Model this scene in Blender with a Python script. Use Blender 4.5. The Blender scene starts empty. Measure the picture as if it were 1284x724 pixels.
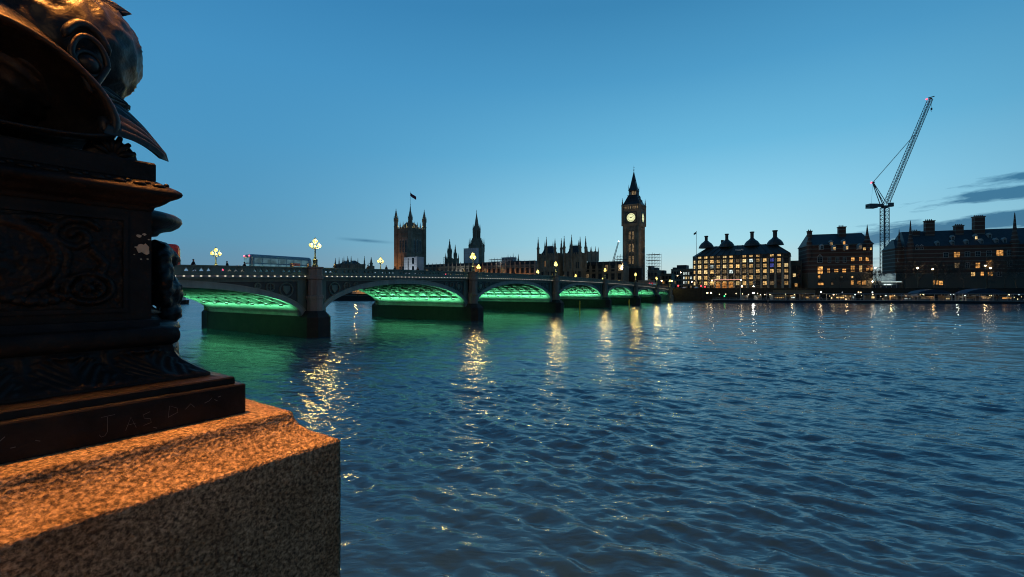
import bpy, math, random
import numpy as np
from mathutils import Vector, Matrix

random.seed(7)
rng = np.random.default_rng(11)
SC = bpy.context.scene
COL = SC.collection
R = math.radians

# ------------------------------------------------------------------ camera
EYE = 7.0                      # metres above the water
FPX = 570.0                    # focal length in photograph pixels (1284 wide)
cam_d = bpy.data.cameras.new("camera")
cam = bpy.data.objects.new("camera", cam_d)
COL.objects.link(cam)
cam.location = (0, 0, EYE)
cam.rotation_euler = (R(90), 0, 0)
cam_d.sensor_width = 36.0
cam_d.lens = FPX / 1284.0 * 36.0
cam_d.clip_start = 0.05
cam_d.clip_end = 20000
SC.camera = cam

# ------------------------------------------------------------------ sky
SUN_EL, SUN_AZ = R(1.0), R(28.0)          # just after sunset, behind the right-hand buildings
SKY_GAIN = 1.12
world = bpy.data.worlds.new("World")
SC.world = world
world.use_nodes = True
nt = world.node_tree
N, L = nt.nodes, nt.links
for n_ in list(N):
    N.remove(n_)


def mnode(op, a, b=None, c=None, clamp=False):
    n = N.new("ShaderNodeMath")
    n.operation = op
    n.use_clamp = clamp
    for i, v in enumerate((a, b, c)):
        if v is None:
            continue
        if isinstance(v, (int, float)):
            n.inputs[i].default_value = v
        else:
            L.new(v, n.inputs[i])
    return n.outputs[0]


def ramp(fac, stops, interp='LINEAR'):
    n = N.new("ShaderNodeValToRGB")
    n.color_ramp.interpolation = interp
    el = n.color_ramp.elements
    while len(el) > 1:
        el.remove(el[-1])
    for i, (p, c) in enumerate(stops):
        e = el[0] if i == 0 else el.new(p)
        e.position = p
        e.color = (*c, 1)
    L.new(fac, n.inputs[0])
    return n.outputs[0]


def mixc(fac, a, b, mode='MIX'):
    n = N.new("ShaderNodeMix")
    n.data_type = 'RGBA'
    n.blend_type = mode
    for sock, v in ((n.inputs[0], fac), (n.inputs[6], a), (n.inputs[7], b)):
        if isinstance(v, (int, float)):
            sock.default_value = v
        elif isinstance(v, tuple):
            sock.default_value = (*v, 1)
        else:
            L.new(v, sock)
    return n.outputs[2]


def lin(r, g, b):
    return tuple(((c / 255) / 12.92 if c / 255 <= 0.04045 else ((c / 255 + 0.055) / 1.055) ** 2.4) for c in (r, g, b))


tc = N.new("ShaderNodeTexCoord")
sep = N.new("ShaderNodeSeparateXYZ")
L.new(tc.outputs["Generated"], sep.inputs[0])
dx, dy, dz = sep.outputs
elev = mnode('MULTIPLY', mnode('ARCSINE', dz), 180 / math.pi)                   # degrees
azim = mnode('MULTIPLY', mnode('ARCTAN2', dx, dy), 180 / math.pi)               # degrees, 0 = +Y, + = right
e01 = mnode('DIVIDE', elev, 60.0, clamp=True)
# clear dusk sky in the afterglow direction
glow_col = ramp(e01, [(0.0, lin(186, 200, 200)), (0.035, lin(186, 212, 214)), (0.09, lin(160, 213, 228)), (0.17, lin(138, 203, 229)),
                      (0.27, lin(104, 180, 216)), (0.40, lin(76, 152, 196)), (0.52, lin(58, 130, 176)), (0.75, lin(50, 114, 162)), (1.0, lin(42, 98, 146))])
side_col = ramp(e01, [(0.0, lin(104, 128, 148)), (0.035, lin(100, 138, 162)), (0.09, lin(88, 146, 178)), (0.17, lin(80, 147, 186)),
                      (0.27, lin(73, 145, 189)), (0.40, lin(66, 140, 188)), (0.52, lin(56, 128, 178)), (0.75, lin(48, 112, 162)), (1.0, lin(42, 98, 146))])
# 1 toward the afterglow azimuth, 0 well to the side
da = mnode('ABSOLUTE', mnode('SUBTRACT', azim, 24.0))
toward = mnode('SUBTRACT', 1.0, mnode('DIVIDE', da, 62.0), clamp=True)
ss = mnode('MULTIPLY', mnode('MULTIPLY', toward, toward), mnode('SUBTRACT', 3.0, mnode('MULTIPLY', toward, 2.0)))
sky_c = mixc(ss, side_col, glow_col)
# the eastern half of a dusk sky is much darker
behind = mnode('MULTIPLY_ADD', dy, 0.75, 0.45, clamp=True)
behind = mnode('MULTIPLY_ADD', behind, 0.74, 0.26)
sky_c = mixc(1.0, sky_c, mixc(behind, (0, 0, 0), (1, 1, 1)), 'MULTIPLY')

# streaks of cloud: coordinates along a line that rises to the right
cz = N.new("ShaderNodeCombineXYZ")
tilt = mnode('SUBTRACT', elev, mnode('MULTIPLY', mnode('SUBTRACT', azim, 40.6), 0.05))    # height above the sloping axis
L.new(mnode('MULTIPLY', azim, 0.19), cz.inputs[0])
L.new(mnode('MULTIPLY', tilt, 0.95), cz.inputs[1])
nz = N.new("ShaderNodeTexNoise")
nz.inputs["Scale"].default_value = 1.0
nz.inputs["Detail"].default_value = 7
nz.inputs["Roughness"].default_value = 0.62
L.new(cz.outputs[0], nz.inputs[0])
cn = nz.outputs[0]


def band(center, half, a0, a1, soft):
    """soft band of cloud at a height over the sloping axis, from azimuth a0 to fully there at a1"""
    d = mnode('ABSOLUTE', mnode('SUBTRACT', tilt, center))
    v = mnode('SUBTRACT', 1.0, mnode('DIVIDE', d, half))
    g = mnode('DIVIDE', mnode('SUBTRACT', azim, a0), a1 - a0, clamp=True)
    v = mnode('MULTIPLY', mnode('MAXIMUM', v, 0.0), g)
    v = mnode('ADD', v, mnode('MULTIPLY', mnode('MULTIPLY', mnode('SUBTRACT', cn, 0.5), 2.3), mnode('MULTIPLY', v, 5.0, clamp=True)))
    return mnode('MULTIPLY', mnode('MULTIPLY_ADD', v, soft, -0.24 * soft, clamp=True), mnode('GREATER_THAN', g, 0.0))


cl = mnode('MAXIMUM', band(7.65, 0.95, 39.0, 46.0, 2.3), band(8.85, 0.75, 42.5, 49.0, 2.0))
cl = mnode('MAXIMUM', cl, band(5.25, 1.45, 31.0, 39.0, 2.6))
cl = mnode('MAXIMUM', cl, mnode('MULTIPLY', band(3.0, 0.9, 35.0, 44.0, 1.8), 0.7))
# small streak over the left half of the river
t2 = mnode('ADD', elev, mnode('MULTIPLY', mnode('ADD', azim, 18.3), 0.05))
d2 = mnode('ABSOLUTE', mnode('SUBTRACT', t2, 5.75))
s2 = mnode('MULTIPLY', mnode('SUBTRACT', 1.0, mnode('DIVIDE', d2, 0.26), clamp=True),
           mnode('SUBTRACT', 1.0, mnode('DIVIDE', mnode('ABSOLUTE', mnode('ADD', azim, 17.8)), 3.6), clamp=True))
cl = mnode('MAXIMUM', cl, mnode('MULTIPLY', s2, 0.9, clamp=True))
cl = mnode('MULTIPLY', cl, mnode('MULTIPLY', mnode('GREATER_THAN', elev, 0.0), 0.93))
cloud_c = ramp(e01, [(0.0, lin(84, 122, 146)), (0.10, lin(52, 106, 140)), (0.17, lin(50, 110, 146)), (0.3, lin(60, 130, 170))])
sky_c = mixc(cl, sky_c, cloud_c)
# physical sky with the sun at the horizon, for the tint of the dome as a whole
sky = N.new("ShaderNodeTexSky")
sky.sky_type = 'NISHITA'
sky.sun_disc = False
sky.sun_elevation = SUN_EL
sky.sun_rotation = SUN_AZ
sky.air_density = 1.0
sky.dust_density = 0.6
sky.ozone_density = 3.0
bg1 = N.new("ShaderNodeBackground")
bg1.inputs[1].default_value = 0.05
L.new(sky.outputs[0], bg1.inputs[0])
bg2 = N.new("ShaderNodeBackground")
bg2.inputs[1].default_value = SKY_GAIN
L.new(sky_c, bg2.inputs[0])
mixs = N.new("ShaderNodeMixShader")
mixs.inputs[0].default_value = 0.94
L.new(bg1.outputs[0], mixs.inputs[1])
L.new(bg2.outputs[0], mixs.inputs[2])
wo = N.new("ShaderNodeOutputWorld")
L.new(mixs.outputs[0], wo.inputs[0])

# the sun is down: only a trace of low, soft afterglow is left
sun_d = bpy.data.lights.new("afterglow_sun", 'SUN')
sun_d.energy = 0.03
sun_d.angle = R(12)
sun_d.color = (1.0, 0.8, 0.6)
sun = bpy.data.objects.new("afterglow_sun", sun_d)
COL.objects.link(sun)
sun.rotation_euler = (R(90) - SUN_EL, 0, math.pi - SUN_AZ)

# ------------------------------------------------------------------ exposure
SC.view_settings.view_transform = 'Standard'
SC.view_settings.look = 'None'
SC.view_settings.exposure = 0.0
SC.view_settings.gamma = 1.0
SC.view_settings.use_curve_mapping = False
SC.render.engine = 'CYCLES'
cy = SC.cycles
cy.use_denoising = True
SC.cycles.filter_width = 1.05
try:
    cy.denoiser = 'OPENIMAGEDENOISE'
    cy.denoising_input_passes = 'RGB_ALBEDO_NORMAL'
except Exception:
    pass
cy.max_bounces = 6
cy.glossy_bounces = 3
cy.diffuse_bounces = 3
cy.sample_clamp_indirect = 6.0
cy.sample_clamp_direct = 0.0
cy.caustics_reflective = False
cy.caustics_refractive = False


# ------------------------------------------------------------------ helpers
def P(px, y):
    """plan position at depth y in the direction of photograph column px"""
    return ((px - 642.0) / FPX * y, y)


def Z(py, y):
    return EYE + (362.0 - py) / FPX * y


def tag(o, label=None, cat=None, group=None, kind=None):
    if label:
        o["label"] = label
    if cat:
        o["category"] = cat
    if group:
        o["group"] = group
    if kind:
        o["kind"] = kind
    return o


def empty(name, loc=(0, 0, 0), rz=0.0):
    o = bpy.data.objects.new(name, None)
    o.empty_display_size = 0.2
    COL.objects.link(o)
    o.location = loc
    o.rotation_euler = (0, 0, rz)
    return o


def thing(name, label, cat, loc=(0, 0, 0), rz=0.0, group=None):
    return tag(empty(name, loc, rz), label, cat, group)


KIDS = {}


def copy_tree(o, parent=None):
    c = o.copy()
    COL.objects.link(c)
    if parent is not None:
        c.parent = parent
        KIDS.setdefault(parent.name, []).append(c)
    for ch in KIDS.get(o.name, []):
        copy_tree(ch, c)
    return c


def link(name, me, parent=None, loc=None, rot=None):
    o = bpy.data.objects.new(name, me)
    COL.objects.link(o)
    if parent is not None:
        o.parent = parent
        KIDS.setdefault(parent.name, []).append(o)
    if loc is not None:
        o.location = loc
    if rot is not None:
        o.rotation_euler = rot
    return o


class MB:
    """collects faces, then builds one mesh object"""

    def __init__(self):
        self.v, self.f, self.m, self.s = [], [], [], []
        self.mi = 0
        self.sm = False

    def add(self, vs, fs):
        b = len(self.v)
        self.v.extend([tuple(p) for p in vs])
        for f in fs:
            self.f.append(tuple(b + i for i in f))
            self.m.append(self.mi)
            self.s.append(self.sm)
        return self

    def box(self, x0, x1, y0, y1, z0, z1):
        return self.add([(x0, y0, z0), (x1, y0, z0), (x1, y1, z0), (x0, y1, z0), (x0, y0, z1), (x1, y0, z1), (x1, y1, z1), (x0, y1, z1)],
                        [(0, 3, 2, 1), (4, 5, 6, 7), (0, 1, 5, 4), (1, 2, 6, 5), (2, 3, 7, 6), (3, 0, 4, 7)])

    def cbox(self, c, s):
        return self.box(c[0] - s[0] / 2, c[0] + s[0] / 2, c[1] - s[1] / 2, c[1] + s[1] / 2, c[2] - s[2] / 2, c[2] + s[2] / 2)

    def frustum(self, cx, cy, z0, z1, hx0, hy0, hx1, hy1, dx=0, dy=0):
        return self.add([(cx - hx0, cy - hy0, z0), (cx + hx0, cy - hy0, z0), (cx + hx0, cy + hy0, z0), (cx - hx0, cy + hy0, z0),
                         (cx + dx - hx1, cy + dy - hy1, z1), (cx + dx + hx1, cy + dy - hy1, z1), (cx + dx + hx1, cy + dy + hy1, z1), (cx + dx - hx1, cy + dy + hy1, z1)],
                        [(0, 3, 2, 1), (4, 5, 6, 7), (0, 1, 5, 4), (1, 2, 6, 5), (2, 3, 7, 6), (3, 0, 4, 7)])

    def prism(self, poly, z0, z1):
        n = len(poly)
        vs = [(x, y, z0) for x, y in poly] + [(x, y, z1) for x, y in poly]
        fs = [tuple(range(n - 1, -1, -1)), tuple(range(n, 2 * n))] + [(i, (i + 1) % n, n + (i + 1) % n, n + i) for i in range(n)]
        return self.add(vs, fs)

    def prism_y(self, poly, y0, y1):
        """polygon in x,z pushed through y"""
        n = len(poly)
        vs = [(x, y0, z) for x, z in poly] + [(x, y1, z) for x, z in poly]
        fs = [tuple(range(n)), tuple(range(2 * n - 1, n - 1, -1))] + [(i, n + i, n + (i + 1) % n, (i + 1) % n) for i in range(n)]
        return self.add(vs, fs)

    def lathe(self, prof, n=12, c=(0, 0, 0), ph=0.0, sx=1.0, sy=1.0):
        vs, fs = [], []
        for r, z in prof:
            for k in range(n):
                a = ph + 2 * math.pi * k / n
                vs.append((c[0] + sx * r * math.cos(a), c[1] + sy * r * math.sin(a), c[2] + z))
        m = len(prof)
        for j in range(m - 1):
            for k in range(n):
                k2 = (k + 1) % n
                fs.append((j * n + k, j * n + k2, (j + 1) * n + k2, (j + 1) * n + k))
        fs.append(tuple(range(n - 1, -1, -1)))
        fs.append(tuple((m - 1) * n + k for k in range(n)))
        return self.add(vs, fs)

    def tube(self, p0, p1, r0, r1=None, n=6):
        return self.path([p0, p1], [r0, r0 if r1 is None else r1], n)

    def path(self, pts, rad, n=6, cap=True):
        pts = [Vector(p) for p in pts]
        if isinstance(rad, (int, float)):
            rad = [rad] * len(pts)
        vs, fs = [], []
        up = None
        for i, p in enumerate(pts):
            d = (pts[min(i + 1, len(pts) - 1)] - pts[max(i - 1, 0)])
            if d.length < 1e-9:
                d = Vector((0, 0, 1))
            d.normalize()
            if up is None:
                up = d.orthogonal().normalized()
            else:
                up = (up - d * up.dot(d))
                up = up.normalized() if up.length > 1e-6 else d.orthogonal().normalized()
            s = d.cross(up)
            for k in range(n):
                a = 2 * math.pi * k / n
                vs.append(p + (up * math.cos(a) + s * math.sin(a)) * rad[i])
        for i in range(len(pts) - 1):
            for k in range(n):
                k2 = (k + 1) % n
                fs.append((i * n + k, i * n + k2, (i + 1) * n + k2, (i + 1) * n + k))
        if cap:
            fs.append(tuple(range(n - 1, -1, -1)))
            fs.append(tuple((len(pts) - 1) * n + k for k in range(n)))
        return self.add(vs, fs)

    def ball(self, c, r, n=10, m=6, sx=1, sy=1, sz=1):
        vs = [(c[0], c[1], c[2] - r * sz)]
        for j in range(1, m):
            t = -math.pi / 2 + math.pi * j / m
            for k in range(n):
                a = 2 * math.pi * k / n
                vs.append((c[0] + sx * r * math.cos(t) * math.cos(a), c[1] + sy * r * math.cos(t) * math.sin(a), c[2] + sz * r * math.sin(t)))
        vs.append((c[0], c[1], c[2] + r * sz))
        fs = [(0, 1 + (k + 1) % n, 1 + k) for k in range(n)]
        for j in range(m - 2):
            for k in range(n):
                a, b = 1 + j * n + k, 1 + j * n + (k + 1) % n
                fs.append((a, b, b + n, a + n))
        t = len(vs) - 1
        o = 1 + (m - 2) * n
        fs += [(t, o + k, o + (k + 1) % n) for k in range(n)]
        return self.add(vs, fs)

    def grid(self, pts):
        """pts: rows of points"""
        nr, nc = len(pts), len(pts[0])
        vs = [p for row in pts for p in row]
        fs = [(j * nc + i, j * nc + i + 1, (j + 1) * nc + i + 1, (j + 1) * nc + i) for j in range(nr - 1) for i in range(nc - 1)]
        return self.add(vs, fs)

    def mesh(self, name, mats):
        me = bpy.data.meshes.new(name)
        me.from_pydata(self.v, [], self.f)
        if not isinstance(mats, (list, tuple)):
            mats = [mats]
        for m in mats:
            me.materials.append(m)
        me.polygons.foreach_set("material_index", self.m)
        me.polygons.foreach_set("use_smooth", self.s)
        me.update()
        return me

    def build(self, name, mats, parent=None, loc=None, rot=None):
        return link(name, self.mesh(name, mats), parent, loc, rot)


def remeshed(me, voxel, smooth=4):
    """merge overlapping volumes of a mesh into one continuous skin"""
    o = bpy.data.objects.new("tmp", me)
    COL.objects.link(o)
    m = o.modifiers.new("r", 'REMESH')
    m.mode = 'VOXEL'
    m.voxel_size = voxel
    m.use_smooth_shade = True
    s = o.modifiers.new("s", 'SMOOTH')
    s.factor = 0.5
    s.iterations = smooth
    dg = bpy.context.evaluated_depsgraph_get()
    out = bpy.data.meshes.new_from_object(o.evaluated_get(dg))
    bpy.data.objects.remove(o)
    for mt in me.materials:
        if len(out.materials) == 0:
            out.materials.append(mt)
    return out


# ------------------------------------------------------------------ materials
def material(name, col, rough=0.7, metal=0.0, var=0.25, scale=3.0, bump=0.0, bscale=None, dark=None, spec=0.5, streak=False, detail=6):
    """colour broken up by two noises; optional dark stains and bump"""
    m = bpy.data.materials.new(name)
    m.use_nodes = True
    t = m.node_tree
    b = t.nodes["Principled BSDF"]
    b.inputs["Roughness"].default_value = rough
    b.inputs["Metallic"].default_value = metal
    b.inputs["Specular IOR Level"].default_value = spec
    co = t.nodes.new("ShaderNodeTexCoord")
    mp = t.nodes.new("ShaderNodeMapping")
    t.links.new(co.outputs["Object"], mp.inputs[0])
    if streak:
        mp.inputs["Scale"].default_value = (1, 1, 0.18)
    no = t.nodes.new("ShaderNodeTexNoise")
    no.inputs["Scale"].default_value = scale
    no.inputs["Detail"].default_value = detail
    no.inputs["Roughness"].default_value = 0.65
    t.links.new(mp.outputs[0], no.inputs[0])
    cr = t.nodes.new("ShaderNodeValToRGB")
    c0 = tuple(c * (1 - var) for c in col) if dark is None else dark
    c1 = tuple(min(1, c * (1 + var)) for c in col)
    cr.color_ramp.elements[0].position = 0.3
    cr.color_ramp.elements[0].color = (*c0, 1)
    cr.color_ramp.elements[1].position = 0.68
    cr.color_ramp.elements[1].color = (*c1, 1)
    t.links.new(no.outputs[0], cr.inputs[0])
    t.links.new(cr.outputs[0], b.inputs["Base Color"])
    mr = t.nodes.new("ShaderNodeMapRange")
    mr.inputs[3].default_value = max(0.03, rough - 0.12)
    mr.inputs[4].default_value = min(1.0, rough + 0.12)
    t.links.new(no.outputs[0], mr.inputs[0])
    t.links.new(mr.outputs[0], b.inputs["Roughness"])
    if bump:
        n2 = t.nodes.new("ShaderNodeTexNoise")
        n2.inputs["Scale"].default_value = bscale or scale * 6
        n2.inputs["Detail"].default_value = 5
        t.links.new(co.outputs["Object"], n2.inputs[0])
        bp = t.nodes.new("ShaderNodeBump")
        bp.inputs["Strength"].default_value = bump
        bp.inputs["Distance"].default_value = 0.02
        t.links.new(n2.outputs[0], bp.inputs["Height"])
        t.links.new(bp.outputs[0], b.inputs["Normal"])
    return m


def emitter(name, col, strength):
    m = bpy.data.materials.new(name)
    m.use_nodes = True
    t = m.node_tree
    b = t.nodes["Principled BSDF"]
    b.inputs["Base Color"].default_value = (0.6, 0.6, 0.6, 1)
    b.inputs["Emission Color"].default_value = (*col, 1)
    b.inputs["Emission Strength"].default_value = strength
    return m


def lit_window(name, col, strength, low=0.15):
    """a lit room behind glass: uneven brightness, different for every window"""
    m = bpy.data.materials.new(name)
    m.use_nodes = True
    t = m.node_tree
    b = t.nodes["Principled BSDF"]
    b.inputs["Base Color"].default_value = (0.03, 0.03, 0.03, 1)
    b.inputs["Roughness"].default_value = 0.1
    co = t.nodes.new("ShaderNodeTexCoord")
    oi = t.nodes.new("ShaderNodeObjectInfo")
    no = t.nodes.new("ShaderNodeTexNoise")
    no.noise_dimensions = '4D'
    no.inputs["Scale"].default_value = 0.9
    no.inputs["Detail"].default_value = 3
    t.links.new(co.outputs["Object"], no.inputs["Vector"])
    mu = t.nodes.new("ShaderNodeMath")
    mu.operation = 'MULTIPLY'
    mu.inputs[1].default_value = 37.0
    t.links.new(oi.outputs["Random"], mu.inputs[0])
    t.links.new(mu.outputs[0], no.inputs["W"])
    mr = t.nodes.new("ShaderNodeMapRange")
    mr.inputs[1].default_value = 0.36
    mr.inputs[2].default_value = 0.64
    mr.inputs[3].default_value = strength * low
    mr.inputs[4].default_value = strength
    t.links.new(no.outputs[0], mr.inputs[0])
    m2 = t.nodes.new("ShaderNodeMath")
    m2.operation = 'MULTIPLY'
    mr2 = t.nodes.new("ShaderNodeMapRange")
    mr2.inputs[3].default_value = 0.35
    mr2.inputs[4].default_value = 1.3
    t.links.new(oi.outputs["Random"], mr2.inputs[0])
    t.links.new(mr.outputs[0], m2.inputs[0])
    t.links.new(mr2.outputs[0], m2.inputs[1])
    b.inputs["Emission Color"].default_value = (*col, 1)
    t.links.new(m2.outputs[0], b.inputs["Emission Strength"])
    return m


M = {}
M['stone_dark'] = material("sooty_limestone", (0.30, 0.25, 0.185), 0.9, var=0.4, scale=0.25, bump=0.3, bscale=1.2)
M['stone_pale'] = material("pale_limestone", (0.38, 0.34, 0.28), 0.9, var=0.3, scale=0.3, bump=0.3, bscale=1.0)
M['slate'] = material("slate_roof", (0.045, 0.05, 0.058), 0.6, var=0.4, scale=0.6, bump=0.3, bscale=3)
M['bronze'] = material("dark_bronze_cladding", (0.075, 0.066, 0.058), 0.45, 0.3, var=0.35, scale=0.4)
M['brick'] = material("red_brick", (0.15, 0.065, 0.045), 0.9, var=0.3, scale=0.8, bump=0.2)
M['iron_green'] = material("green_grey_paint", (0.125, 0.20, 0.155), 0.5, var=0.3, scale=0.9, streak=True)
M['iron_ring'] = material("paler_green_grey_paint", (0.24, 0.335, 0.28), 0.5, var=0.25, scale=0.8, streak=True)
M['iron_soffit'] = material("soffit_paint", (0.42, 0.52, 0.46), 0.55, var=0.25, scale=0.7)
M['iron_dark'] = material("dark_green_grey_paint", (0.06, 0.078, 0.068), 0.6, var=0.3, scale=1.0)  # darker green-grey paint for the spandrel walls
M['pier_stone'] = material("pier_granite", (0.27, 0.25, 0.20), 0.85, var=0.35, scale=0.9, bump=0.35, bscale=4, streak=True)
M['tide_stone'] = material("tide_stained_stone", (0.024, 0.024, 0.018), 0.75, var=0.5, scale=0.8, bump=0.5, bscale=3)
M['asphalt'] = material("asphalt", (0.05, 0.05, 0.052), 0.85, var=0.25, scale=0.6)
M['paving'] = material("paving", (0.24, 0.23, 0.21), 0.85, var=0.2, scale=0.8)
M['earth'] = material("far_ground", (0.06, 0.06, 0.055), 0.95, var=0.3, scale=0.05)
M['steel'] = material("crane_steel", (0.12, 0.13, 0.14), 0.5, 0.3, var=0.2, scale=1.0)
M['lamp_iron'] = material("lamp_post_paint", (0.06, 0.085, 0.07), 0.4, var=0.2, scale=4)
M['hull'] = material("black_hull_paint", (0.02, 0.02, 0.022), 0.5, var=0.3, scale=0.5)
M['white'] = material("white_paint", (0.62, 0.62, 0.60), 0.5, var=0.12, scale=0.8)
M['canopy_blue'] = material("dark_blue_canopy", (0.03, 0.045, 0.075), 0.5, var=0.25, scale=0.6)
M['sheet'] = material("white_scaffold_sheeting", (0.55, 0.60, 0.64), 0.7, var=0.12, scale=0.3)
M['bark'] = material("bark", (0.13, 0.11, 0.085), 0.9, var=0.4, scale=1.5)
M['twig'] = material("twigs", (0.085, 0.07, 0.055), 0.95, var=0.4, scale=1.0)
M['skin'] = material("skin", (0.5, 0.33, 0.25), 0.6, var=0.1)
M['hair'] = material("hair", (0.03, 0.022, 0.018), 0.6, var=0.2)
M['rubber'] = material("tyre_rubber", (0.02, 0.02, 0.02), 0.8, var=0.2)
M['glass_dark'] = material("dark_window_glass", (0.012, 0.016, 0.022), 0.12, var=0.2, scale=1.0)
M['frame_dark'] = material("window_frame_dark", (0.05, 0.048, 0.045), 0.6, var=0.2)
M['frame_pale'] = material("window_frame_pale", (0.42, 0.41, 0.38), 0.7, var=0.15)
M['warm'] = lit_window("warm_lit_room", (1.0, 0.60, 0.21), 1.35)
M['pale_warm'] = lit_window("pale_lit_room", (1.0, 0.72, 0.32), 1.45, 0.25)
M['amber'] = lit_window("amber_lit_room", (1.0, 0.46, 0.12), 1.25)
M['dim'] = lit_window("dim_lit_room", (1.0, 0.68, 0.34), 0.32)
M['bluewin'] = lit_window("blue_lit_room", (0.16, 0.2, 0.9), 0.5)
M['whitewin'] = lit_window("white_lit_room", (0.85, 1.0, 0.95), 1.6)


# ================================================================== WATER
def build_water():
    # rows get wider with distance (level of detail), half circle in front of the embankment wall plus a strip behind
    d = np.concatenate([3.0 * (8.5 / 3.0) ** (np.arange(30) / 30.0), 8.5 * (330 / 8.5) ** (np.arange(980) / 980.0), 330 * (9000 / 330) ** (np.arange(50) / 49.0)])
    dd = np.gradient(d)
    th = np.concatenate([np.linspace(-1.60, -1.06, 60, endpoint=False), np.linspace(-1.06, 1.06, 860, endpoint=False), np.linspace(1.06, 1.60, 61)])
    D, T = np.meshgrid(d, th, indexing='ij')
    X, Y = D * np.sin(T), D * np.cos(T)
    H = np.zeros_like(X)
    r = np.random.default_rng(5)
    main = R(64)                               # wind waves travel obliquely across the river
    comps = []
    for _ in range(90):                        # short-crested wind chop
        comps.append((float(np.clip(np.exp(r.normal(math.log(1.1), 0.5)), 0.40, 3.2)), main + r.normal(0, R(22)), 0.0225))
    for _ in range(26):                        # longer waves and wakes
        comps.append((float(np.exp(r.uniform(math.log(3.0), math.log(11.0)))), main + r.normal(0, R(32)), 0.0105))
    for _ in range(20):                        # crossing ripples
        comps.append((float(np.exp(r.uniform(math.log(0.5), math.log(1.6)))), main + R(75) + r.normal(0, R(25)), 0.017))
    gx = 0.82 + 0.62 * np.sin(X * 0.11 + 1.7 * np.sin(Y * 0.05)) * np.sin(Y * 0.09 + 1.1 * np.sin(X * 0.043))
    for Lw, ang, slope in comps:
        a = slope * Lw / (2 * math.pi)
        k = 2 * math.pi / Lw
        ph = r.uniform(0, 2 * math.pi)
        fade = np.clip(Lw / dd[:, None] / 3.0 - 0.75, 0, 1)
        w = k * (X * math.cos(ang) + Y * math.sin(ang)) + ph
        g = 0.75 + 0.5 * np.sin((X * math.cos(ang + 0.9) + Y * math.sin(ang + 0.9)) * k * 0.17 + ph * 3)
        H += fade * a * (gx if Lw < 2 else 1.0) * g * (np.sin(w) + 0.25 * np.cos(2 * w))
    # eddy lines: narrow streaks of steep little waves where currents meet
    for (xa, ya, xb, yb, wd, am) in ((14.5, 30.5, 21.5, 28.0, 0.55, 0.045), (13.0, 40.5, 23.0, 37.0, 0.7, 0.05), (29.0, 36.0, 41.0, 33.5, 0.7, 0.05), (8.0, 52, 22, 50, 0.9, 0.05),
                                     (22, 66, 52, 61, 1.2, 0.06), (-2, 78, 12, 74, 1.3, 0.06), (-9, 24, 4, 27, 0.6, 0.03), (30, 90, 80, 84, 1.6, 0.07), (4, 21, 15, 18.5, 0.5, 0.025)):
        lx, ly = xb - xa, yb - ya
        l2 = lx * lx + ly * ly
        tt = np.clip(((X - xa) * lx + (Y - ya) * ly) / l2, 0, 1)
        wob = 0.6 * np.sin(X * 0.9) + 0.4 * np.sin(X * 2.3 + 1.0)
        dist = np.hypot(X - xa - tt * lx, Y - ya - tt * ly + wob * wd)
        H += am * np.exp(-(dist / wd) ** 2) * np.sin(X * 2.1 + Y * 5.6 + 1.5 * np.sin(X * 1.3)) * np.sin(math.pi * tt)
    # calmer and rougher patches
    patch = 0.86 + 0.40 * np.sin(X * 0.045 + 1.3 * np.sin(Y * 0.021)) * np.sin(Y * 0.033 + 0.8 + 0.9 * np.sin(X * 0.017))
    H *= patch
    nr, nc = X.shape
    co = np.stack([X, Y, H], -1).reshape(-1, 3).astype(np.float32)
    i = np.arange(nr * nc).reshape(nr, nc)
    q = np.stack([i[:-1, :-1], i[:-1, 1:], i[1:, 1:], i[1:, :-1]], -1).reshape(-1, 4)[:, ::-1]
    me = bpy.data.meshes.new("water")
    me.vertices.add(len(co))
    me.vertices.foreach_set("co", co.ravel())
    me.loops.add(q.size)
    me.loops.foreach_set("vertex_index", q.ravel().astype(np.int32))
    me.polygons.add(len(q))
    me.polygons.foreach_set("loop_start", (np.arange(len(q)) * 4).astype(np.int32))
    me.polygons.foreach_set("use_smooth", np.ones(len(q), bool))
    me.update(calc_edges=True)
    m = bpy.data.materials.new("river_water")
    m.use_nodes = True
    t = m.node_tree
    b = t.nodes["Principled BSDF"]
    b.inputs["Base Color"].default_value = (0.030, 0.092, 0.132, 1)
    b.inputs["Roughness"].default_value = 0.09
    b.inputs["IOR"].default_value = 1.55
    b.inputs["Specular IOR Level"].default_value = 0.85
    b.inputs["Specular Tint"].default_value = (0.86, 0.95, 1.0, 1)
    co_ = t.nodes.new("ShaderNodeTexCoord")
    mp = t.nodes.new("ShaderNodeMapping")
    mp.inputs["Rotation"].default_value = (0, 0, R(26))
    mp.inputs["Scale"].default_value = (0.4, 1.0, 1.0)
    t.links.new(co_.outputs["Object"], mp.inputs[0])
    prev = None
    for sc, st, di in ((6.5, 0.8, 0.03), (1.9, 0.7, 0.11), (0.16, 0.3, 0.4)):
        n = t.nodes.new("ShaderNodeTexNoise")
        n.inputs["Scale"].default_value = sc
        n.inputs["Detail"].default_value = 3
        t.links.new(mp.outputs[0], n.inputs[0])
        bp = t.nodes.new("ShaderNodeBump")
        bp.inputs["Strength"].default_value = st
        bp.inputs["Distance"].default_value = di
        t.links.new(n.outputs[0], bp.inputs["Height"])
        if prev is not None:
            t.links.new(prev.outputs[0], bp.inputs["Normal"])
        prev = bp
    t.links.new(prev.outputs[0], b.inputs["Normal"])
    # upwelling patches: smoother and rougher water
    n = t.nodes.new("ShaderNodeTexNoise")
    n.inputs["Scale"].default_value = 0.05
    n.inputs["Detail"].default_value = 4
    t.links.new(mp.outputs[0], n.inputs[0])
    mr = t.nodes.new("ShaderNodeMapRange")
    mr.inputs[1].default_value = 0.35
    mr.inputs[2].default_value = 0.65
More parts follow.
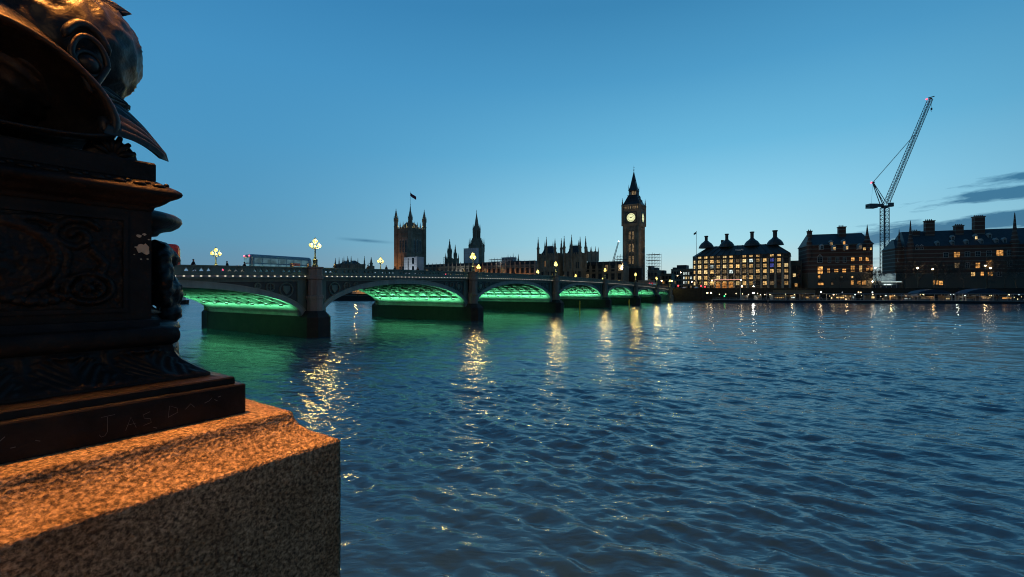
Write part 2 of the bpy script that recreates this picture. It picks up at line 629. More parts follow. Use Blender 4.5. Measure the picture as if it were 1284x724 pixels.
    mr.inputs[3].default_value = 0.08
    mr.inputs[4].default_value = 0.17
    t.links.new(n.outputs[0], mr.inputs[0])
    t.links.new(mr.outputs[0], b.inputs["Roughness"])
    me.materials.append(m)
    o = link("water", me)
    tag(o, "dark blue choppy river water with lamp reflections", kind='structure')


build_water()

# ================================================================== FAR BANK GROUND
UX, UY = 0.532, 0.847               # direction of the bridge (away from the camera)
BR_O = (-28.8, 66.5)                # bridge origin: axis of the first river pier's turret
BR_ROT = math.atan2(UY, UX)
FAC = math.atan2(-UX, UY)           # facades along the far bank: local x to the right, local y away from the river


def br(s, t, z=0.0):
    """bridge coordinates (along, away from the camera) to world"""
    return (BR_O[0] + UX * s - UY * t, BR_O[1] + UY * s + UX * t, z)


G0 = br(221.0, 0.0)
bank_r = [(G0[0], G0[1]), (121.0, 245.5), (180, 236), (243, 229), (330, 222), (520, 215), (900, 260)]
far_l = br(221.0, 32.0)
bank_l = [(far_l[0], far_l[1]), (far_l[0] - UY * 260, far_l[1] + UX * 260 * 0.98), (-210, 440 + 20), (-420, 560), (-900, 830)]
ring = list(reversed(bank_l)) + bank_r + [(2500, 600), (9000, 3000), (9000, 9500), (-9000, 9500), (-9000, 3000), (-2200, 1100)]
g = MB()
g.prism(ring[::-1] if False else ring, -3.0, 6.3)
tag(g.build("ground", M['earth']), "low dark ground behind the far river wall", kind='structure')


def wall_along(name, pts, z0, z1, th, mat, label, cat):
    mb = MB()
    for (a, b) in zip(pts[:-1], pts[1:]):
        d = Vector((b[0] - a[0], b[1] - a[1]))
        ln = d.length
        d.normalize()
        nrm = Vector((d.y, -d.x))          # toward the river
        p = [Vector(a) + nrm * 0.05, Vector(b) + nrm * 0.05, Vector(b) - nrm * th, Vector(a) - nrm * th]
        mb.prism([(v.x, v.y) for v in p], z0, z1 - 0.35)
        c = [Vector(a) + nrm * 0.25, Vector(b) + nrm * 0.25, Vector(b) - nrm * (th + 0.15), Vector(a) - nrm * (th + 0.15)]
        mb.prism([(v.x, v.y) for v in c], z1 - 0.35, z1)
        k = int(ln / 18)
        for i in range(1, k + 1):
            q = Vector(a) + d * (ln * i / (k + 1))
            mb.prism([(q.x + d.x * sx * 0.8 + nrm.x * o_, q.y + d.y * sx * 0.8 + nrm.y * o_) for sx, o_ in ((-1, 0.45), (1, 0.45), (1, -th), (-1, -th))], z0, z1 + 0.25)
    return tag(mb.build(name, mat), label, cat)


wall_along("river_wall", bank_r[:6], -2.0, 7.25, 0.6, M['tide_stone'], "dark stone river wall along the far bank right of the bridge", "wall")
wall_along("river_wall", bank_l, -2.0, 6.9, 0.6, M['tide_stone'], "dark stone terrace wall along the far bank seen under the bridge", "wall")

# road on the far embankment
rd = MB()
for (a, b) in zip(bank_r[:5], bank_r[1:6]):
    rd.add([(a[0] + 3, a[1] + 5, 6.304), (b[0] + 3, b[1] + 5, 6.304), (b[0] + 6, b[1] + 17, 6.304), (a[0] + 6, a[1] + 17, 6.304)], [(0, 1, 2, 3)])
tag(rd.build("embankment_road", M['asphalt']), "asphalt road behind the far river wall", kind='structure')

# ================================================================== BRIDGE
S_PIER = [0.0, 38.2, 78.2, 118.4, 155.4, 190.3]
S_ALL = [-37.5] + S_PIER + [218.3]
BW = 29.0                                     # turret axis to turret axis
FACE = 0.9                                    # spandrel plane behind the turret axis


def top(s):
    return 10.72 - 1.34e-4 * (s - 68.0) ** 2


ZS = 3.0
bridge = thing("road_bridge", "long green-painted iron arch bridge with green-lit arches over the river", "bridge", (*BR_O, 0), BR_ROT)


def arch_pts(m, a, zc, off, n=40, t0=0.0, t1=math.pi):
    out = []
    for i in range(n + 1):
        t = t0 + (t1 - t0) * i / n
        out.append((m - (a + off) * math.cos(t), ZS + (zc - ZS + off) * math.sin(t)))
    return out


def strip(mb, A, B, y0, y1):
    """solid between two polylines in the x,z plane, from depth y0 to y1"""
    n = len(A)
    vs = []
    for (ax, az), (bx, bz) in zip(A, B):
        vs += [(ax, y0, az), (bx, y0, bz), (bx, y1, bz), (ax, y1, az)]
    fs = []
    for i in range(n - 1):
        p, q = 4 * i, 4 * (i + 1)
        fs += [(p, q, q + 1, p + 1), (p + 1, q + 1, q + 2, p + 2), (p + 2, q + 2, q + 3, p + 3), (p + 3, q + 3, q, p)]
    fs += [(0, 1, 2, 3), (4 * n - 1, 4 * n - 2, 4 * n - 3, 4 * n - 4)]
    mb.add(vs, fs)


TREF = None


def trefoil_panel(mb, x0, x1, zb0, zb1, zt0, zt1, y0, y1, r):
    """one pierced parapet panel, a trefoil hole in the middle"""
    cx, cz = (x0 + x1) / 2, (zb0 + zb1 + zt0 + zt1) / 4
    w, h = (x1 - x0) / 2, (zt0 - zb0) / 2
    ca = math.atan2(h, w)
    angs = sorted([ca, math.pi - ca, math.pi + ca, 2 * math.pi - ca] + [math.pi / 2 + k * math.pi / 6 for k in range(12)])
    n = len(angs)
    vs = []
    for a in angs:
        rr = r * (0.78 + 0.36 * math.cos(3 * (a - math.pi / 2)))
        ix, iz = cx + rr * math.cos(a), cz + rr * math.sin(a)
        s_ = min(w / max(1e-6, abs(math.cos(a))), h / max(1e-6, abs(math.sin(a))))
        ox, oz = cx + s_ * math.cos(a), cz + s_ * math.sin(a)
        sl = ((zb1 - zb0) * (ox - x0) / (x1 - x0)) - (zb1 - zb0) / 2
        vs += [(ox, y0, oz + sl), (ix, y0, iz + sl), (ix, y1, iz + sl), (ox, y1, oz + sl)]
    fs = []
    for i in range(n):
        p, q = 4 * i, 4 * ((i + 1) % n)
        fs += [(p, p + 1, q + 1, q), (p + 1, p + 2, q + 2, q + 1), (p + 2, p + 3, q + 3, q + 2)]
    mb.add(vs, fs)


M['led'] = emitter("white_led", (1.0, 0.86, 0.62), 2.2)
_t = M['led'].node_tree
_c = _t.nodes.new("ShaderNodeTexCoord")
_s = _t.nodes.new("ShaderNodeSeparateXYZ")
_m = _t.nodes.new("ShaderNodeMath")
_m.operation = 'PINGPONG'
_m.inputs[1].default_value = 0.45
_g = _t.nodes.new("ShaderNodeMath")
_g.operation = 'GREATER_THAN'
_g.inputs[1].default_value = 0.34
_k = _t.nodes.new("ShaderNodeMath")
_k.operation = 'MULTIPLY'
_k.inputs[1].default_value = 1.0
_t.links.new(_c.outputs["Object"], _s.inputs[0])
_t.links.new(_s.outputs[0], _m.inputs[0])
_t.links.new(_m.outputs[0], _g.inputs[0])
_t.links.new(_g.outputs[0], _k.inputs[0])
_t.links.new(_k.outputs[0], _t.nodes["Principled BSDF"].inputs["Emission Strength"])
M['flood'] = emitter("green_white_floodlight", (0.45, 1.0, 0.75), 3.0)


M['iron_rib'] = material("rib_paint", (0.12, 0.16, 0.14), 0.55, var=0.25, scale=0.8)


def build_bridge():
    for i in range(7):
        s0, s1 = S_ALL[i], S_ALL[i + 1]
        hw0 = 1.75
        a = (s1 - s0) / 2 - hw0
        m = (s0 + s1) / 2
        zc = top(m) - 2.45 - (0.1 if i < 2 else 0.0)
        ring_t = 0.85 if i < 5 else 0.7
        # arch ring and spandrel, near and far face
        for side, (ya, yb, yc) in enumerate(((FACE - 0.35, FACE + 0.5, FACE + 0.05), (BW - FACE + 0.35, BW - FACE - 0.5, BW - FACE - 0.05))):
            lo, hi = min(ya, yb), max(ya, yb)
            mb = MB()
            I, O = arch_pts(m, a, zc, 0.0), arch_pts(m, a, zc, ring_t)
            strip(mb, I, O, lo, hi)
            mid0, mid1 = arch_pts(m, a, zc, ring_t * 0.86), arch_pts(m, a, zc, ring_t)
            strip(mb, mid0, mid1, lo - (0.08 if side == 0 else -0.01), lo - 0.002 if side == 0 else hi + 0.08)
            mb.build("arch_ring", M['iron_ring'], bridge)
            # spandrel wall
            mb = MB()
            E0 = [(x, max(z, ZS)) for x, z in arch_pts(m, a, zc, ring_t - 0.1)]
            T0 = [(x, top(x) - 1.62) for x, z in E0]
            y0, y1 = (FACE, FACE + 0.4) if side == 0 else (BW - FACE - 0.4, BW - FACE)
            strip(mb, E0, T0, y0, y1)
            sp = mb.build("spandrel", M['iron_dark'], bridge)
            mb = MB()
            ys = FACE - 0.18 if side == 0 else BW - FACE
            # frame: band under the cornice, upright beside each pier, round tracery
            xs = [s0 + hw0 * 0.55 + (s1 - s0 - hw0 * 1.1) * k / 20 for k in range(21)]
            strip(mb, [(x, top(x) - 2.05) for x in xs], [(x, top(x) - 1.6) for x in xs], ys, ys + 0.18)
            for e, sg in ((s0, 1), (s1, -1)):
                xa, xb = sorted((e + sg * 0.9, e + sg * 2.3))
                strip(mb, [(xa, ZS + 0.1), (xb, ZS + 0.1)], [(xa, top(xa) - 1.6), (xb, top(xb) - 1.6)], ys - 0.004, ys + 0.176)
                for dist, rr in ((3.9, 0.95), (6.2, 0.55), (7.9, 0.36)):
                    cx = e + sg * dist
                    cz_ = top(cx) - 2.25 - rr
                    pts = [(cx + rr * math.cos(q), ys + 0.09, cz_ + rr * math.sin(q)) for q in np.linspace(0, 2 * math.pi, 17)]
                    mb.path(pts, 0.11, 5, False)
                    if dist < 5:
                        mb.prism_y([(cx - 0.5, cz_ + 0.55), (cx - 0.5, cz_ - 0.05), (cx, cz_ - 0.65), (cx + 0.5, cz_ - 0.05), (cx + 0.5, cz_ + 0.55)], ys + 0.03, ys + 0.2)
                    else:
                        for q in range(4):
                            mb.tube((cx, ys + 0.09, cz_), (cx + rr * math.cos(q * math.pi / 2), ys + 0.09, cz_ + rr * math.sin(q * math.pi / 2)), 0.06, n=4)
            mb.build("tracery", M['iron_green'], sp)
        # smooth springing walls on both sides, full width of the bridge
        for t0, t1 in ((0.0, R(23)), (math.pi - R(23), math.pi)):
            mb = MB()
            strip(mb, arch_pts(m, a, zc, 0.02, 10, t0, t1), arch_pts(m, a, zc, 0.45, 10, t0, t1), FACE + 0.55, BW - FACE - 0.55)
            mb.build("springing_wall", M['iron_soffit'], bridge)
        # ribs, cross members and the deck plates over them
        for yk in np.linspace(FACE + 2.6, BW - FACE - 2.6, 8):
            mb = MB()
            t0 = R(20)
            strip(mb, arch_pts(m, a, zc, 0.0, 30, t0, math.pi - t0), arch_pts(m, a, zc, 0.62, 30, t0, math.pi - t0), yk - 0.16, yk + 0.16)
            mb.build("arch_rib", M['iron_rib'], bridge)
        mb = MB()
        nb = 15 if i in (1, 2, 3, 4) else 13
        for k in range(nb):
            t = R(23) + (math.pi - 2 * R(23)) * k / (nb - 1)
            x, z = m - (a + 0.12) * math.cos(t), ZS + (zc - ZS + 0.12) * math.sin(t)
            x2, z2 = m - (a + 0.55) * math.cos(t), ZS + (zc - ZS + 0.55) * math.sin(t)
            strip(mb, [(x - 0.12, z), (x2 - 0.12, z2)], [(x + 0.12, z), (x2 + 0.12, z2)], FACE + 0.5, BW - FACE - 0.5)
        mb.build("cross_bracing", M['iron_rib'], bridge)
        mb = MB()
        strip(mb, arch_pts(m, a, zc, 0.66, 30, R(14), math.pi - R(14)), arch_pts(m, a, zc, 0.8, 30, R(14), math.pi - R(14)), FACE + 0.52, BW - FACE - 0.52)
        mb.build("deck_plate", M['iron_soffit'], bridge)
        # parapets with rows of trefoil holes, cornice under them, string of lights
        for side in (0, 1):
            y0 = FACE - 0.55 if side == 0 else BW - FACE + 0.30
            y1 = y0 + 0.25
            mb = MB()
            xa, xb = s0 + 0.95, s1 - 0.95
            nm = int((xb - xa) / 0.78)
            w = (xb - xa) / nm
            for k in range(nm):
                x0, x1 = xa + k * w, xa + (k + 1) * w
                t0, t1 = top(x0), top(x1)
                if k % 5 == 4:
                    strip(mb, [(x0, t0 - 0.97), (x1, t1 - 0.97)], [(x0, t0 - 0.16), (x1, t1 - 0.16)], y0, y1)
                else:
                    trefoil_panel(mb, x0, x1, t0 - 0.97, t1 - 0.97, t0 - 0.16, t1 - 0.16, y0, y1, 0.27)
            xs = [xa + (xb - xa) * k / 16 for k in range(17)]
            strip(mb, [(x, top(x) - 0.16) for x in xs], [(x, top(x)) for x in xs], y0 - 0.09, y1 + 0.09)
            strip(mb, [(x, top(x) - 1.18) for x in xs], [(x, top(x) - 0.97) for x in xs], y0 - 0.12, y1 + 0.06)
            mb.build("parapet", M['iron_green'], bridge)
            mb = MB()
            strip(mb, [(x, top(x) - 1.62) for x in xs], [(x, top(x) - 1.42) for x in xs], y0 - 0.02 if side == 0 else y0 - 0.3, y1 + 0.3 if side == 0 else y1 + 0.02)
            strip(mb, [(x, top(x) - 1.42) for x in xs], [(x, top(x) - 1.18) for x in xs], y0 + 0.12 if side == 0 else y0, y1 if side == 0 else y1 - 0.1)
            mb.build("cornice", M['iron_green'], bridge)
            if side == 0:
                mb = MB()
                strip(mb, [(x, top(x) - 1.37) for x in xs], [(x, top(x) - 1.25) for x in xs], y0 + 0.0, y0 + 0.115)
                mb.build("light_strip", M['led'], bridge)
    # road deck
    mb = MB()
    xs = np.linspace(-75, 262, 80)
    yA, yB = FACE - 0.2, BW - FACE + 0.2
    vs, fs = [], []
    prof = [(yA, -1.45), (yA, -1.02), (yA + 4.4, -1.05), (yA + 4.4, -1.2), ((yA + yB) / 2, -1.12), (yB - 4.4, -1.2), (yB - 4.4, -1.05), (yB, -1.02), (yB, -1.45)]
    for x in xs:
        for (y, dz_) in prof:
            vs.append((x, y, max(top(x), 7.4) + dz_))
    k = len(prof)
    for i in range(len(xs) - 1):
        for j in range(k):
            fs.append((i * k + j, i * k + (j + 1) % k, (i + 1) * k + (j + 1) % k, (i + 1) * k + j))
    mb.add(vs, fs)
    mb.build("road_deck", M['asphalt'], bridge)
    # piers
    octo = lambda r, ph=math.pi / 8: [(r * math.cos(ph + k * math.pi / 4), r * math.sin(ph + k * math.pi / 4)) for k in range(8)]
    for s in S_PIER:
        mb = MB()
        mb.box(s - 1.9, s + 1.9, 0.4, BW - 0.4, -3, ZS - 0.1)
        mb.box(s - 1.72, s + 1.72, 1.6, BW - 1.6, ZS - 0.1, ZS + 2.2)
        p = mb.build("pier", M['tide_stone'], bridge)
        for yc, sg in ((0.0, -1), (BW, 1)):
            mb = MB()
            base = [(s - 1.95, yc - sg * 1.2), (s - 1.95, yc + sg * 0.9), (s - 0.95, yc + sg * 2.1), (s + 0.95, yc + sg * 2.1), (s + 1.95, yc + sg * 0.9), (s + 1.95, yc - sg * 1.2)]
            if sg > 0:
                base = base[::-1]
            mb.prism(base, -3, ZS - 0.15)
            tp = [(s + (x - s) * 0.62, yc + (y - yc) * 0.62) for x, y in base]
            n = len(base)
            mb.add([(x, y, ZS - 0.15) for x, y in base] + [(x, y, ZS + 0.75) for x, y in tp],
                   [tuple(range(n, 2 * n))] + [(i, (i + 1) % n, n + (i + 1) % n, n + i) for i in range(n)])
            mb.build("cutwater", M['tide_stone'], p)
            mb = MB()
            T_ = top(s)
            mb.lathe([(1.12, ZS + 0.6), (1.12, ZS + 2.5), (1.25, ZS + 2.55), (1.25, ZS + 2.95), (1.0, ZS + 3.05), (1.0, T_ - 1.85), (1.2, T_ - 1.7), (1.2, T_ - 1.2), (1.05, T_ - 1.15),
                      (1.05, T_ - 0.2), (1.2, T_ - 0.15), (1.2, T_ + 0.06)], 8, (s, yc, 0), math.pi / 8)
            mb.build("turret", M['pier_stone'], p)
    # abutments: near one is out of sight behind the lamp, the far one ends in a sloping wing wall
    for s, sg in ((S_ALL[0], -1), (S_ALL[-1], 1)):
        mb = MB()
        x0, x1 = (s - 45, s + 1.7) if sg < 0 else (s - 1.7, s + 44)
        if sg < 0:
            mb.box(x0, x1, 0.3, BW - 0.3, -3, top(s) - 1.5)
        else:
            mb.box(x0, x1, 0.35, BW - 0.3, -3, 6.15)
        ab = mb.build("abutment", M['pier_stone'], bridge)
        for yc in (0.0, BW):
            mb = MB()
            T_ = max(top(s), 7.6)
            mb.lathe([(1.9, -3), (1.9, ZS), (1.3, ZS + 0.6), (1.3, T_ - 1.7), (1.5, T_ - 1.6), (1.5, T_ - 0.9), (1.25, T_ - 0.85), (1.25, T_)], 8, (s, yc, 0), math.pi / 8)
            mb.build("turret", M['pier_stone'], ab)
    # parapet on the approach of the far side
    mb = MB()
    for yc in (FACE - 0.3, BW - FACE + 0.3):
        mb.box(219.6, 262, yc - 0.2, yc + 0.2, 6.1, 7.5)
    mb.build("approach_parapet", M['pier_stone'], bridge)
    # floodlight fittings on the springing walls
    for i in range(7):
        s0, s1 = S_ALL[i], S_ALL[i + 1]
        a = (s1 - s0) / 2 - 1.75
        rise = top((s0 + s1) / 2) - 2.45 - ZS
        for sg, e in ((1, s0), (-1, s1)):
            xw = e + sg * (1.75 + a * (1 - math.cos(math.asin(min(1, 1.75 / rise)))))
            for k in range(7):
                y = FACE + 2.2 + k * (BW - 2 * FACE - 4.4) / 6
                x = xw + sg * 0.12
                mb = MB()
                mb.mi = 0
                mb.box(x - 0.14, x + 0.14, y - 0.22, y + 0.22, ZS + 1.5, ZS + 1.72)
                mb.mi = 1
                mb.box(x - 0.11, x + 0.11, y - 0.19, y + 0.19, ZS + 1.724, ZS + 1.75)
                mb.build("floodlight", [M['frame_dark'], M['flood']], bridge)
            # the light they throw up under the arch
            for half in (0, 1):
                ld = bpy.data.lights.new("green_floodlight", 'AREA')
                ld.shape = 'RECTANGLE'
                ld.size, ld.size_y = 0.35, (BW - 4) / 2
                ld.energy = (800, 820, 820, 800, 720, 600, 420)[i]
                ld.color = (0.20, 1.0, 0.45)
                ld.spread = R(140)
                lo = bpy.data.objects.new("green_floodlight", ld)
                COL.objects.link(lo)
                lo.parent = bridge
                lo.location = (e + sg * 4.5, BW * (0.27 + 0.46 * half), ZS - 0.2)
                lo.rotation_euler = (0, sg * R(180 + 1), 0)

    for s_, e_ in ((0.0, 700), (38.2, 350)):
        ld = bpy.data.lights.new("pier_downlight", 'SPOT')
        ld.energy = e_
        ld.color = (0.25, 1.0, 0.12)
        ld.spot_size = R(70)
        ld.spot_blend = 1.0
        ld.shadow_soft_size = 0.1
        lo = bpy.data.objects.new("pier_downlight", ld)
        COL.objects.link(lo)
        lo.parent = bridge
        lo.location = (s_ - 3.0, BW - 4.2, ZS + 0.9)
        lo.rotation_euler = (0, R(22), 0)


build_bridge()

# ------------------------------------------------------------------ bridge lamps
def frosted(name, col, strength, clear=0.45):
    """frosted lantern glass: glows itself and lets the bulb behind it shine through"""
    m = bpy.data.materials.new(name)
    m.use_nodes = True
    t = m.node_tree
    em = t.nodes.new("ShaderNodeEmission")
    em.inputs[0].default_value = (*col, 1)
    em.inputs[1].default_value = strength / (1 - clear)
    tr = t.nodes.new("ShaderNodeBsdfTransparent")
    mx = t.nodes.new("ShaderNodeMixShader")
    mx.inputs[0].default_value = clear
    t.links.new(em.outputs[0], mx.inputs[1])
    t.links.new(tr.outputs[0], mx.inputs[2])
    t.links.new(mx.outputs[0], t.nodes["Material Output"].inputs[0])
    return m


M['lamp_glow'] = frosted("lamp_globe_glow", (1.0, 0.60, 0.08), 1.0)
M['lamp_white'] = emitter("cold_lamp_glow", (1.0, 0.95, 0.85), 60.0)


def make_bridge_lamp(name, label, group, glow):
    t = thing(name, label, "street lamp", group=group)
    mb = MB()
    mb.sm = True
    mb.lathe([(0.42, 0), (0.42, 0.25), (0.34, 0.3), (0.34, 0.95), (0.4, 1.0), (0.3, 1.1), (0.16, 1.25), (0.19, 1.35), (0.11, 1.5), (0.09, 2.7), (0.17, 2.8), (0.1, 2.95), (0.07, 3.45), (0.03, 3.5)], 8)
    mb.build("post", M['lamp_iron'], t)
    mb = MB()
    for sg in (-1, 1):
        pts = [(sg * 0.05, 0, 2.7), (sg * 0.3, 0, 2.62), (sg * 0.55, 0, 2.72), (sg * 0.66, 0, 2.92)]
        mb.path(pts, 0.05, 6)
        mb.path([(sg * (0.3 + 0.16 * math.cos(q)), 0, 2.86 + 0.16 * math.sin(q)) for q in np.linspace(-2, 3, 10)], 0.03, 4)
    mb.build("bracket", M['lamp_iron'], t)
    for (x, z, r) in ((-0.66, 3.15, 0.30), (0.66, 3.15, 0.30), (0, 3.78, 0.34)):
        mb = MB()
        mb.lathe([(0.5 * r, -r * 0.95), (1.0 * r, -0.1 * r), (0.95 * r, 0.3 * r), (0.45 * r, r * 0.85)], 8, (x, 0, z))
        o = mb.build("lantern", glow, t)
        mb = MB()
        mb.lathe([(0.5 * r, 0.87 * r), (0.25 * r, 1.25 * r), (0.1 * r, 1.4 * r), (0.1 * r, 1.65 * r), (0.02 * r, 1.9 * r)], 6, (x, 0, z))
        for q in range(8):
            a = q * math.pi / 4
            mb.tube((x + 0.52 * r * math.cos(a), 0.52 * r * math.sin(a), z - 0.95 * r), (x + 1.02 * r * math.cos(a), 1.02 * r * math.sin(a), z - 0.1 * r), 0.018, n=3)
            mb.tube((x + 1.02 * r * math.cos(a), 1.02 * r * math.sin(a), z - 0.1 * r), (x + 0.47 * r * math.cos(a), 0.47 * r * math.sin(a), z + 0.86 * r), 0.018, n=3)
        mb.build("lantern_frame", M['lamp_iron'], o)
        ld = bpy.data.lights.new("lantern_bulb", 'POINT')
        ld.energy = 1500
        ld.color = (1.0, 0.74, 0.22)
        ld.shadow_soft_size = 0.8 * r
        link("lantern_bulb", ld, o, (x, 0, z))
    return t


NTH = ["first", "second", "third", "fourth", "fifth", "sixth"]
lamp0 = make_bridge_lamp("bridge_lamp", "x", "triple lanterns along the bridge parapets", M['lamp_glow'])
spots = []
for i, s in enumerate(S_PIER):
    spots.append((s, 0.0, "triple lantern lamp on the near parapet above the %s pier from the left" % NTH[i]))
    spots.append((s + (1.5 if i >= 2 else 0), BW, "triple lantern lamp on the far parapet behind the %s pier from the left" % NTH[i]))
spots += [(218.3, 0.0, "triple lantern lamp on the near parapet at the far end of the bridge"),
          (218.3, BW, "triple lantern lamp on the far parapet at the far end of the bridge")]
for i, (s, y, lab) in enumerate(spots):
    o = lamp0 if i == 0 else copy_tree(lamp0)
    o["label"] = lab
    o.location = br(s, y, max(top(s), 7.6) + 0.06)
    o.rotation_euler = (0, 0, BR_ROT)


# ================================================================== FAR BANK BUILDINGS
WINS = {}


def win_mesh(w, h, kind, frame='frame_dark', nx=2, nz=2, arch=False):
    key = (round(w, 2), round(h, 2), kind, frame, nx, nz, arch)
    if key in WINS:
        return WINS[key]
    mb = MB()
    e = 0.09 * min(1.4, max(0.7, w))
    mb.box(-w / 2 - e, -w / 2 + e, -0.14, 0.05, -e, h + e)
    mb.box(w / 2 - e, w / 2 + e, -0.14, 0.05, -e, h + e)
    mb.box(-w / 2 + e, w / 2 - e, -0.138, 0.05, -e, e)
    mb.box(-w / 2 + e, w / 2 - e, -0.138, 0.05, h - e, h + e)
    for i in range(1, nx):
        x = -w / 2 + w * i / nx
        mb.box(x - e / 2, x + e / 2, -0.10, 0.05, e, h - e)
    for i in range(1, nz):
        z = h * i / nz
        mb.box(-w / 2 + e, w / 2 - e, -0.098, 0.05, z - e / 2, z + e / 2)
    if arch:
        mb.prism_y([(-w / 2 - e, h - e), (-w / 2 - e, h + 2 * e), (0, h + w * 0.75), (w / 2 + e, h + 2 * e), (w / 2 + e, h - e), (0, h + w * 0.45)], -0.15, 0.05)
    mb.mi = 1
    mb.box(-w / 2 + 0.5 * e, w / 2 - 0.5 * e, -0.05, 0.03, 0.5 * e, h - 0.5 * e)
    pane = {'dark': M['glass_dark']}.get(kind) or M[kind]
    WINS[key] = mb.mesh("window", [M[frame], pane])
    return WINS[key]


def window(parent, x, z, w, h, kind, y=0.0, rz=0.0, **k):
    return link("window", win_mesh(w, h, kind, **k), parent, (x, y, z), (0, 0, rz))


def span_to(px0, y0, px1, d=(UY, -UX)):
    """length along direction d from the point in column px0 at depth y0 to column px1"""
    r = (px1 - 642.0) / FPX
    x = (px0 - 642.0) / FPX * y0
    return (r * y0 - x) / (d[0] - r * d[1])


def pinnacle(mb, x, y, z0, zs, zt, r, n=8):
    """octagonal gothic pinnacle: shaft to zs, crocketed spire to zt"""
    h = zt - zs
    mb.lathe([(r, z0), (r, zs - 0.12 * h), (r * 1.22, zs - 0.08 * h), (r * 1.22, zs), (r * 0.8, zs + 0.1 * h), (r * 0.62, zs + 0.3 * h), (r * 0.72, zs + 0.33 * h), (r * 0.34, zs + 0.62 * h),
              (r * 0.42, zs + 0.65 * h), (r * 0.12, zs + 0.9 * h), (r * 0.3, zs + 0.93 * h), (r * 0.06, zs + h)], n, (x, y, 0), math.pi / n)


def battlement(mb, x0, x1, y0, y1, z, h=1.2, step=1.6):
    for (ax, ay, bx, by) in ((x0, y0, x1, y0), (x1, y0, x1, y1), (x1, y1, x0, y1), (x0, y1, x0, y0)):
        ln = math.hypot(bx - ax, by - ay)
        k = max(1, int(ln / step))
        for i in range(k):
            t = (i + 0.5) / k
            x, y = ax + (bx - ax) * t, ay + (by - ay) * t
            mb.cbox((x, y, z + h / 2), (0.8, 0.8, h))


GL = 6.3

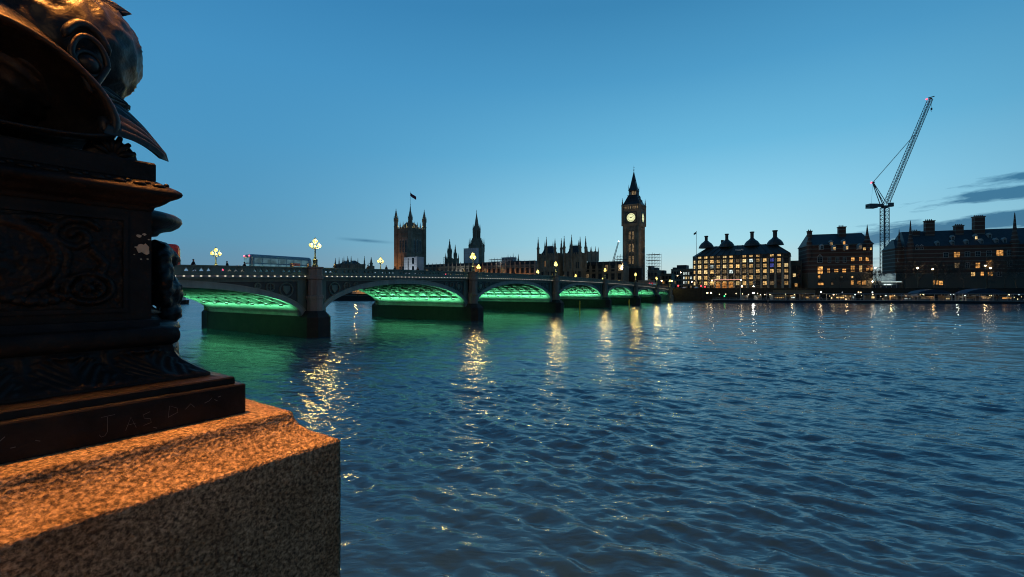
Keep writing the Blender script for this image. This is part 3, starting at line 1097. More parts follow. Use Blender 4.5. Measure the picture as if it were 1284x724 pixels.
# ------------------------------------------------------------------ clock tower
def clock_tower():
    y0 = 356.0
    x, y = P(794.8, y0)
    t = thing("clock_tower", "tall gothic clock tower with a pointed spire and a glowing white dial", "tower", (x, y, 0), FAC)
    k = y0 / FPX
    h = 6.45
    mb = MB()
    mb.box(-h + 0.35, h - 0.35, -h + 0.35, h - 0.35, GL - 0.5, 57)
    for sx in (-1, 1):
        for sy in (-1, 1):
            mb.lathe([(1.25, GL - 0.5), (1.25, 57)], 8, (sx * (h - 0.7), sy * (h - 0.7), 0), math.pi / 8)
    for f in range(4):
        ca, sa = math.cos(f * math.pi / 2), math.sin(f * math.pi / 2)
        for i in range(-4, 5):
            u = i * 1.22
            dw = 0.16 if i % 2 else 0.26
            cx, cy = u * ca + (h - 0.28) * sa, u * sa - (h - 0.28) * ca
            mb.cbox((cx, cy, 31.5), (dw if f % 2 == 0 else 0.4, 0.4 if f % 2 == 0 else dw, 51))
    for z in (16.2, 25.4, 34.8, 44.2, 53.4):
        mb.cbox((0, 0, z), (2 * h - 0.25, 2 * h - 0.25, 0.55))
    mb.build("shaft", M['stone_dark'], t)
    for z0 in (25.9, 35.2, 44.7):
        for dx_ in (-1.25, 1.25):
            window(t, dx_ - 0.1, z0, 1.7, 6.4, 'dim', -h + 0.3, nx=2, nz=2, arch=True)
    hc = 7.0
    mb = MB()
    mb.frustum(0, 0, 55.2, 57.0, h, h, hc, hc)
    mb.box(-hc, hc, -hc, hc, 57.002, 67.2)
    mb.box(-hc - 0.3, hc + 0.3, -hc - 0.3, hc + 0.3, 67.202, 68.0)
    for sx in (-1, 1):
        for sy in (-1, 1):
            pinnacle(mb, sx * (hc - 0.1), sy * (hc - 0.1), 55.5, 71.5, 77.2, 0.75)
    mb.build("clock_stage", M['stone_dark'], t)
    mb = MB()
    mb.box(-hc + 0.7, hc - 0.7, -hc + 0.7, hc - 0.7, 68.002, 71.2)
    for f in range(4):
        ca, sa = math.cos(f * math.pi / 2), math.sin(f * math.pi / 2)
        for i in range(-4, 5):
            cx, cy = i * 1.4 * ca + (hc - 0.45) * sa, i * 1.4 * sa - (hc - 0.45) * ca
            mb.cbox((cx, cy, 69.6), (0.5, 0.5, 3.2))
    mb.box(-hc, hc, -hc, hc, 71.202, 72.0)
    bf = mb.build("belfry", M['stone_dark'], t)
    for i in range(-3, 5):
        for f, rz in ((0, 0.0), (1, R(90))):
            xx, yy = (i * 1.4 - 0.7, -hc + 0.68) if f == 0 else (hc - 0.68, i * 1.4 - 0.7)
            link("lit_opening", win_mesh(0.75, 2.2, 'dim', nx=1, nz=1), bf, (xx, yy, 68.4), (0, 0, rz))
    M['roof_iron'] = material("cast_iron_roof", (0.05, 0.055, 0.062), 0.45, 0.3, var=0.3, scale=0.8)
    mb = MB()
    mb.frustum(0, 0, 72.002, 74.5, hc - 0.2, hc - 0.2, 5.6, 5.6)
    mb.frustum(0, 0, 74.5, 79.2, 5.6, 5.6, 3.6, 3.6)
    for f in range(4):
        ca, sa = math.cos(f * math.pi / 2), math.sin(f * math.pi / 2)
        for (zz, off, us) in ((74.4, 5.5, (-3, -1, 1, 3)), (76.9, 4.5, (-1.6, 0, 1.6))):
            for u in us:
                cx, cy = u * ca + off * sa, u * sa - off * ca
                mb.frustum(cx, cy, zz, zz + 1.0, 0.35, 0.35, 0.3, 0.3)
                mb.frustum(cx, cy, zz + 1.0, zz + 1.9, 0.42, 0.42, 0.02, 0.02)
    mb.build("lower_roof", M['roof_iron'], t)
    mb = MB()
    mb.box(-3.9, 3.9, -3.9, 3.9, 79.202, 79.7)
    mb.box(-1.6, 1.6, -1.6, 1.6, 79.702, 83.2)
    for sx in (-1, -0.33, 0.33, 1):
        for sy in (-1, -0.33, 0.33, 1):
            if max(abs(sx), abs(sy)) == 1:
                mb.cbox((sx * 2.9, sy * 2.9, 81.45), (0.45, 0.45, 3.5))
    mb.box(-3.4, 3.4, -3.4, 3.4, 83.2, 83.8)
    ln = mb.build("lantern_stage", M['roof_iron'], t)
    mb = MB()
    mb.box(-1.75, 1.75, -1.75, -1.6, 80.2, 82.8)
    mb.box(1.6, 1.75, -1.6, 1.6, 80.2, 82.8)
    mb.build("lantern_glow", M['dim'], ln)
    mb = MB()
    mb.frustum(0, 0, 83.802, 86.4, 3.3, 3.3, 2.35, 2.35)
    mb.frustum(0, 0, 86.4, 98.2, 2.35, 2.35, 0.22, 0.22)
    for sx in (-1, 1):
        for sy in (-1, 1):
            mb.lathe([(0.22, 83.8), (0.22, 86.0), (0.03, 88.2)], 6, (sx * 3.1, sy * 3.1, 0))
        for z, o_ in ((87.6, 2.1), (91.0, 1.5)):
            mb.frustum(0, sx * o_, z, z + 1.2, 0.3, 0.3, 0.02, 0.02)
            mb.frustum(sx * o_, 0, z, z + 1.2, 0.3, 0.3, 0.02, 0.02)
    mb.lathe([(0.2, 98.0), (0.14, 99.2), (0.42, 99.6), (0.42, 100.0), (0.1, 100.4), (0.07, 103.3)], 6)
    mb.box(-0.7, 0.7, -0.06, 0.06, 101.5, 101.66)
    mb.build("spire", M['roof_iron'], t)
    # dials on the two visible faces, and the two others
    M['dial'] = emitter("opal_dial_glow", (0.92, 0.95, 0.48), 0.95)
    M['dial_iron'] = material("dial_iron", (0.02, 0.025, 0.035), 0.5)
    zc, r = 61.7, 3.55
    for f, rz in enumerate((0, R(90), R(180), R(270))):
    
        mb = MB()
        ring_ = [(r * math.cos(a), r * math.sin(a)) for a in np.linspace(0, 2 * math.pi, 40, endpoint=False)]
        mb.prism_y(ring_, -0.12, 0.02)
        dial = mb.build("clock_dial", M['dial'], t, (hc * math.sin(rz), -hc * math.cos(rz), zc), (0, 0, rz))
        mb = MB()
        for rr, w_ in ((r, 0.22), (r * 0.68, 0.09), (r * 0.9, 0.06)):
            mb.path([(rr * math.cos(a), -0.15, rr * math.sin(a)) for a in np.linspace(0, 2 * math.pi, 41)], w_, 5, False)
        for q in range(12):
            a = q * math.pi / 6
            mb.tube((r * 0.70 * math.cos(a), -0.16, r * 0.70 * math.sin(a)), (r * 0.88 * math.cos(a), -0.16, r * 0.88 * math.sin(a)), 0.11, n=4)
        mb.box(-r - 0.7, r + 0.7, -0.22, 0.02, -r - 0.75, -r - 0.3)
        mb.box(-r - 0.7, r + 0.7, -0.22, 0.02, r + 0.3, r + 0.75)
        mb.box(-r - 0.75, -r - 0.3, -0.218, 0.02, -r - 0.3, r + 0.3)
        mb.box(r + 0.3, r + 0.75, -0.218, 0.02, -r - 0.3, r + 0.3)
        mb.build("dial_ring", M['dial_iron'], dial)
        for ang, ln_, w_, nm in ((R(62), 2.0, 0.24, "hour_hand"), (R(-75), 3.1, 0.15, "minute_hand")):
            mb = MB()
            c_, s_ = math.sin(ang), math.cos(ang)
            mb.prism_y([(-0.7 * c_ - w_ * s_, -0.7 * s_ + w_ * c_), (ln_ * c_ - 0.05 * s_, ln_ * s_ + 0.05 * c_), (ln_ * c_ + 0.05 * s_, ln_ * s_ - 0.05 * c_), (-0.7 * c_ + w_ * s_, -0.7 * s_ - w_ * c_)], -0.3, -0.22)
            mb.build(nm, M['dial_iron'], dial)

    for (lx, ly, tx, ty, e) in ((3, -40, 0, -6, 24000), (36, -16, 6, 0, 9000)):  # unseen fill spots, added in mid-air to warm and brighten the tower's stone
        sl = bpy.data.lights.new("tower_fill_spot", 'SPOT')
        sl.energy = e
        sl.color = (1.0, 0.68, 0.36)
        sl.spot_size = R(70)
        sl.spot_blend = 1.0
        sl.shadow_soft_size = 0.5
        so = bpy.data.objects.new("tower_fill_spot", sl)
        COL.objects.link(so)
        so.parent = t
        so.location = (lx, ly, 20)
        so.rotation_euler = (Vector((tx, ty, 46)) - Vector(so.location)).to_track_quat('-Z', 'Y').to_euler()


clock_tower()


# ------------------------------------------------------------------ square tower with flag
def square_tower():
    y0 = 500.0
    x, y = P(514.4, y0)
    t = thing("square_tower", "massive square gothic tower with four corner turrets and a flagpole", "tower", (x, y, 0), FAC)
    h = 10.6
    mb = MB()
    mb.box(-h, h, -h, h, GL - 0.5, 72.2)
    for z in (22, 34, 44.5, 61.5, 66.5):
        mb.box(-h - 0.3, h + 0.3, -h - 0.3, h + 0.3, z, z + 0.7)
    for f in range(4):
        ca, sa = math.cos(f * math.pi / 2), math.sin(f * math.pi / 2)
        for i in range(-6, 7):
            u = i * 1.3
            cx, cy = u * ca + (h + 0.1) * sa, u * sa - (h + 0.1) * ca
            mb.cbox((cx, cy, 66.9), (0.28, 0.28, 10))
            if abs(i) in (2, 6):
                mb.cbox((cx, cy, 40), (0.6, 0.6, 62))
    mb.build("wall", M['stone_dark'], t)
    for f, rz in ((0, 0.0), (1, R(90))):
        for i in (-1, 0, 1):
            for z0, hh, kd in ((46.0, 13.0, 'dark'), (24, 7, 'dark')):
                u = i * 4.2
                xx, yy = (u, -h + 0.0) if f == 0 else (h, u)
                window(t, xx, z0, 2.7, hh, kd, yy, rz, nx=2, nz=3, arch=True, frame='frame_pale')
    for sx in (-1, 1):
        for sy in (-1, 1):
            mb = MB()
            a, b = sx * (h + 0.1), sy * (h + 0.1)
            top_ = 94.5 if (sx, sy) != (1, -1) else 97.5
            mb.lathe([(2.35, GL - 0.5), (2.35, 74), (2.6, 74.2), (2.6, 75), (2.2, 75.2), (2.2, 82), (2.55, 82.3), (2.55, 83.2), (1.9, 84.0), (1.35, 87.0), (1.5, 87.3), (0.75, 90.3), (0.85, 90.6), (0.2, top_ - 1.5), (0.4, top_ - 1.1), (0.05, top_)],
                     8, (a, b, 0), math.pi / 8)
            for q in range(8):
                an = q * math.pi / 4
                pinnacle(mb, a + 2.3 * math.cos(an), b + 2.3 * math.sin(an), 80, 83.3, 86.5, 0.22, 4)
            mb.build("corner_turret", M['stone_dark'], t)
    mb = MB()
    battlement(mb, -h, h, -h, h, 72.2, 1.5, 2.4)
    for f in range(4):
        ca, sa = math.cos(f * math.pi / 2), math.sin(f * math.pi / 2)
        for u in (-4.6, 0, 4.6):
            pinnacle(mb, u * ca + h * sa, u * sa - h * ca, 72, 75.3, 79.5, 0.6, 6)
    mb.build("parapet", M['stone_pale'], t)
    mb = MB()
    mb.frustum(0, 0, 72.25, 79.5, h - 2.5, h - 2.5, 3, 3)
    mb.build("roof", M['slate'], t)
    mb = MB()
    mb.lathe([(0.35, 79), (0.22, 95), (0.12, 113.0), (0.3, 113.2), (0.02, 113.8)], 6)
    mb.build("flagpole", M['steel'], t)
    # the crown of the tower is lit from inside its parapet, the river face from the ground
    for sx in (-1, 1):
        for sy in (-1, 1):
            pl = bpy.data.lights.new("parapet_light", 'POINT')
            pl.energy = 550
            pl.color = (1.0, 0.86, 0.36)
            pl.shadow_soft_size = 0.3
            po = bpy.data.objects.new("parapet_light", pl)
            COL.objects.link(po)
            po.parent = t
            po.location = (sx * (h - 2.0), sy * (h - 2.0), 75.0)
    for (lx, tz, e) in ((-6.5, 40, 15000), (-9.0, 55, 11000)):
        sl = bpy.data.lights.new("facade_floodlight", 'SPOT')
        sl.energy = e
        sl.color = (1.0, 0.42, 0.12)
        sl.spot_size = R(48)
        sl.spot_blend = 0.9
        sl.shadow_soft_size = 0.4
        so = bpy.data.objects.new("facade_floodlight", sl)
        COL.objects.link(so)
        so.parent = t
        so.location = (lx, -h - 13, 14)
        so.rotation_euler = (Vector((lx - 1, -h, tz)) - Vector(so.location)).to_track_quat('-Z', 'Y').to_euler()
    # flag
    fl = MB()
    fl.sm = True
    rows = []
    for j in range(8):
        v = j / 7
        rows.append([(0.2 + u * 6.2, 0.55 * math.sin(u * 8 + v * 1.2) * u, 112.6 - v * 3.8 - u * 4.6 - 0.3 * math.sin(u * 5)) for u in np.linspace(0, 1, 14)])
    fl.grid(rows)
    m = bpy.data.materials.new("flag_cloth")
    m.use_nodes = True
    nt_ = m.node_tree
    co = nt_.nodes.new("ShaderNodeTexCoord")
    wv = nt_.nodes.new("ShaderNodeTexWave")
    wv.inputs["Scale"].default_value = 0.35
    nt_.links.new(co.outputs["Object"], wv.inputs[0])
    cr = nt_.nodes.new("ShaderNodeValToRGB")
    cr.color_ramp.interpolation = 'CONSTANT'
    cr.color_ramp.elements[0].color = (0.015, 0.025, 0.11, 1)
    cr.color_ramp.elements[1].position = 0.62
    cr.color_ramp.elements[1].color = (0.30, 0.02, 0.03, 1)
    nt_.links.new(wv.outputs[0], cr.inputs[0])
    nt_.links.new(cr.outputs[0], nt_.nodes["Principled BSDF"].inputs["Base Color"])
    o = fl.build("flag", m, None, (x, y, 0), (0, 0, R(8)))
    tag(o, "dark blue and red flag flying from the square tower's pole", "flag")


square_tower()


# ------------------------------------------------------------------ spires and ranges of the palace
def central_spire():
    y0 = 450.0
    x, y = P(597.6, y0)
    t = thing("octagonal_spire_tower", "dark octagonal gothic tower rising in tiers to a needle spire", "tower", (x, y, 0), FAC + 0.15)
    mb = MB()
    mb.lathe([(7.8, GL), (7.8, 45.5), (8.1, 45.8), (8.1, 47)], 8, ph=math.pi / 8)
    mb.build("base", M['stone_dark'], t)
    mb = MB()
    mb.lathe([(7.4, 47.002), (6.5, 49.5), (5.0, 53), (4.4, 56.0)], 8, ph=math.pi / 8)
    for q in range(8):
        a = q * math.pi / 4 + math.pi / 8
        pinnacle(mb, 7.3 * math.cos(a), 7.3 * math.sin(a), 43, 49.5, 56.5, 0.75)
        mb.tube((7.1 * math.cos(a), 7.1 * math.sin(a), 49), (3.9 * math.cos(a), 3.9 * math.sin(a), 57), 0.3, n=4)
    mb.build("roof", M['stone_dark'], t)
    mb = MB()
    mb.lathe([(2.0, 54.0), (2.0, 64.0)], 8, ph=math.pi / 8)
    for q in range(8):
        a = q * math.pi / 4 + math.pi / 8
        mb.lathe([(0.62, 53.5), (0.62, 64.5)], 5, (3.3 * math.cos(a), 3.3 * math.sin(a), 0))
        pinnacle(mb, 3.5 * math.cos(a), 3.5 * math.sin(a), 62, 66, 70.5, 0.5, 6)
    mb.lathe([(3.7, 64), (3.7, 65.5), (2.4, 67)], 8, ph=math.pi / 8)
    mb.build("lantern_stage", M['stone_dark'], t)
    mb = MB()
    mb.lathe([(2.3, 67), (1.8, 70), (1.95, 70.2), (1.2, 75.5), (0.5, 79.5), (0.16, 83.0), (0.3, 83.3), (0.04, 85.0)], 8, ph=math.pi / 8)
    mb.build("spire", M['stone_dark'], t)


central_spire()


def twin_turret_tower():
    y0 = 470.0
    x, y = P(566.8, y0)
    t = thing("twin_turret_tower", "small dark gothic tower with two uneven pointed turrets among scaffolds", "tower", (x, y, 0), FAC + 0.35)
    mb = MB()
    mb.box(-5.4, 5.4, -5, 5, GL, 37)
    battlement(mb, -5.4, 5.4, -5, 5, 37, 1.2, 2.0)
    mb.build("wall", M['stone_dark'], t)
    for (xx, yy, z1, z2, r) in ((-2.6, 0, 46, 58, 2.3), (3.0, 1.5, 42, 52.5, 1.7)):
        mb = MB()
        mb.lathe([(r, 36.5), (r, z1 - 2), (r * 1.12, z1 - 1.8), (r * 1.12, z1)], 8, (xx, yy, 0), math.pi / 8)
        for q in range(8):
            a = q * math.pi / 4
            pinnacle(mb, xx + r * math.cos(a), yy + r * math.sin(a), z1 - 3, z1 + 0.5, z1 + 3.4, 0.28, 4)
        pinnacle(mb, xx, yy, z1 - 0.5, z1 + 1, z2, r * 0.8)
        mb.build("turret", M['stone_dark'], t)
    for sx in (-1, 1):
        for sy in (-1, 1):
            mb = MB()
            pinnacle(mb, sx * 5.3, sy * 4.9, 30, 38, 43.5, 0.6)
            mb.build("pinnacle", M['stone_dark'], t)


twin_turret_tower()


def scaffold(name, label, px, y0, w, d, z0, z1, n, rz=FAC):
    x, y = P(px, y0)
    mb = MB()
    lv = max(2, int((z1 - z0) / 2.2))
    for i in range(n + 1):
        for yy in (0, d):
            mb.tube((i * w / n, yy, z0), (i * w / n, yy, z1 + 0.7 * ((i * 7) % 3)), 0.11, n=4)
    for j in range(1, lv + 1):
        z = z0 + (z1 - z0) * j / lv
        for yy in (0, d):
            mb.tube((0, yy, z), (w, yy, z), 0.1, n=4)
        if j % 2 == 0:
            mb.box(0, w, 0, d, z - 0.12, z - 0.02)
        for i in range(n):
            mb.tube((i * w / n, 0, z - (z1 - z0) / lv), ((i + 1) * w / n, 0, z), 0.07, n=4)
    return tag(mb.build(name, M['steel'], None, (x, y, 0), (0, 0, rz)), label, "scaffold")


# long river front: two stretches with lit buttresses
def river_front(label, px0, px1, ya, zt, lit, roofz, seed):
    x, y = P(px0, ya)
    w = span_to(px0, ya, px1)
    t = thing("palace_range", label, "building", (x, y, 0), FAC)
    mb = MB()
    mb.box(0, w, 0, 14, GL - 0.5, zt)
    for z in (12.5, 18.5, zt - 2.6):
        mb.box(-0.1, w + 0.1, -0.22, 0, z, z + 0.5)
    mb.build("wall", M['stone_dark'], t)
    mb = MB()
    mb.prism_y([(0.4, zt + 0.002), (w - 0.4, zt + 0.002), (w - 1.5, roofz), (1.5, roofz)], 1.5, 13)
    mb.build("roof", M['slate'], t)
    n = max(2, int(round(w / 4.6)))
    rr = random.Random(seed)
    for i in range(n + 1):
        mb = MB()
        u = i * w / n
        mb.box(u - 0.55, u + 0.55, -0.9, 0.0, GL - 0.5, zt - 3)
        mb.box(u - 0.4, u + 0.4, -0.6, 0.0, zt - 3, zt + 0.8)
        pinnacle(mb, u, -0.3, zt + 0.6, zt + 1.6, zt + 3.6, 0.4, 6)
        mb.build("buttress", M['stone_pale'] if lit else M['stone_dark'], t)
        if lit and i < n:
            pl = bpy.data.lights.new("buttress_light", 'POINT')
            pl.energy = 900 if i % 2 else 1500
            pl.color = (1.0, 0.40, 0.12)
            pl.shadow_soft_size = 0.15
            po = bpy.data.objects.new("buttress_light", pl)
            COL.objects.link(po)
            po.parent = t
            po.location = (u + 0.75, -1.6, 14.0)
    for i in range(n):
        u = (i + 0.5) * w / n
        for z0, hh in ((13.4, 4.4), (19.4, 4.8)):
            window(t, u, z0, 2.3, hh, rr.choice(['dark', 'dark', 'dark', 'dim']), 0, nx=3, nz=2, frame='frame_dark')
    return t


river_front("long gothic range with orange-lit buttresses below a dark roof", 600, 671, 383, 26.0, True, 29.0, 3)
river_front("unlit low gothic range with a row of small pinnacles beside the square tower", 528, 594, 405, 26.0, False, 28.2, 4)


def pavilion(label, px0, y0, w, d, zt, roofs, turrets, wins, rz=FAC, mat='stone_dark'):
    x, y = P(px0, y0)
    t = thing("palace_pavilion", label, "building", (x, y, 0), rz)
    mb = MB()
    mb.box(0, w, 0, d, GL - 0.5, zt)
    for z in (14, 20, zt - 4.2):
        mb.box(-0.12, w + 0.12, -0.2, d, z, z + 0.5)
    for i in range(1, 6):
        mb.cbox((i * w / 6, -0.2, (GL + zt) / 2), (0.5, 0.5, zt - GL))
        mb.cbox((w + 0.2, i * d / 6, (GL + zt) / 2), (0.5, 0.45, zt - GL))
    battlement(mb, 0.2, w - 0.2, 0.2, d - 0.2, zt, 1.2, 1.7)
    mb.build("wall", M[mat], t)
    for (x0, x1, z0, z1) in roofs:
        mb = MB()
        mb.frustum((x0 + x1) / 2, d / 2, z0, z1, (x1 - x0) / 2, d / 2 - 1.0, (x1 - x0) / 2 - 3.2, 0.8)
        for q in range(int((x1 - x0 - 5) / 0.8)):
            mb.frustum(x0 + 3.2 + q * 0.8, d / 2, z1, z1 + 1.1, 0.1, 0.1, 0.02, 0.02)
        mb.build("roof", M['slate'], t)
    for (xx, yy, zs, ztp, r) in turrets:
        mb = MB()
        pinnacle(mb, xx, yy, zt - 12, zs, ztp, r)
        mb.build("turret", M[mat], t)
    for (xx, z0, ww, hh, kd, side) in wins:
        if side:
            window(t, w + 0.02, z0, ww, hh, kd, xx, R(90), nx=2, nz=3)
        else:
            window(t, xx, z0, ww, hh, kd, 0.0, nx=2, nz=3)
    return t


k = 335 / FPX
wl = [(3.5, 14.6, 1.7, 4.6, 'dark', 0), (8.2, 14.6, 1.7, 4.6, 'dark', 0), (12.0, 14.6, 1.7, 4.6, 'dark', 0), (5.7, 21.5, 1.9, 4.4, 'dark', 0), (10.5, 21.5, 1.9, 4.4, 'dark', 0)]
pavilion("gothic pavilion with steep roofs, spiky turrets and one amber window", 674.8, 339, 16.4, 10.5, 31.8, [(1.5, 12.5, 31.81, 38.6)],
         [(0.0, 0.0, 37, 45.3, 0.95), (14.0, 0.0, 36.5, 43.5, 0.95), (0.2, 10.3, 36, 43, 0.9), (14.0, 10.5, 37, 44.6, 0.95), (7.0, -0.2, 37, 45.2, 0.8), (4.2, 5, 38, 42.5, 0.5), (9.8, 5, 38, 42.0, 0.5)],
         wl[:3] + [(6.2, 23.2, 1.9, 4.2, 'amber', 0), (11.0, 23.2, 1.9, 4.2, 'dark', 0)])
pavilion("gothic pavilion crowded with tall pinnacles, right of its twin", 707.4, 330, 12.5, 10.0, 31.6, [(1.2, 11.3, 31.61, 38.2)],
         [(0.0, 0.0, 37, 45.3, 0.95), (12.5, 0.0, 36.5, 44.0, 0.95), (0.2, 9.8, 36, 42, 0.8), (12.5, 10.0, 37, 45.2, 0.95), (6.0, -0.2, 37.5, 45.8, 0.85), (3.2, 5, 37, 42.6, 0.5), (9.0, 5, 38, 42.0, 0.5)],
         wl + [(3.0, 22.0, 1.2, 4.2, 'dim', 1), (6.5, 22.0, 1.2, 3.6, 'dark', 1), (6.5, 14.0, 1.2, 3.6, 'dark', 1)])
# lower range joining the pavilions to the clock tower
river_front("low dark gothic range between the pinnacled pavilions and the clock tower", 733, 781, 338, 23.5, False, 26.6, 9)
x_, y_ = P(736.5, 352)
t_ = thing("palace_turret", "slim stone stair tower with pinnacles just right of the pinnacled pavilions", "tower", (x_, y_, 0), FAC)
mb = MB()
mb.box(0, 6.6, 0, 6, GL, 34.5)
battlement(mb, 0.3, 6.3, 0.3, 5.7, 34.5, 1.1, 1.5)
mb.build("wall", M['stone_pale'], t_)
mb = MB()
for q in ((0, 0), (6.6, 0), (0, 6), (6.6, 6), (3.3, 0)):
    pinnacle(mb, q[0], q[1], 28, 35.5, 39.5, 0.45, 6)
mb.build("pinnacles", M['stone_dark'], t_)

# southern pavilion at the far end of the palace
kS = 463 / FPX
pavilion("distant gothic pavilion with a comb of pinnacles left of the square tower", 420.5, 455, 24.0, 16.0, 30.2, [(1, 12, 30.21, 34.5), (13, 23, 30.21, 34.5)],
         [(0, 0, 30, 37.6, 1.0), (5.8, 0, 31, 38.4, 0.8), (10.8, 0, 30, 37, 0.7), (13.2, 0, 31, 38.6, 0.9), (16.0, 3, 30, 37, 0.6), (18.5, 0, 31, 39, 0.8), (24, 0, 31, 38.8, 1.0), (24, 8, 30, 37, 0.9), (24, 16, 31, 39.5, 1.0), (0, 16, 30, 37, 0.9)],
         [(3.0, 24.5, 2.2, 3.0, 'amber', 0), (8.0, 25.0, 1.6, 2.2, 'amber', 0), (14.5, 24.5, 1.6, 2.4, 'dim', 0), (19.0, 24.6, 2.0, 2.6, 'amber', 0), (8, 14.0, 1.6, 3, 'amber', 0), (14, 14.0, 1.6, 3, 'amber', 0), (20, 14.0, 1.6, 3, 'amber', 0),
          (5, 24.5, 1.8, 2.6, 'dim', 1), (11, 24.5, 1.8, 2.6, 'dark', 1)])
x_, y_ = P(465.5, 452)
t_ = thing("stone_turret", "single pointed stone turret between the far pavilion and the bridge lamp", "tower", (x_, y_, 0), FAC)
mb = MB()
mb.box(-2.2, 2.2, -2.2, 2.2, GL, 29.5)
mb.build("wall", M['stone_dark'], t_)
mb = MB()
pinnacle(mb, 0, 0, 29, 32, 38.2, 1.5)
for q in ((-2.1, -2.1), (2.1, -2.1)):
    pinnacle(mb, q[0], q[1], 24, 30, 33, 0.5, 6)
mb.build("spire", M['stone_dark'], t_)


# wrapped works and cabins on the palace
def wrapped(name, label, cat, px0, px1, y0, zb, zt, d, strips, rz=FAC):
    x, y = P(px0, y0)
    w = span_to(px0, y0, px1) * (1.0)
    t = thing(name, label, cat, (x, y, 0), rz)
    mb = MB()
    mb.box(0, w, 0, d, zb, zt)
    mb.build("sheeting", M['sheet'], t)
    mb = MB()
    for i in range(int(w / 2.4) + 1):
        mb.box(i * 2.4 - 0.05, i * 2.4 + 0.05, -0.06, 0, zb, zt + 0.6)
    for z in np.arange(zb, zt, 2.1):
        mb.box(0, w, -0.055, 0.0, z - 0.04, z + 0.04)
    mb.build("scaffold_frame", M['steel'], t)
    for (x0, x1, z0, z1) in strips:
        mb = MB()
        mb.box(x0 * w, x1 * w, -0.12, -0.005, z0, z1)
        mb.build("window_strip", M['glass_dark'], t)
    wl_ = bpy.data.lights.new("work_light", 'AREA')
    wl_.energy = 1300 if zb < 25 else 120
    wl_.size = 2.0
    wl_.color = (0.86, 0.94, 1.0)
    wo_ = bpy.data.objects.new("work_light", wl_)
    COL.objects.link(wo_)
    wo_.parent = t
    wo_.location = (w * 0.5, -14, zb + 1.0)
    wo_.rotation_euler = (Vector((w * 0.5, 0, (zb + zt) / 2)) - Vector(wo_.location)).to_track_quat('-Z', 'Y').to_euler()
    return t


wrapped("site_cabin", "stacked pale blue site cabins in front of the square tower", "cabin", 506.5, 523, 392, 19.0, 34.0, 8, [(0.62, 0.78, 28, 33), (0.62, 0.78, 22, 26), (0.30, 0.36, 21, 33)])
wrapped("sheeted_scaffold", "white sheeted scaffold block in front of the needle spire tower", "scaffold", 581.5, 597.5, 392, 14.0, 41.5, 3, [(0.0, 0.04, 15, 40)])
wrapped("rooftop_plant_room", "pale grey box standing on the roof of the lit range", "plant room", 629, 643, 384, 28.0, 33.2, 6, [])
scaffold("scaffold", "scaffold frame on the roof left of the clock tower", 771, 345, 9, 5, 24, 31.5, 4)
scaffold("scaffold", "open scaffold tower clinging to the clock tower's right foot", 810, 349, 10, 6, GL, 33, 4)
scaffold("scaffold", "thin scaffold poles on the ridge of the lit range", 613, 385, 26, 4, 28, 31.5, 9)
scaffold("scaffold", "scaffold around the two uneven turrets", 556, 466, 6, 4, GL, 39, 3)
mb = MB()
mb.box(0, 15, 0, 2, GL, 22)
for i in range(7):
    mb.box(i * 2.5 - 0.05, i * 2.5 + 0.05, -0.1, 0, GL, 22)
tag(mb.build("hoarding", M['hull'], None, (*P(779.5, 340), 0), (0, 0, FAC)), "dark hoarding around the foot of the clock tower", "hoarding")
mb = MB()
mb.box(0, 12, 0, 0.4, GL, 13)
for i in range(5):
    mb.box(i * 3 - 0.08, i * 3 + 0.08, -0.1, 0, GL, 13.2)
tag(mb.build("hoarding", M['stone_pale'], None, (*P(800, 333), 0), (0, 0, FAC)), "pale site hoarding right of the clock tower's foot", "hoarding")


# ------------------------------------------------------------------ generic blocks beyond the bridge end
def plain_block(name, label, px0, px1, y0, zt, d, mat, rows, cols, lit, kinds, seed, roof=None, rz=FAC, wz=None):
    rr = random.Random(seed)
    x, y = P(px0, y0)
    w = span_to(px0, y0, px1)
    t = thing(name, label, "building", (x, y, 0), rz)
    mb = MB()
    mb.box(0, w, 0, d, GL - 0.5, zt)
    mb.box(-0.2, w + 0.2, -0.2, d, zt, zt + 0.5)
    mb.build("wall", M[mat], t)
    if roof:
        mb = MB()
        for (a, b, z) in roof:
            mb.box(a * w, b * w, 2, d - 1, zt + 0.502, z)
        mb.build("roof", M['slate'], t)
    h0 = (zt - GL - 1) / rows
    for j in range(rows):
        for i in range(cols):
            kd = rr.choice(kinds) if rr.random() < lit else 'dark'
            window(t, (i + 0.5) * w / cols, GL + 0.9 + j * h0, w / cols * 0.62, h0 * 0.58, kd, 0)
    return t


plain_block("office_block", "distant flat-topped dark block behind the bridge end", 841.5, 868, 420, 24.5, 15, 'stone_dark', 4, 8, 0.12, ['dim'], 2, [(0.25, 0.7, 28.5), (0.05, 0.2, 26.5)])
plain_block("office_block", "low office block with bright white window bands left of the window-grid building", 856, 871, 372, 22.0, 14, 'stone_dark', 4, 5, 0.85, ['whitewin', 'pale_warm', 'dim'], 5)
plain_block("terrace_building", "small dark street building between the clock tower and the bridge end", 822, 842, 400, 19.5, 12, 'stone_dark', 3, 5, 0.2, ['dim', 'amber'], 8, [(0.1, 0.5, 23.0)])
plain_block("terrace_building", "narrow dark building with a ragged roof right beside the scaffold tower", 812, 824, 392, 22.5, 12, 'stone_dark', 3, 3, 0.25, ['dim', 'amber'], 12, [(0.0, 0.35, 26.5), (0.6, 0.9, 25)])
x_, y_ = P(762, 520)
t_ = thing("gothic_roof", "far roofline with thin pinnacles behind the lit range", "building", (*P(636, 480), 0), FAC)
mb = MB()
mb.box(0, 15, 0, 10, GL, 36)
mb.build("wall", M['stone_dark'], t_)
mb = MB()
for i, z in enumerate((43, 41.5, 44, 41, 43.2)):
    pinnacle(mb, 1 + i * 3.2, 0, 34, 37.5, z, 0.7, 6)
mb.build("pinnacles", M['stone_dark'], t_)

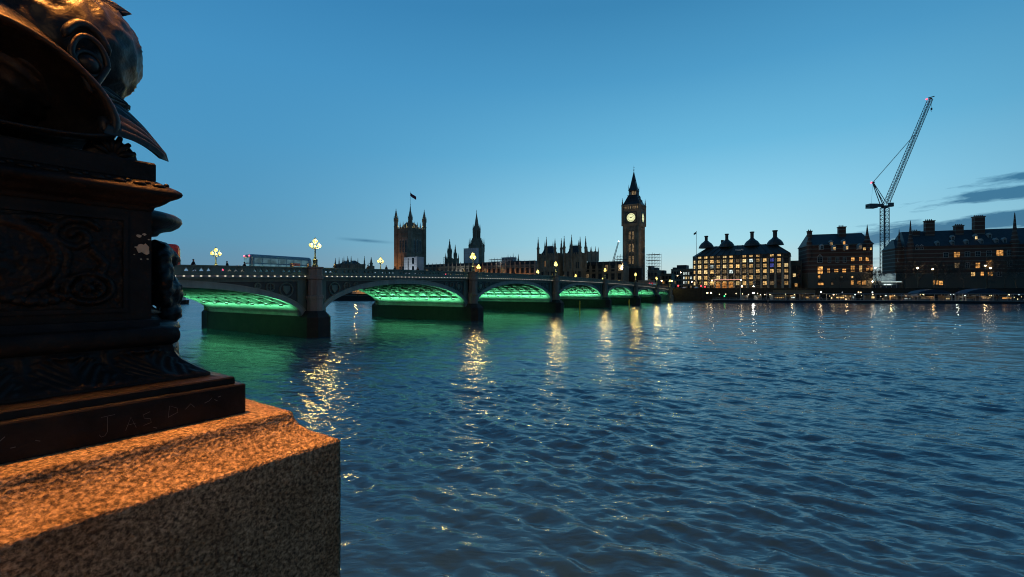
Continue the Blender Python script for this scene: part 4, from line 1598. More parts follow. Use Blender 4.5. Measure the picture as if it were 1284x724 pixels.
# marquee and lit rooms on the river terrace, seen through the second arch
x_, y_ = P(441, 388)
t_ = thing("terrace_pavilion", "low terrace pavilion with orange-lit windows seen through the second arch", "building", (x_, y_, 0), FAC)
w_ = span_to(441, 388, 470)
mb = MB()
mb.box(0, w_, 0, 7, 2.6, 8.6)
mb.build("wall", M['stone_pale'], t_)
mb = MB()
mb.prism_y([(-0.4, 8.602), (w_ + 0.4, 8.602), (w_ - 2, 10.4), (2, 10.4)], -0.3, 7.2)
mb.build("roof", M['slate'], t_)
for i in range(9):
    window(t_, (i + 0.5) * w_ / 9, 4.0, w_ / 9 * 0.66, 3.2, ['amber', 'warm', 'amber', 'dim', 'amber', 'warm', 'amber', 'dark', 'dim'][i], 0)
pl = bpy.data.lights.new("terrace_light", 'POINT')
pl.energy = 2600
pl.color = (1, 0.45, 0.14)
pl.shadow_soft_size = 0.4
po = bpy.data.objects.new("terrace_light", pl)
COL.objects.link(po)
po.parent = t_
po.location = (w_ * 0.45, -6, 8.0)


# ------------------------------------------------------------------ window-grid building with tall chimneys
def grid_building():
    y0 = 292.0
    x, y = P(873.5, y0)
    w = span_to(873.5, y0, 990.5)
    t = thing("window_grid_building", "dark building with a tight grid of lit windows and four flared chimneys", "building", (x, y, 0), FAC)
    zt = 27.6
    d = 38.0
    mb = MB()
    mb.prism([(0, 0), (w, 0), (w, d), (-3, d), (-3, 3.4)], GL - 0.5, zt)
    mb.build("wall", M['bronze'], t)
    nb = 14
    rows = [(9.0, 2.9), (12.6, 2.9), (16.3, 2.7), (19.6, 2.7), (22.9, 2.5), (26.0, 1.7)]
    rr = random.Random(21)
    lit = {  # row (from the top) -> how the fourteen bays read
        5: "plldpl?lll?ll?", 4: "ppllpldpwllbl?", 3: "plwlplllldlblp", 2: "pplddwdddllldl", 1: "pl?pd?dlldd??d", 0: "?lllllpll?ld?l"}
    kinds = {'p': 'pale_warm', 'l': 'warm', 'd': 'dim', 'b': 'bluewin', 'w': 'whitewin', '?': 'dark'}
    for j, (z, h) in enumerate(rows):
        for i in range(nb):
            kd = kinds[lit[j][i]]
            window(t, (i + 0.5) * w / nb, z, w / nb * 0.58, h * (0.86 if j < 5 else 0.8), kd, 0, nx=2, nz=2)
    # splayed corner bay
    ang = math.atan2(-3.4, 3.0)
    for j, (z, h) in enumerate(rows[:5]):
        link("window", win_mesh(2.0, h * 0.86, 'pale_warm' if j != 2 else 'warm'), t, (-1.5, 1.7, z), (0, 0, ang))
    # stone uprights between the bays, tapering upward
    for i in range(nb + 1):
        mb = MB()
        u = i * w / nb
        mb.frustum(u, -0.25, GL - 0.5, zt - 2.5, 0.62, 0.75, 0.38, 0.4)
        mb.build("upright", M['stone_pale'], t)
    mb = MB()
    for z, h in rows[1:]:
        mb.box(0, w, -0.18, 0, z - 0.75, z - 0.35)
    mb.build("sill_band", M['bronze'], t)
    # roof: steep lower slope, flatter top, with ducts running up to the chimneys
    mb = MB()
    mb.add([(-3.2, 3.2, zt), (0, -0.4, zt), (w + 0.4, -0.4, zt), (w + 0.4, d + 0.4, zt), (-3.2, d + 0.4, zt),
            (5.5, 9, 34.0), (8, 8, 34.2), (w - 8, 8, 34.2), (w - 8, d - 8, 34.2), (5.5, d - 8, 34.2)],
           [(0, 1, 6, 5), (1, 2, 7, 6), (2, 3, 8, 7), (3, 4, 9, 8), (4, 0, 5, 9), (5, 6, 7, 8, 9), (4, 3, 2, 1, 0)])
    for i in range(nb + 1):
        u = i * w / nb
        u2 = 8 + (w - 16) * i / nb
        mb.tube((u, -0.45, zt + 0.1), (u2, 7.9, 34.2), 0.28, n=4)
    rf = mb.build("roof", M['bronze'], t)
    for px, top_, fz, r in ((885.6, 41.4, 36.5, 0.95), (911.3, 42.0, 36.0, 0.95), (943.0, 42.4, 36.5, 1.0), (971.8, 42.4, 37.5, 1.15)):
        # chimney on the ridge 9 m behind the front
        u = span_to(873.5, y0, px) * 1.0
        u = u - 9 * (UX * 1 - (px - 642) / FPX * UY) / (UY + (px - 642) / FPX * UX)
        mb = MB()
        mb.lathe([(4.8, 33.4), (4.2, 35.0), (3.2, 36.4), (1.9, 37.4), (r, 38.4), (r, top_ - 0.8), (r * 1.3, top_ - 0.7), (r * 1.3, top_), (r * 0.8, top_)], 14, (u, 9, 0))
        mb.build("chimney", M['bronze'], rf)
    for u, z in ((13.5, 38.5), (16.5, 37.0), (28.0, 36.5), (43, 36)):
        mb = MB()
        mb.box(u - 0.8, u + 0.8, 12, 14, 34, z)
        mb.build("roof_vent", M['bronze'], rf)
    mb = MB()
    mb.box(w * 0.43, w * 0.52, 3.2, 5, 29.5, 31.5)
    mb.build("skylight", M['sheet'], rf)
    # red-lit canopy over the ground floor shops
    mb = MB()
    mb.box(w * 0.20, w * 0.50, -2.6, -0.8, 12.3, 12.5)
    cn_ = mb.build("shop_canopy", M['bronze'], t)
    M['neon'] = emitter("pink_neon", (1.0, 0.42, 0.32), 1.8)
    mb = MB()
    mb.box(w * 0.205, w * 0.495, -2.72, -2.602, 12.3, 12.5)
    mb.build("light_tube", M['neon'], cn_)
    mb = MB()
    mb.box(w * 0.20, w * 0.42, -0.9, -0.8, GL, 10.8)
    M['shopfront'] = lit_window("orange_shopfront", (1.0, 0.34, 0.07), 0.6)
    mb.build("shopfront", M['shopfront'], t)
    return t


grid_building()
mb = MB()
mb.lathe([(0.16, GL), (0.1, 43.0), (0.2, 43.3), (0.02, 43.6)], 6)
tag(mb.build("flagpole", M['steel'], None, (*P(873.2, 289), 0)), "thin flagpole at the left corner of the window-grid building", "flagpole")
mb = MB()
mb.grid([[(0.1 + u * 1.6, 0.2 * math.sin(u * 6), 43.1 - v * 1.3 - 1.0 * u) for u in np.linspace(0, 1, 6)] for v in (0, 0.5, 1)])
tag(mb.build("flag", M['hull'], None, (*P(873.2, 289), 0), (0, 0, math.pi)), "small dark flag drooping at the left corner of the window-grid building", "flag")


# ------------------------------------------------------------------ link block
x_, y_ = P(991.5, 278)
w_ = span_to(991.5, 278, 1014)
t_ = thing("link_building", "low plain block with a brick chimney between the grid building and the banded one", "building", (x_, y_, 0), FAC)
mb = MB()
mb.box(0, w_, 0, 14, GL - 0.5, 24.0)
mb.box(w_ * 0.55, w_ * 0.8, 3, 6, 24, 31.0)
mb.build("wall", M['stone_dark'], t_)
for i, (u, z, kd) in enumerate(((0.2, 14, 'pale_warm'), (0.45, 14, 'dark'), (0.2, 18.5, 'dark'), (0.45, 18.5, 'dark'), (0.93, 17, 'amber'), (0.93, 12.5, 'amber'), (0.3, 8, 'warm'))):
    window(t_, u * w_, z, 1.6, 2.2, kd, 0)
mb = MB()
mb.box(-1, w_ * 0.6, -3.0, -0.2, 10.2, 10.6)
for u in (0, 0.3, 0.58):
    mb.box(u * w_ - 0.15, u * w_ + 0.15, -2.9, -2.6, GL, 10.2)
mb.build("canopy", M['stone_pale'], t_)


# ------------------------------------------------------------------ banded brick houses
def banded(name):
    m = bpy.data.materials.new(name)
    m.use_nodes = True
    t = m.node_tree
    b = t.nodes["Principled BSDF"]
    b.inputs["Roughness"].default_value = 0.9
    co = t.nodes.new("ShaderNodeTexCoord")
    sp = t.nodes.new("ShaderNodeSeparateXYZ")
    t.links.new(co.outputs["Object"], sp.inputs[0])
    a = t.nodes.new("ShaderNodeMath")
    a.operation = 'MODULO'
    a.inputs[1].default_value = 2.3
    t.links.new(sp.outputs[2], a.inputs[0])
    g = t.nodes.new("ShaderNodeMath")
    g.operation = 'GREATER_THAN'
    g.inputs[1].default_value = 1.75
    t.links.new(a.outputs[0], g.inputs[0])
    h = t.nodes.new("ShaderNodeMath")
    h.operation = 'GREATER_THAN'
    h.inputs[1].default_value = 15.5
    t.links.new(sp.outputs[2], h.inputs[0])
    gm = t.nodes.new("ShaderNodeMath")
    gm.operation = 'MULTIPLY'
    t.links.new(g.outputs[0], gm.inputs[0])
    t.links.new(h.outputs[0], gm.inputs[1])
    no = t.nodes.new("ShaderNodeTexNoise")
    no.inputs["Scale"].default_value = 0.7
    no.inputs["Detail"].default_value = 6
    t.links.new(co.outputs["Object"], no.inputs[0])
    cr = t.nodes.new("ShaderNodeValToRGB")
    cr.color_ramp.elements[0].color = (0.11, 0.05, 0.038, 1)
    cr.color_ramp.elements[1].color = (0.21, 0.10, 0.07, 1)
    t.links.new(no.outputs[0], cr.inputs[0])
    gr = t.nodes.new("ShaderNodeMix")
    gr.data_type = 'RGBA'
    gr.inputs[6].default_value = (0.17, 0.15, 0.12, 1)     # granite below
    t.links.new(h.outputs[0], gr.inputs[0])
    t.links.new(cr.outputs[0], gr.inputs[7])
    mx = t.nodes.new("ShaderNodeMix")
    mx.data_type = 'RGBA'
    mx.inputs[7].default_value = (0.24, 0.215, 0.175, 1)
    t.links.new(gm.outputs[0], mx.inputs[0])
    t.links.new(gr.outputs[2], mx.inputs[6])
    t.links.new(mx.outputs[2], b.inputs["Base Color"])
    return m


M['banded'] = banded("brick_with_stone_bands")


def brick_house(label, px0, px1, y0, d, eav, ridge, chims, spires, wins, dormers, rz=FAC + 0.22):
    dr = (math.cos(rz), math.sin(rz))
    x, y = P(px0, y0)
    w = span_to(px0, y0, px1, dr)
    t = thing("banded_brick_building", label, "building", (x, y, 0), rz)
    at = lambda px: span_to(px0, y0, px, dr)
    zat = lambda py, px: Z(py, y0 + dr[1] * at(px))
    mb = MB()
    mb.box(0, w, 0, d, GL - 0.5, eav)
    mb.box(-0.35, w + 0.35, -0.35, d + 0.35, eav, eav + 0.6)
    for z in (12.5, 17.0):
        mb.box(-0.2, w + 0.2, -0.2, 0, z, z + 0.4)
    # gables at both ends of the front
    mb.build("wall", M['banded'], t)
    mb = MB()
    mb.frustum(w / 2, d / 2, eav + 0.602, ridge, w / 2 + 0.2, d / 2 + 0.2, w / 2 - 2.0, 1.2)
    rf = mb.build("roof", M['slate'], t)
    for (px, wd, zt) in chims:
        mb = MB()
        u = at(px)
        z1 = zat(zt, px)
        mb.box(u - wd / 2, u + wd / 2, d * 0.3, d * 0.3 + 3, eav, z1 - 0.9)
        mb.box(u - wd / 2 - 0.25, u + wd / 2 + 0.25, d * 0.3 - 0.25, d * 0.3 + 3.25, z1 - 0.9, z1 - 0.4)
        for q in range(max(2, int(wd / 0.9))):
            mb.lathe([(0.3, z1 - 0.4), (0.22, z1 + 0.5)], 6, (u - wd / 2 + 0.5 + q * 0.9, d * 0.3 + 1.5, 0))
        mb.box(u - wd / 2 - 0.4, u + wd / 2 + 0.4, d * 0.3 - 0.6, d * 0.3 + 3.4, eav + 2.2, eav + 3.4)
        mb.build("chimney", M['banded'], rf)
    for (px, zt, r, dd_) in spires:
        mb = MB()
        u = at(px)
        z1 = zat(zt, px)
        mb.lathe([(r * 0.3, eav - 9), (r, eav - 6.5), (r, eav + 1.5), (r * 1.2, eav + 1.7), (r * 0.9, eav + 2.6), (r * 0.45, eav + 2.6 + (z1 - eav - 3) * 0.4), (r * 0.14, z1 - 1.2), (0.03, z1)], 10, (u, dd_, 0))
        mb.build("corner_turret", M['banded'], t)
    for (px, py, ww, hh, kd, ar) in wins:
        u = at(px)
        zc = zat(py, px)
        window(t, u, zc - hh / 2, ww, hh, kd, 0, nx=2, nz=3 if hh > 2.5 else 2, arch=ar, frame='frame_pale' if kd == 'dark' else 'frame_dark')
    for (px, py, kd) in dormers:
        u = at(px)
        zc = zat(py, px)
        run = (zc - 1 - eav - 0.6) / (ridge - eav - 0.6) * (d / 2 - 1.0)
        mb = MB()
        mb.box(u - 0.8, u + 0.8, run - 0.1, run + 3.2, zc - 1.4, zc + 0.8)
        mb.prism_y([(u - 1.0, zc + 0.8), (u + 1.0, zc + 0.8), (u, zc + 1.9)], run - 0.3, run + 3.2)
        dm = mb.build("dormer", M['frame_pale'], rf)
        link("window", win_mesh(1.2, 1.8, kd, frame='frame_pale'), dm, (u, run - 0.12, zc - 1.1))
    return t, w, at, zat


brick_house("smaller banded brick building with dormers and scattered amber windows left of the crane", 1013.5, 1094.5, 262, 22, 31.5, 39.0,
            [(1020, 2.0, 287), (1061.6, 3.4, 281.5)], [(1088.3, 281, 1.5, 1.0), (1015.0, 293, 1.3, 0.5)],
            [(1028.5, 339, 2.7, 4.2, 'amber', False), (1039, 339.5, 1.5, 2.6, 'amber', False), (1048.5, 339.5, 2.2, 2.0, 'amber', False), (1058.5, 339.5, 2.0, 2.2, 'amber', False),
             (1069.3, 337.2, 2.2, 3.6, 'amber', False), (1079.2, 337, 1.6, 3.6, 'warm', False), (1088, 338.3, 1.6, 1.6, 'amber', False), (1093, 338, 1.2, 2.0, 'amber', False),
             (1069.3, 325.4, 1.8, 2.2, 'amber', False), (1079, 325, 1.6, 2.2, 'amber', False), (1087.3, 325.2, 1.6, 2.2, 'amber', False),
             (1027, 347.5, 1.3, 1.8, 'amber', False), (1055.5, 347.8, 1.3, 1.1, 'dim', False), (1068.3, 347.8, 1.3, 1.1, 'warm', False),
             (1029, 356.3, 3.0, 1.5, 'amber', True), (1043.5, 356, 1.2, 1.5, 'dim', True), (1068.5, 354.5, 1.5, 2.8, 'amber', False), (1077.2, 354.5, 1.7, 2.4, 'amber', False), (1083.2, 354.5, 1.9, 2.6, 'amber', False),
             (1028, 326, 2.4, 3.2, 'dark', True), (1040, 326, 1.4, 3.0, 'dark', False), (1050, 326, 1.4, 3.0, 'dark', False), (1059, 326, 1.4, 3.0, 'dark', False), (1087.5, 312.2, 4.2, 1.6, 'warm', False)],
            [(1042.3, 312.5, 'warm'), (1058, 311.5, 'warm'), (1074.8, 310.5, 'dim'), (1028, 311, 'dark'), (1042, 305.5, 'warm'), (1058, 304.5, 'amber')])
brick_house("larger banded brick building with two broad chimneys and pale dormers behind the trees", 1136, 1320, 268, 24, 31.0, 41.5,
            [(1175, 4.2, 273.5), (1239, 4.6, 268), (1157, 3.2, 287), (1213, 3.6, 279.5)], [(1142, 276, 1.6, 0.4), (1273, 266, 1.8, 0.4)],
            [(1199.8, 319.5, 3.0, 3.2, 'amber', False), (1253.5, 317.4, 3.2, 3.4, 'amber', False), (1200, 333, 2.4, 3.0, 'dim', False), (1226, 333, 2.2, 3.2, 'amber', False), (1240.3, 331.5, 2.8, 4.2, 'amber', False),
             (1220, 344, 2.0, 2.4, 'warm', False), (1231.5, 343.5, 1.6, 2.4, 'amber', False), (1241.5, 343.6, 2.4, 2.4, 'amber', False), (1173.3, 354.5, 2.6, 2.6, 'amber', False), (1179.8, 355, 1.9, 2.6, 'amber', False),
             (1213, 319, 2.2, 2.8, 'dark', False), (1226, 318.5, 2.2, 2.8, 'dark', False), (1240, 318, 2.2, 2.8, 'dark', False), (1266, 317, 2.2, 2.8, 'dark', False), (1186, 320, 2.2, 2.8, 'dark', False),
             (1150, 311, 1.5, 2.0, 'dark', True), (1155.5, 311, 1.5, 2.0, 'dark', True), (1213, 333, 2.0, 3.0, 'dark', False), (1266, 331, 2.0, 3.0, 'dark', False), (1253, 344, 2.0, 2.4, 'dark', False)],
            [(1176, 306, 'dark'), (1195, 305, 'dark'), (1213, 304, 'dark'), (1232, 303.2, 'dark'), (1251, 302.4, 'dark'), (1229.5, 297, 'pale_warm'), (1200, 298, 'dark'), (1248, 295, 'dark'), (1262, 301.8, 'dark')])
brick_house("narrow brick wing with a slim spire at the left end behind the trees", 1122.5, 1136, 272, 18, 30.5, 37.0, [], [(1128, 286.5, 1.2, 0.6)],
            [(1131, 311.5, 1.0, 2.2, 'dark', False), (1134, 311.5, 1.0, 2.2, 'dark', False), (1127, 326, 1.2, 2.2, 'dark', False)], [])


# ------------------------------------------------------------------ crane
def lattice(mb, a, b, w0, w1, n, r=0.1, br_=0.07):
    a, b = Vector(a), Vector(b)
    d = (b - a).normalized()
    s = d.cross(Vector((0, 1, 0.02))).normalized()
    u = s.cross(d).normalized()
    cs = [(-1, -1), (1, -1), (1, 1), (-1, 1)]
    pt = lambda i, k: a + (b - a) * (i / n) + (s * cs[k][0] + u * cs[k][1]) * (w0 + (w1 - w0) * i / n) / 2
    for k in range(4):
        mb.tube(pt(0, k), pt(n, k), r, n=4)
        for i in range(n):
            q = (k + 1) % 4
            mb.tube(pt(i, k), pt(i + 1, q), br_, n=3)
            mb.tube(pt(i + 1, k), pt(i + 1, q), br_, n=3)


def crane():
    y0 = 300.0
    x, y = P(1109.2, y0)
    t = thing("tower_crane", "tall luffing tower crane with a raised lattice jib and red warning lights", "crane", (x, y, 0))
    k = y0 / FPX
    zs = Z(261, y0)
    mb = MB()
    lattice(mb, (0, 0, GL), (0, 0, zs), 3.3, 3.3, 22, 0.26, 0.13)
    mb.box(-2.6, 2.6, -2.6, 2.6, GL, GL + 1.2)
    mb.build("mast", M['steel'], t)
    mb = MB()
    mb.lathe([(2.0, zs), (2.0, zs + 0.9)], 12)
    mb.box(-11.2, 4.8, -1.6, 1.6, zs + 0.9, zs + 1.5)
    mb.box(-11.2, -6.0, -1.9, 1.9, zs - 0.2, zs + 2.6)
    mb.box(-5.9, -1.8, -1.7, 1.7, zs + 1.5, zs + 2.4)
    mb.box(1.9, 4.6, -1.9, -0.2, zs + 0.7, zs + 3.2)
    mb.box(-10.6, 4.6, -1.72, -1.66, zs + 2.4, zs + 2.5)
    mb.build("slewing_platform", M['steel'], t)
    at = lambda px, py: ((px - 1109.2) * k, 0, Z(py, y0))
    A, B = at(1111.5, 255.5), at(1166.5, 124.5)
    mb = MB()
    lattice(mb, A, B, 2.3, 1.9, 34, 0.17, 0.09)
    jb = mb.build("jib", M['steel'], t)
    mb = MB()
    C_ = at(1094.5, 229)
    D_ = at(1105, 256)
    for yy in (-1, 1):
        mb.tube((D_[0], yy, D_[2]), (C_[0], yy * 0.4, C_[2]), 0.24, n=4)
        mb.tube((D_[0] + 3.0, yy, D_[2]), (C_[0], yy * 0.4, C_[2]), 0.2, n=4)
    for i in range(8):
        f = i / 8
        mb.tube((D_[0] + (C_[0] - D_[0]) * f, -1 + .6 * f, D_[2] + (C_[2] - D_[2]) * f), (D_[0] + 3 + (C_[0] - D_[0] - 3) * (f + 0.09), 1 - .6 * f, D_[2] + (C_[2] - D_[2]) * (f + 0.09)), 0.1, n=4)
    mb.cbox((C_[0], 0, C_[2]), (1.6, 1.4, 0.7))
    mb.build("back_frame", M['steel'], t)
    mb = MB()
    E_ = at(1146, 170)
    for yy in (-0.3, 0.3):
        mb.tube((C_[0], yy, C_[2]), (E_[0], yy, E_[2]), 0.10, n=4)
    mb.tube((C_[0], 0, C_[2]), (at(1092.5, 255)[0], 0, zs + 2.5), 0.05, n=3)
    H_ = at(1168, 136)
    mb.tube((H_[0], 0, Z(123, y0)), (H_[0], 0, H_[2]), 0.06, n=3)
    mb.build("cable", M['hull'], t)
    mb = MB()
    mb.cbox((H_[0], 0, H_[2] - 0.4), (0.8, 0.5, 1.3))
    mb.path([(H_[0] + 0.35 * math.cos(a), 0, H_[2] - 1.5 + 0.45 * math.sin(a)) for a in np.linspace(1.6, 5.6, 8)], 0.14, 5)
    mb.build("hook_block", M['hull'], t)
    mb = MB()
    mb.tube(at(1164, 123), at(1171.5, 121), 0.3, n=5)
    mb.lathe([(0.8, -0.3), (0.8, 0.3)], 10, at(1167, 124))
    mb.build("jib_head", M['steel'], jb)
    M['red'] = emitter("red_beacon", (1.0, 0.06, 0.10), 4.0)
    for (px, py) in ((1162, 124.6), (1092.4, 229.2)):
        mb = MB()
        mb.ball(at(px, py), 0.55, 8, 5)
        mb.build("warning_light", M['red'], t)


crane()
# small white-lit crane beside the clock tower
x_, y_ = P(769, 372)
t_ = thing("small_crane", "small mobile crane jib with a light at its tip left of the clock tower", "crane", (x_, y_, 0))
mb = MB()
lattice(mb, (0, 0, 24), (0.3, 0, 30), 1.3, 1.3, 4, 0.14, 0.08)
lattice(mb, (0, 0, 30), (4.3, 0, Z(303.5, 372)), 1.0, 0.7, 12, 0.12, 0.07)
mb.box(-1, 1, -1, 1, GL, 24)
mb.build("jib", M['steel'], t_)
mb = MB()
mb.ball((4.4, 0, Z(303, 372)), 0.4, 8, 5)
mb.build("tip_light", M['lamp_white'], t_)


# ------------------------------------------------------------------ site compound below the crane
x_, y_ = P(1096, 262)
t_ = thing("lit_compound", "white-lit compound with a glowing canopy at the foot of the crane", "pavilion", (x_, y_, 0), FAC + 0.35)
w_ = span_to(1096, 262, 1130, (math.cos(FAC + 0.35), math.sin(FAC + 0.35)))
mb = MB()
mb.box(0, w_, 5, 12, GL, Z(343, 260))
mb.build("wall", M['sheet'], t_)
mb = MB()
mb.box(-0.8, w_ + 0.5, -1.5, 5, 10.9, 11.25)
for u in np.linspace(0.2, w_ - 0.2, 6):
    mb.box(u - 0.1, u + 0.1, -1.3, -1.1, GL, 10.9)
mb.build("canopy", M['white'], t_)
M['cold'] = emitter("cold_white_light", (0.80, 1.0, 0.95), 1.6)
mb = MB()
mb.box(w_ * 0.22, w_ * 0.96, -1.4, -1.0, 10.65, 10.88)
mb.box(w_ * 0.55, w_ * 0.85, 4.7, 4.95, 8.4, 9.4)
mb.build("light_panel", M['cold'], t_)
mb = MB()
mb.box(0.5, w_ - 0.5, 1.5, 1.9, GL, 9.0)
mb.build("barrier", M['canopy_blue'], t_)
for u in (0.3, 0.75):
    pl = bpy.data.lights.new("compound_light", 'POINT')
    pl.energy = 150
    pl.color = (0.8, 1.0, 0.9)
    pl.shadow_soft_size = 0.3
    po = bpy.data.objects.new("compound_light", pl)
    COL.objects.link(po)
    po.parent = t_
    po.location = (u * w_, 1.0, 13.5)


# ------------------------------------------------------------------ bare trees along the embankment
def bare_tree(x, y, h, seed, label, spread=0.5, group="bare plane trees along the far embankment", name="plane_tree", z0=GL, twigs=5):
    rr = random.Random(seed)
    t = thing(name, label, "tree", (x, y, z0), group=group)
    tr, cr = MB(), MB()
    tips = []

    def grow(p, d, ln, r, lv):
        pts, rad = [p], [r]
        n = 4
        q = p.copy()
        for i in range(n):
            d = (d + Vector((rr.gauss(0, 0.13), rr.gauss(0, 0.13), rr.gauss(0.03, 0.08)))).normalized()
            q = q + d * ln / n
            pts.append(q.copy())
            rad.append(r * (1 - 0.4 * (i + 1) / n))
        (tr if lv < 2 else cr).path(pts, rad, 6 if lv < 2 else 4 if lv < 4 else 3, lv < 1)
        if lv >= twigs:
            return
        k = 3 if lv in (0, 1, 2) else 2 + (rr.random() < 0.5)
        for j in range(k + (1 if lv == 0 else 0)):
            f = rr.uniform(0.45, 1.0) if lv else rr.uniform(0.6, 1.0)
            idx = min(n, max(1, int(round(f * n))))
            ax = Vector((rr.gauss(0, 1), rr.gauss(0, 1), rr.gauss(0, 1))).cross(d)
            if ax.length < 1e-3:
                continue
            nd = (Matrix.Rotation(rr.uniform(0.3, spread + 0.35), 3, ax.normalized()) @ d)
            nd = (nd + Vector((0, 0, 0.12))).normalized()
            grow(pts[idx].copy(), nd, ln * rr.uniform(0.62, 0.86), max(0.035, rad[idx] * 0.66), lv + 1)

    grow(Vector((0, 0, 0)), Vector((0, 0, 1)), h * 0.30, h * 0.021, 0)
    tr.build("trunk", M['bark'], t)
    cr.build("crown", M['twig'], t)
    return t


TREES = [(1104, 246, 15.5, "bare tree standing before the white-lit compound at the crane's foot"), (1131, 243, 18.5, "bare tree left of the brick wing's slim spire"),
         (1151, 238, 20.0, "bare tree with a lit lamp against its trunk, second right of the compound"), (1171, 246, 20.5, "bare tree whose trunk stands left of two orange ground-floor windows"),
         (1187, 233, 19.0, "bare tree with an orange-lit forked trunk"), (1209, 241, 21.0, "bare tree below the third pale dormer"),
         (1237, 234, 21.5, "bare tree with paired street lamps beside its trunk"), (1261, 241, 21.0, "bare tree with lamp-lit twigs right of the paired lamps"),
         (1275, 230, 20.5, "bare tree at the right end of the row near the picture's edge"), (1052, 250, 12.5, "small bare tree before the left banded brick building"),
         (1076, 248, 11.5, "smaller bare tree before the amber ground-floor windows")]
for i, (px, yy, h, lab) in enumerate(TREES):
    bare_tree(*P(px, yy), h, 40 + i, lab, 0.62, twigs=6 if h > 14 else 5)
for i, (px, yy, h, lab) in enumerate(((300, 520, 20, "dark bare tree far up the river behind the first arch, nearer the far pavilion"), (380, 520, 22, "dark bare tree far up the river between the two left piers"),
                                      (405, 510, 20, "dark bare tree far up the river just left of the far pavilion"), (418, 500, 18, "dark bare tree far up the river beside the far pavilion's left corner"))):
    bare_tree(*P(px, yy), h * 0.8, 70 + i, lab, 0.7, "garden trees beyond the bridge", z0=4.0, twigs=4)


# ------------------------------------------------------------------ street lamps on the far side
def street_lamp(label, px, py, y0, glow, group, r=0.32, base=GL, arm=0.0):
    x, y = P(px, y0)
    z = Z(py, y0)
    t = thing("street_lamp", label, "street lamp", (x, y, base), group=group)
    mb = MB()
    mb.lathe([(0.2, 0), (0.2, 0.6), (0.1, 0.8), (0.06, z - base - 0.3)], 8)
    if arm:
        mb.path([(0, 0, z - base - 0.5), (arm * 0.4, 0, z - base + 0.1), (arm, 0, z - base + 0.25)], 0.05, 5)
    mb.build("post", M['lamp_iron'], t)
    mb = MB()
    mb.sm = True
    mb.ball((arm, 0, z - base), r, 8, 6)
    mb.build("lamp_globe", glow, t)
    return t


M['street_glow'] = emitter("street_lamp_glow", (1.0, 0.72, 0.40), 55.0)
M['sodium_glow'] = emitter("sodium_street_glow", (1.0, 0.62, 0.22), 26.0)
for px, py, y0, lab in ((1097.5, 336.5, 250, "white street lamp at the right corner of the smaller banded building"), (1150.7, 336.2, 236, "white street lamp before the brick wing, left of another"),
                        (1169.5, 337.8, 236, "white street lamp above the two orange ground-floor windows"), (1235.6, 333.3, 232, "higher of the two paired lamps by the tall amber window"),
                        (1241.8, 336.4, 232, "lower of the two paired lamps by the tall amber window"), (1094.0, 353.3, 250, "low white lamp at the left end of the glowing compound canopy")):
    street_lamp(lab, px, py, y0, M['street_glow'], "street lamps on the far embankment")
for px, py, y0, lab, g_ in ((829.5, 352.3, 300, "white street lamp just past the bridge's last far lamp", 'street_glow'), (842.5, 352.5, 285, "amber street lamp at the end of the bridge parapet", 'sodium_glow'),
                            (849.5, 345.8, 330, "amber street lamp left of the low office block", 'sodium_glow'), (853.5, 341.9, 340, "white street lamp highest beside the low office block", 'street_glow'),
                            (867.5, 353.5, 290, "lamp at the splayed corner of the window-grid building", 'street_glow'), (893, 352.0, 283, "lamp at the left end of the pink light tube", 'street_glow'),
                            (929, 351.6, 272, "lamp at the right end of the pink light tube", 'street_glow'), (930.3, 359.3, 262, "low lamp under the right end of the pink light tube", 'street_glow'),
                            (944.8, 359.2, 262, "low lamp in front of the window-grid building's middle bays", 'street_glow')):
    street_lamp(lab, px, py, y0, M[g_], "street lamps by the bridge end", 0.3)
# red signals
M['signal_red'] = emitter("red_signal", (1.0, 0.03, 0.04), 5.0)
for px, py, lab in ((884, 359.7, "brighter red traffic signal before the grid building's left bays"), (879, 358.8, "dimmer red traffic signal left of the bright one"), (850.5, 358.6, "red traffic signal at the bridge end")):
    street_lamp(lab, px, py, 262, M['signal_red'], "red signals at the bridge end", 0.42)["category"] = "traffic light"


# ------------------------------------------------------------------ landing stages, boats and their lamps
RV = math.atan2(-9.5, 59.0)          # direction of the far embankment here
PD = (math.cos(RV), math.sin(RV))


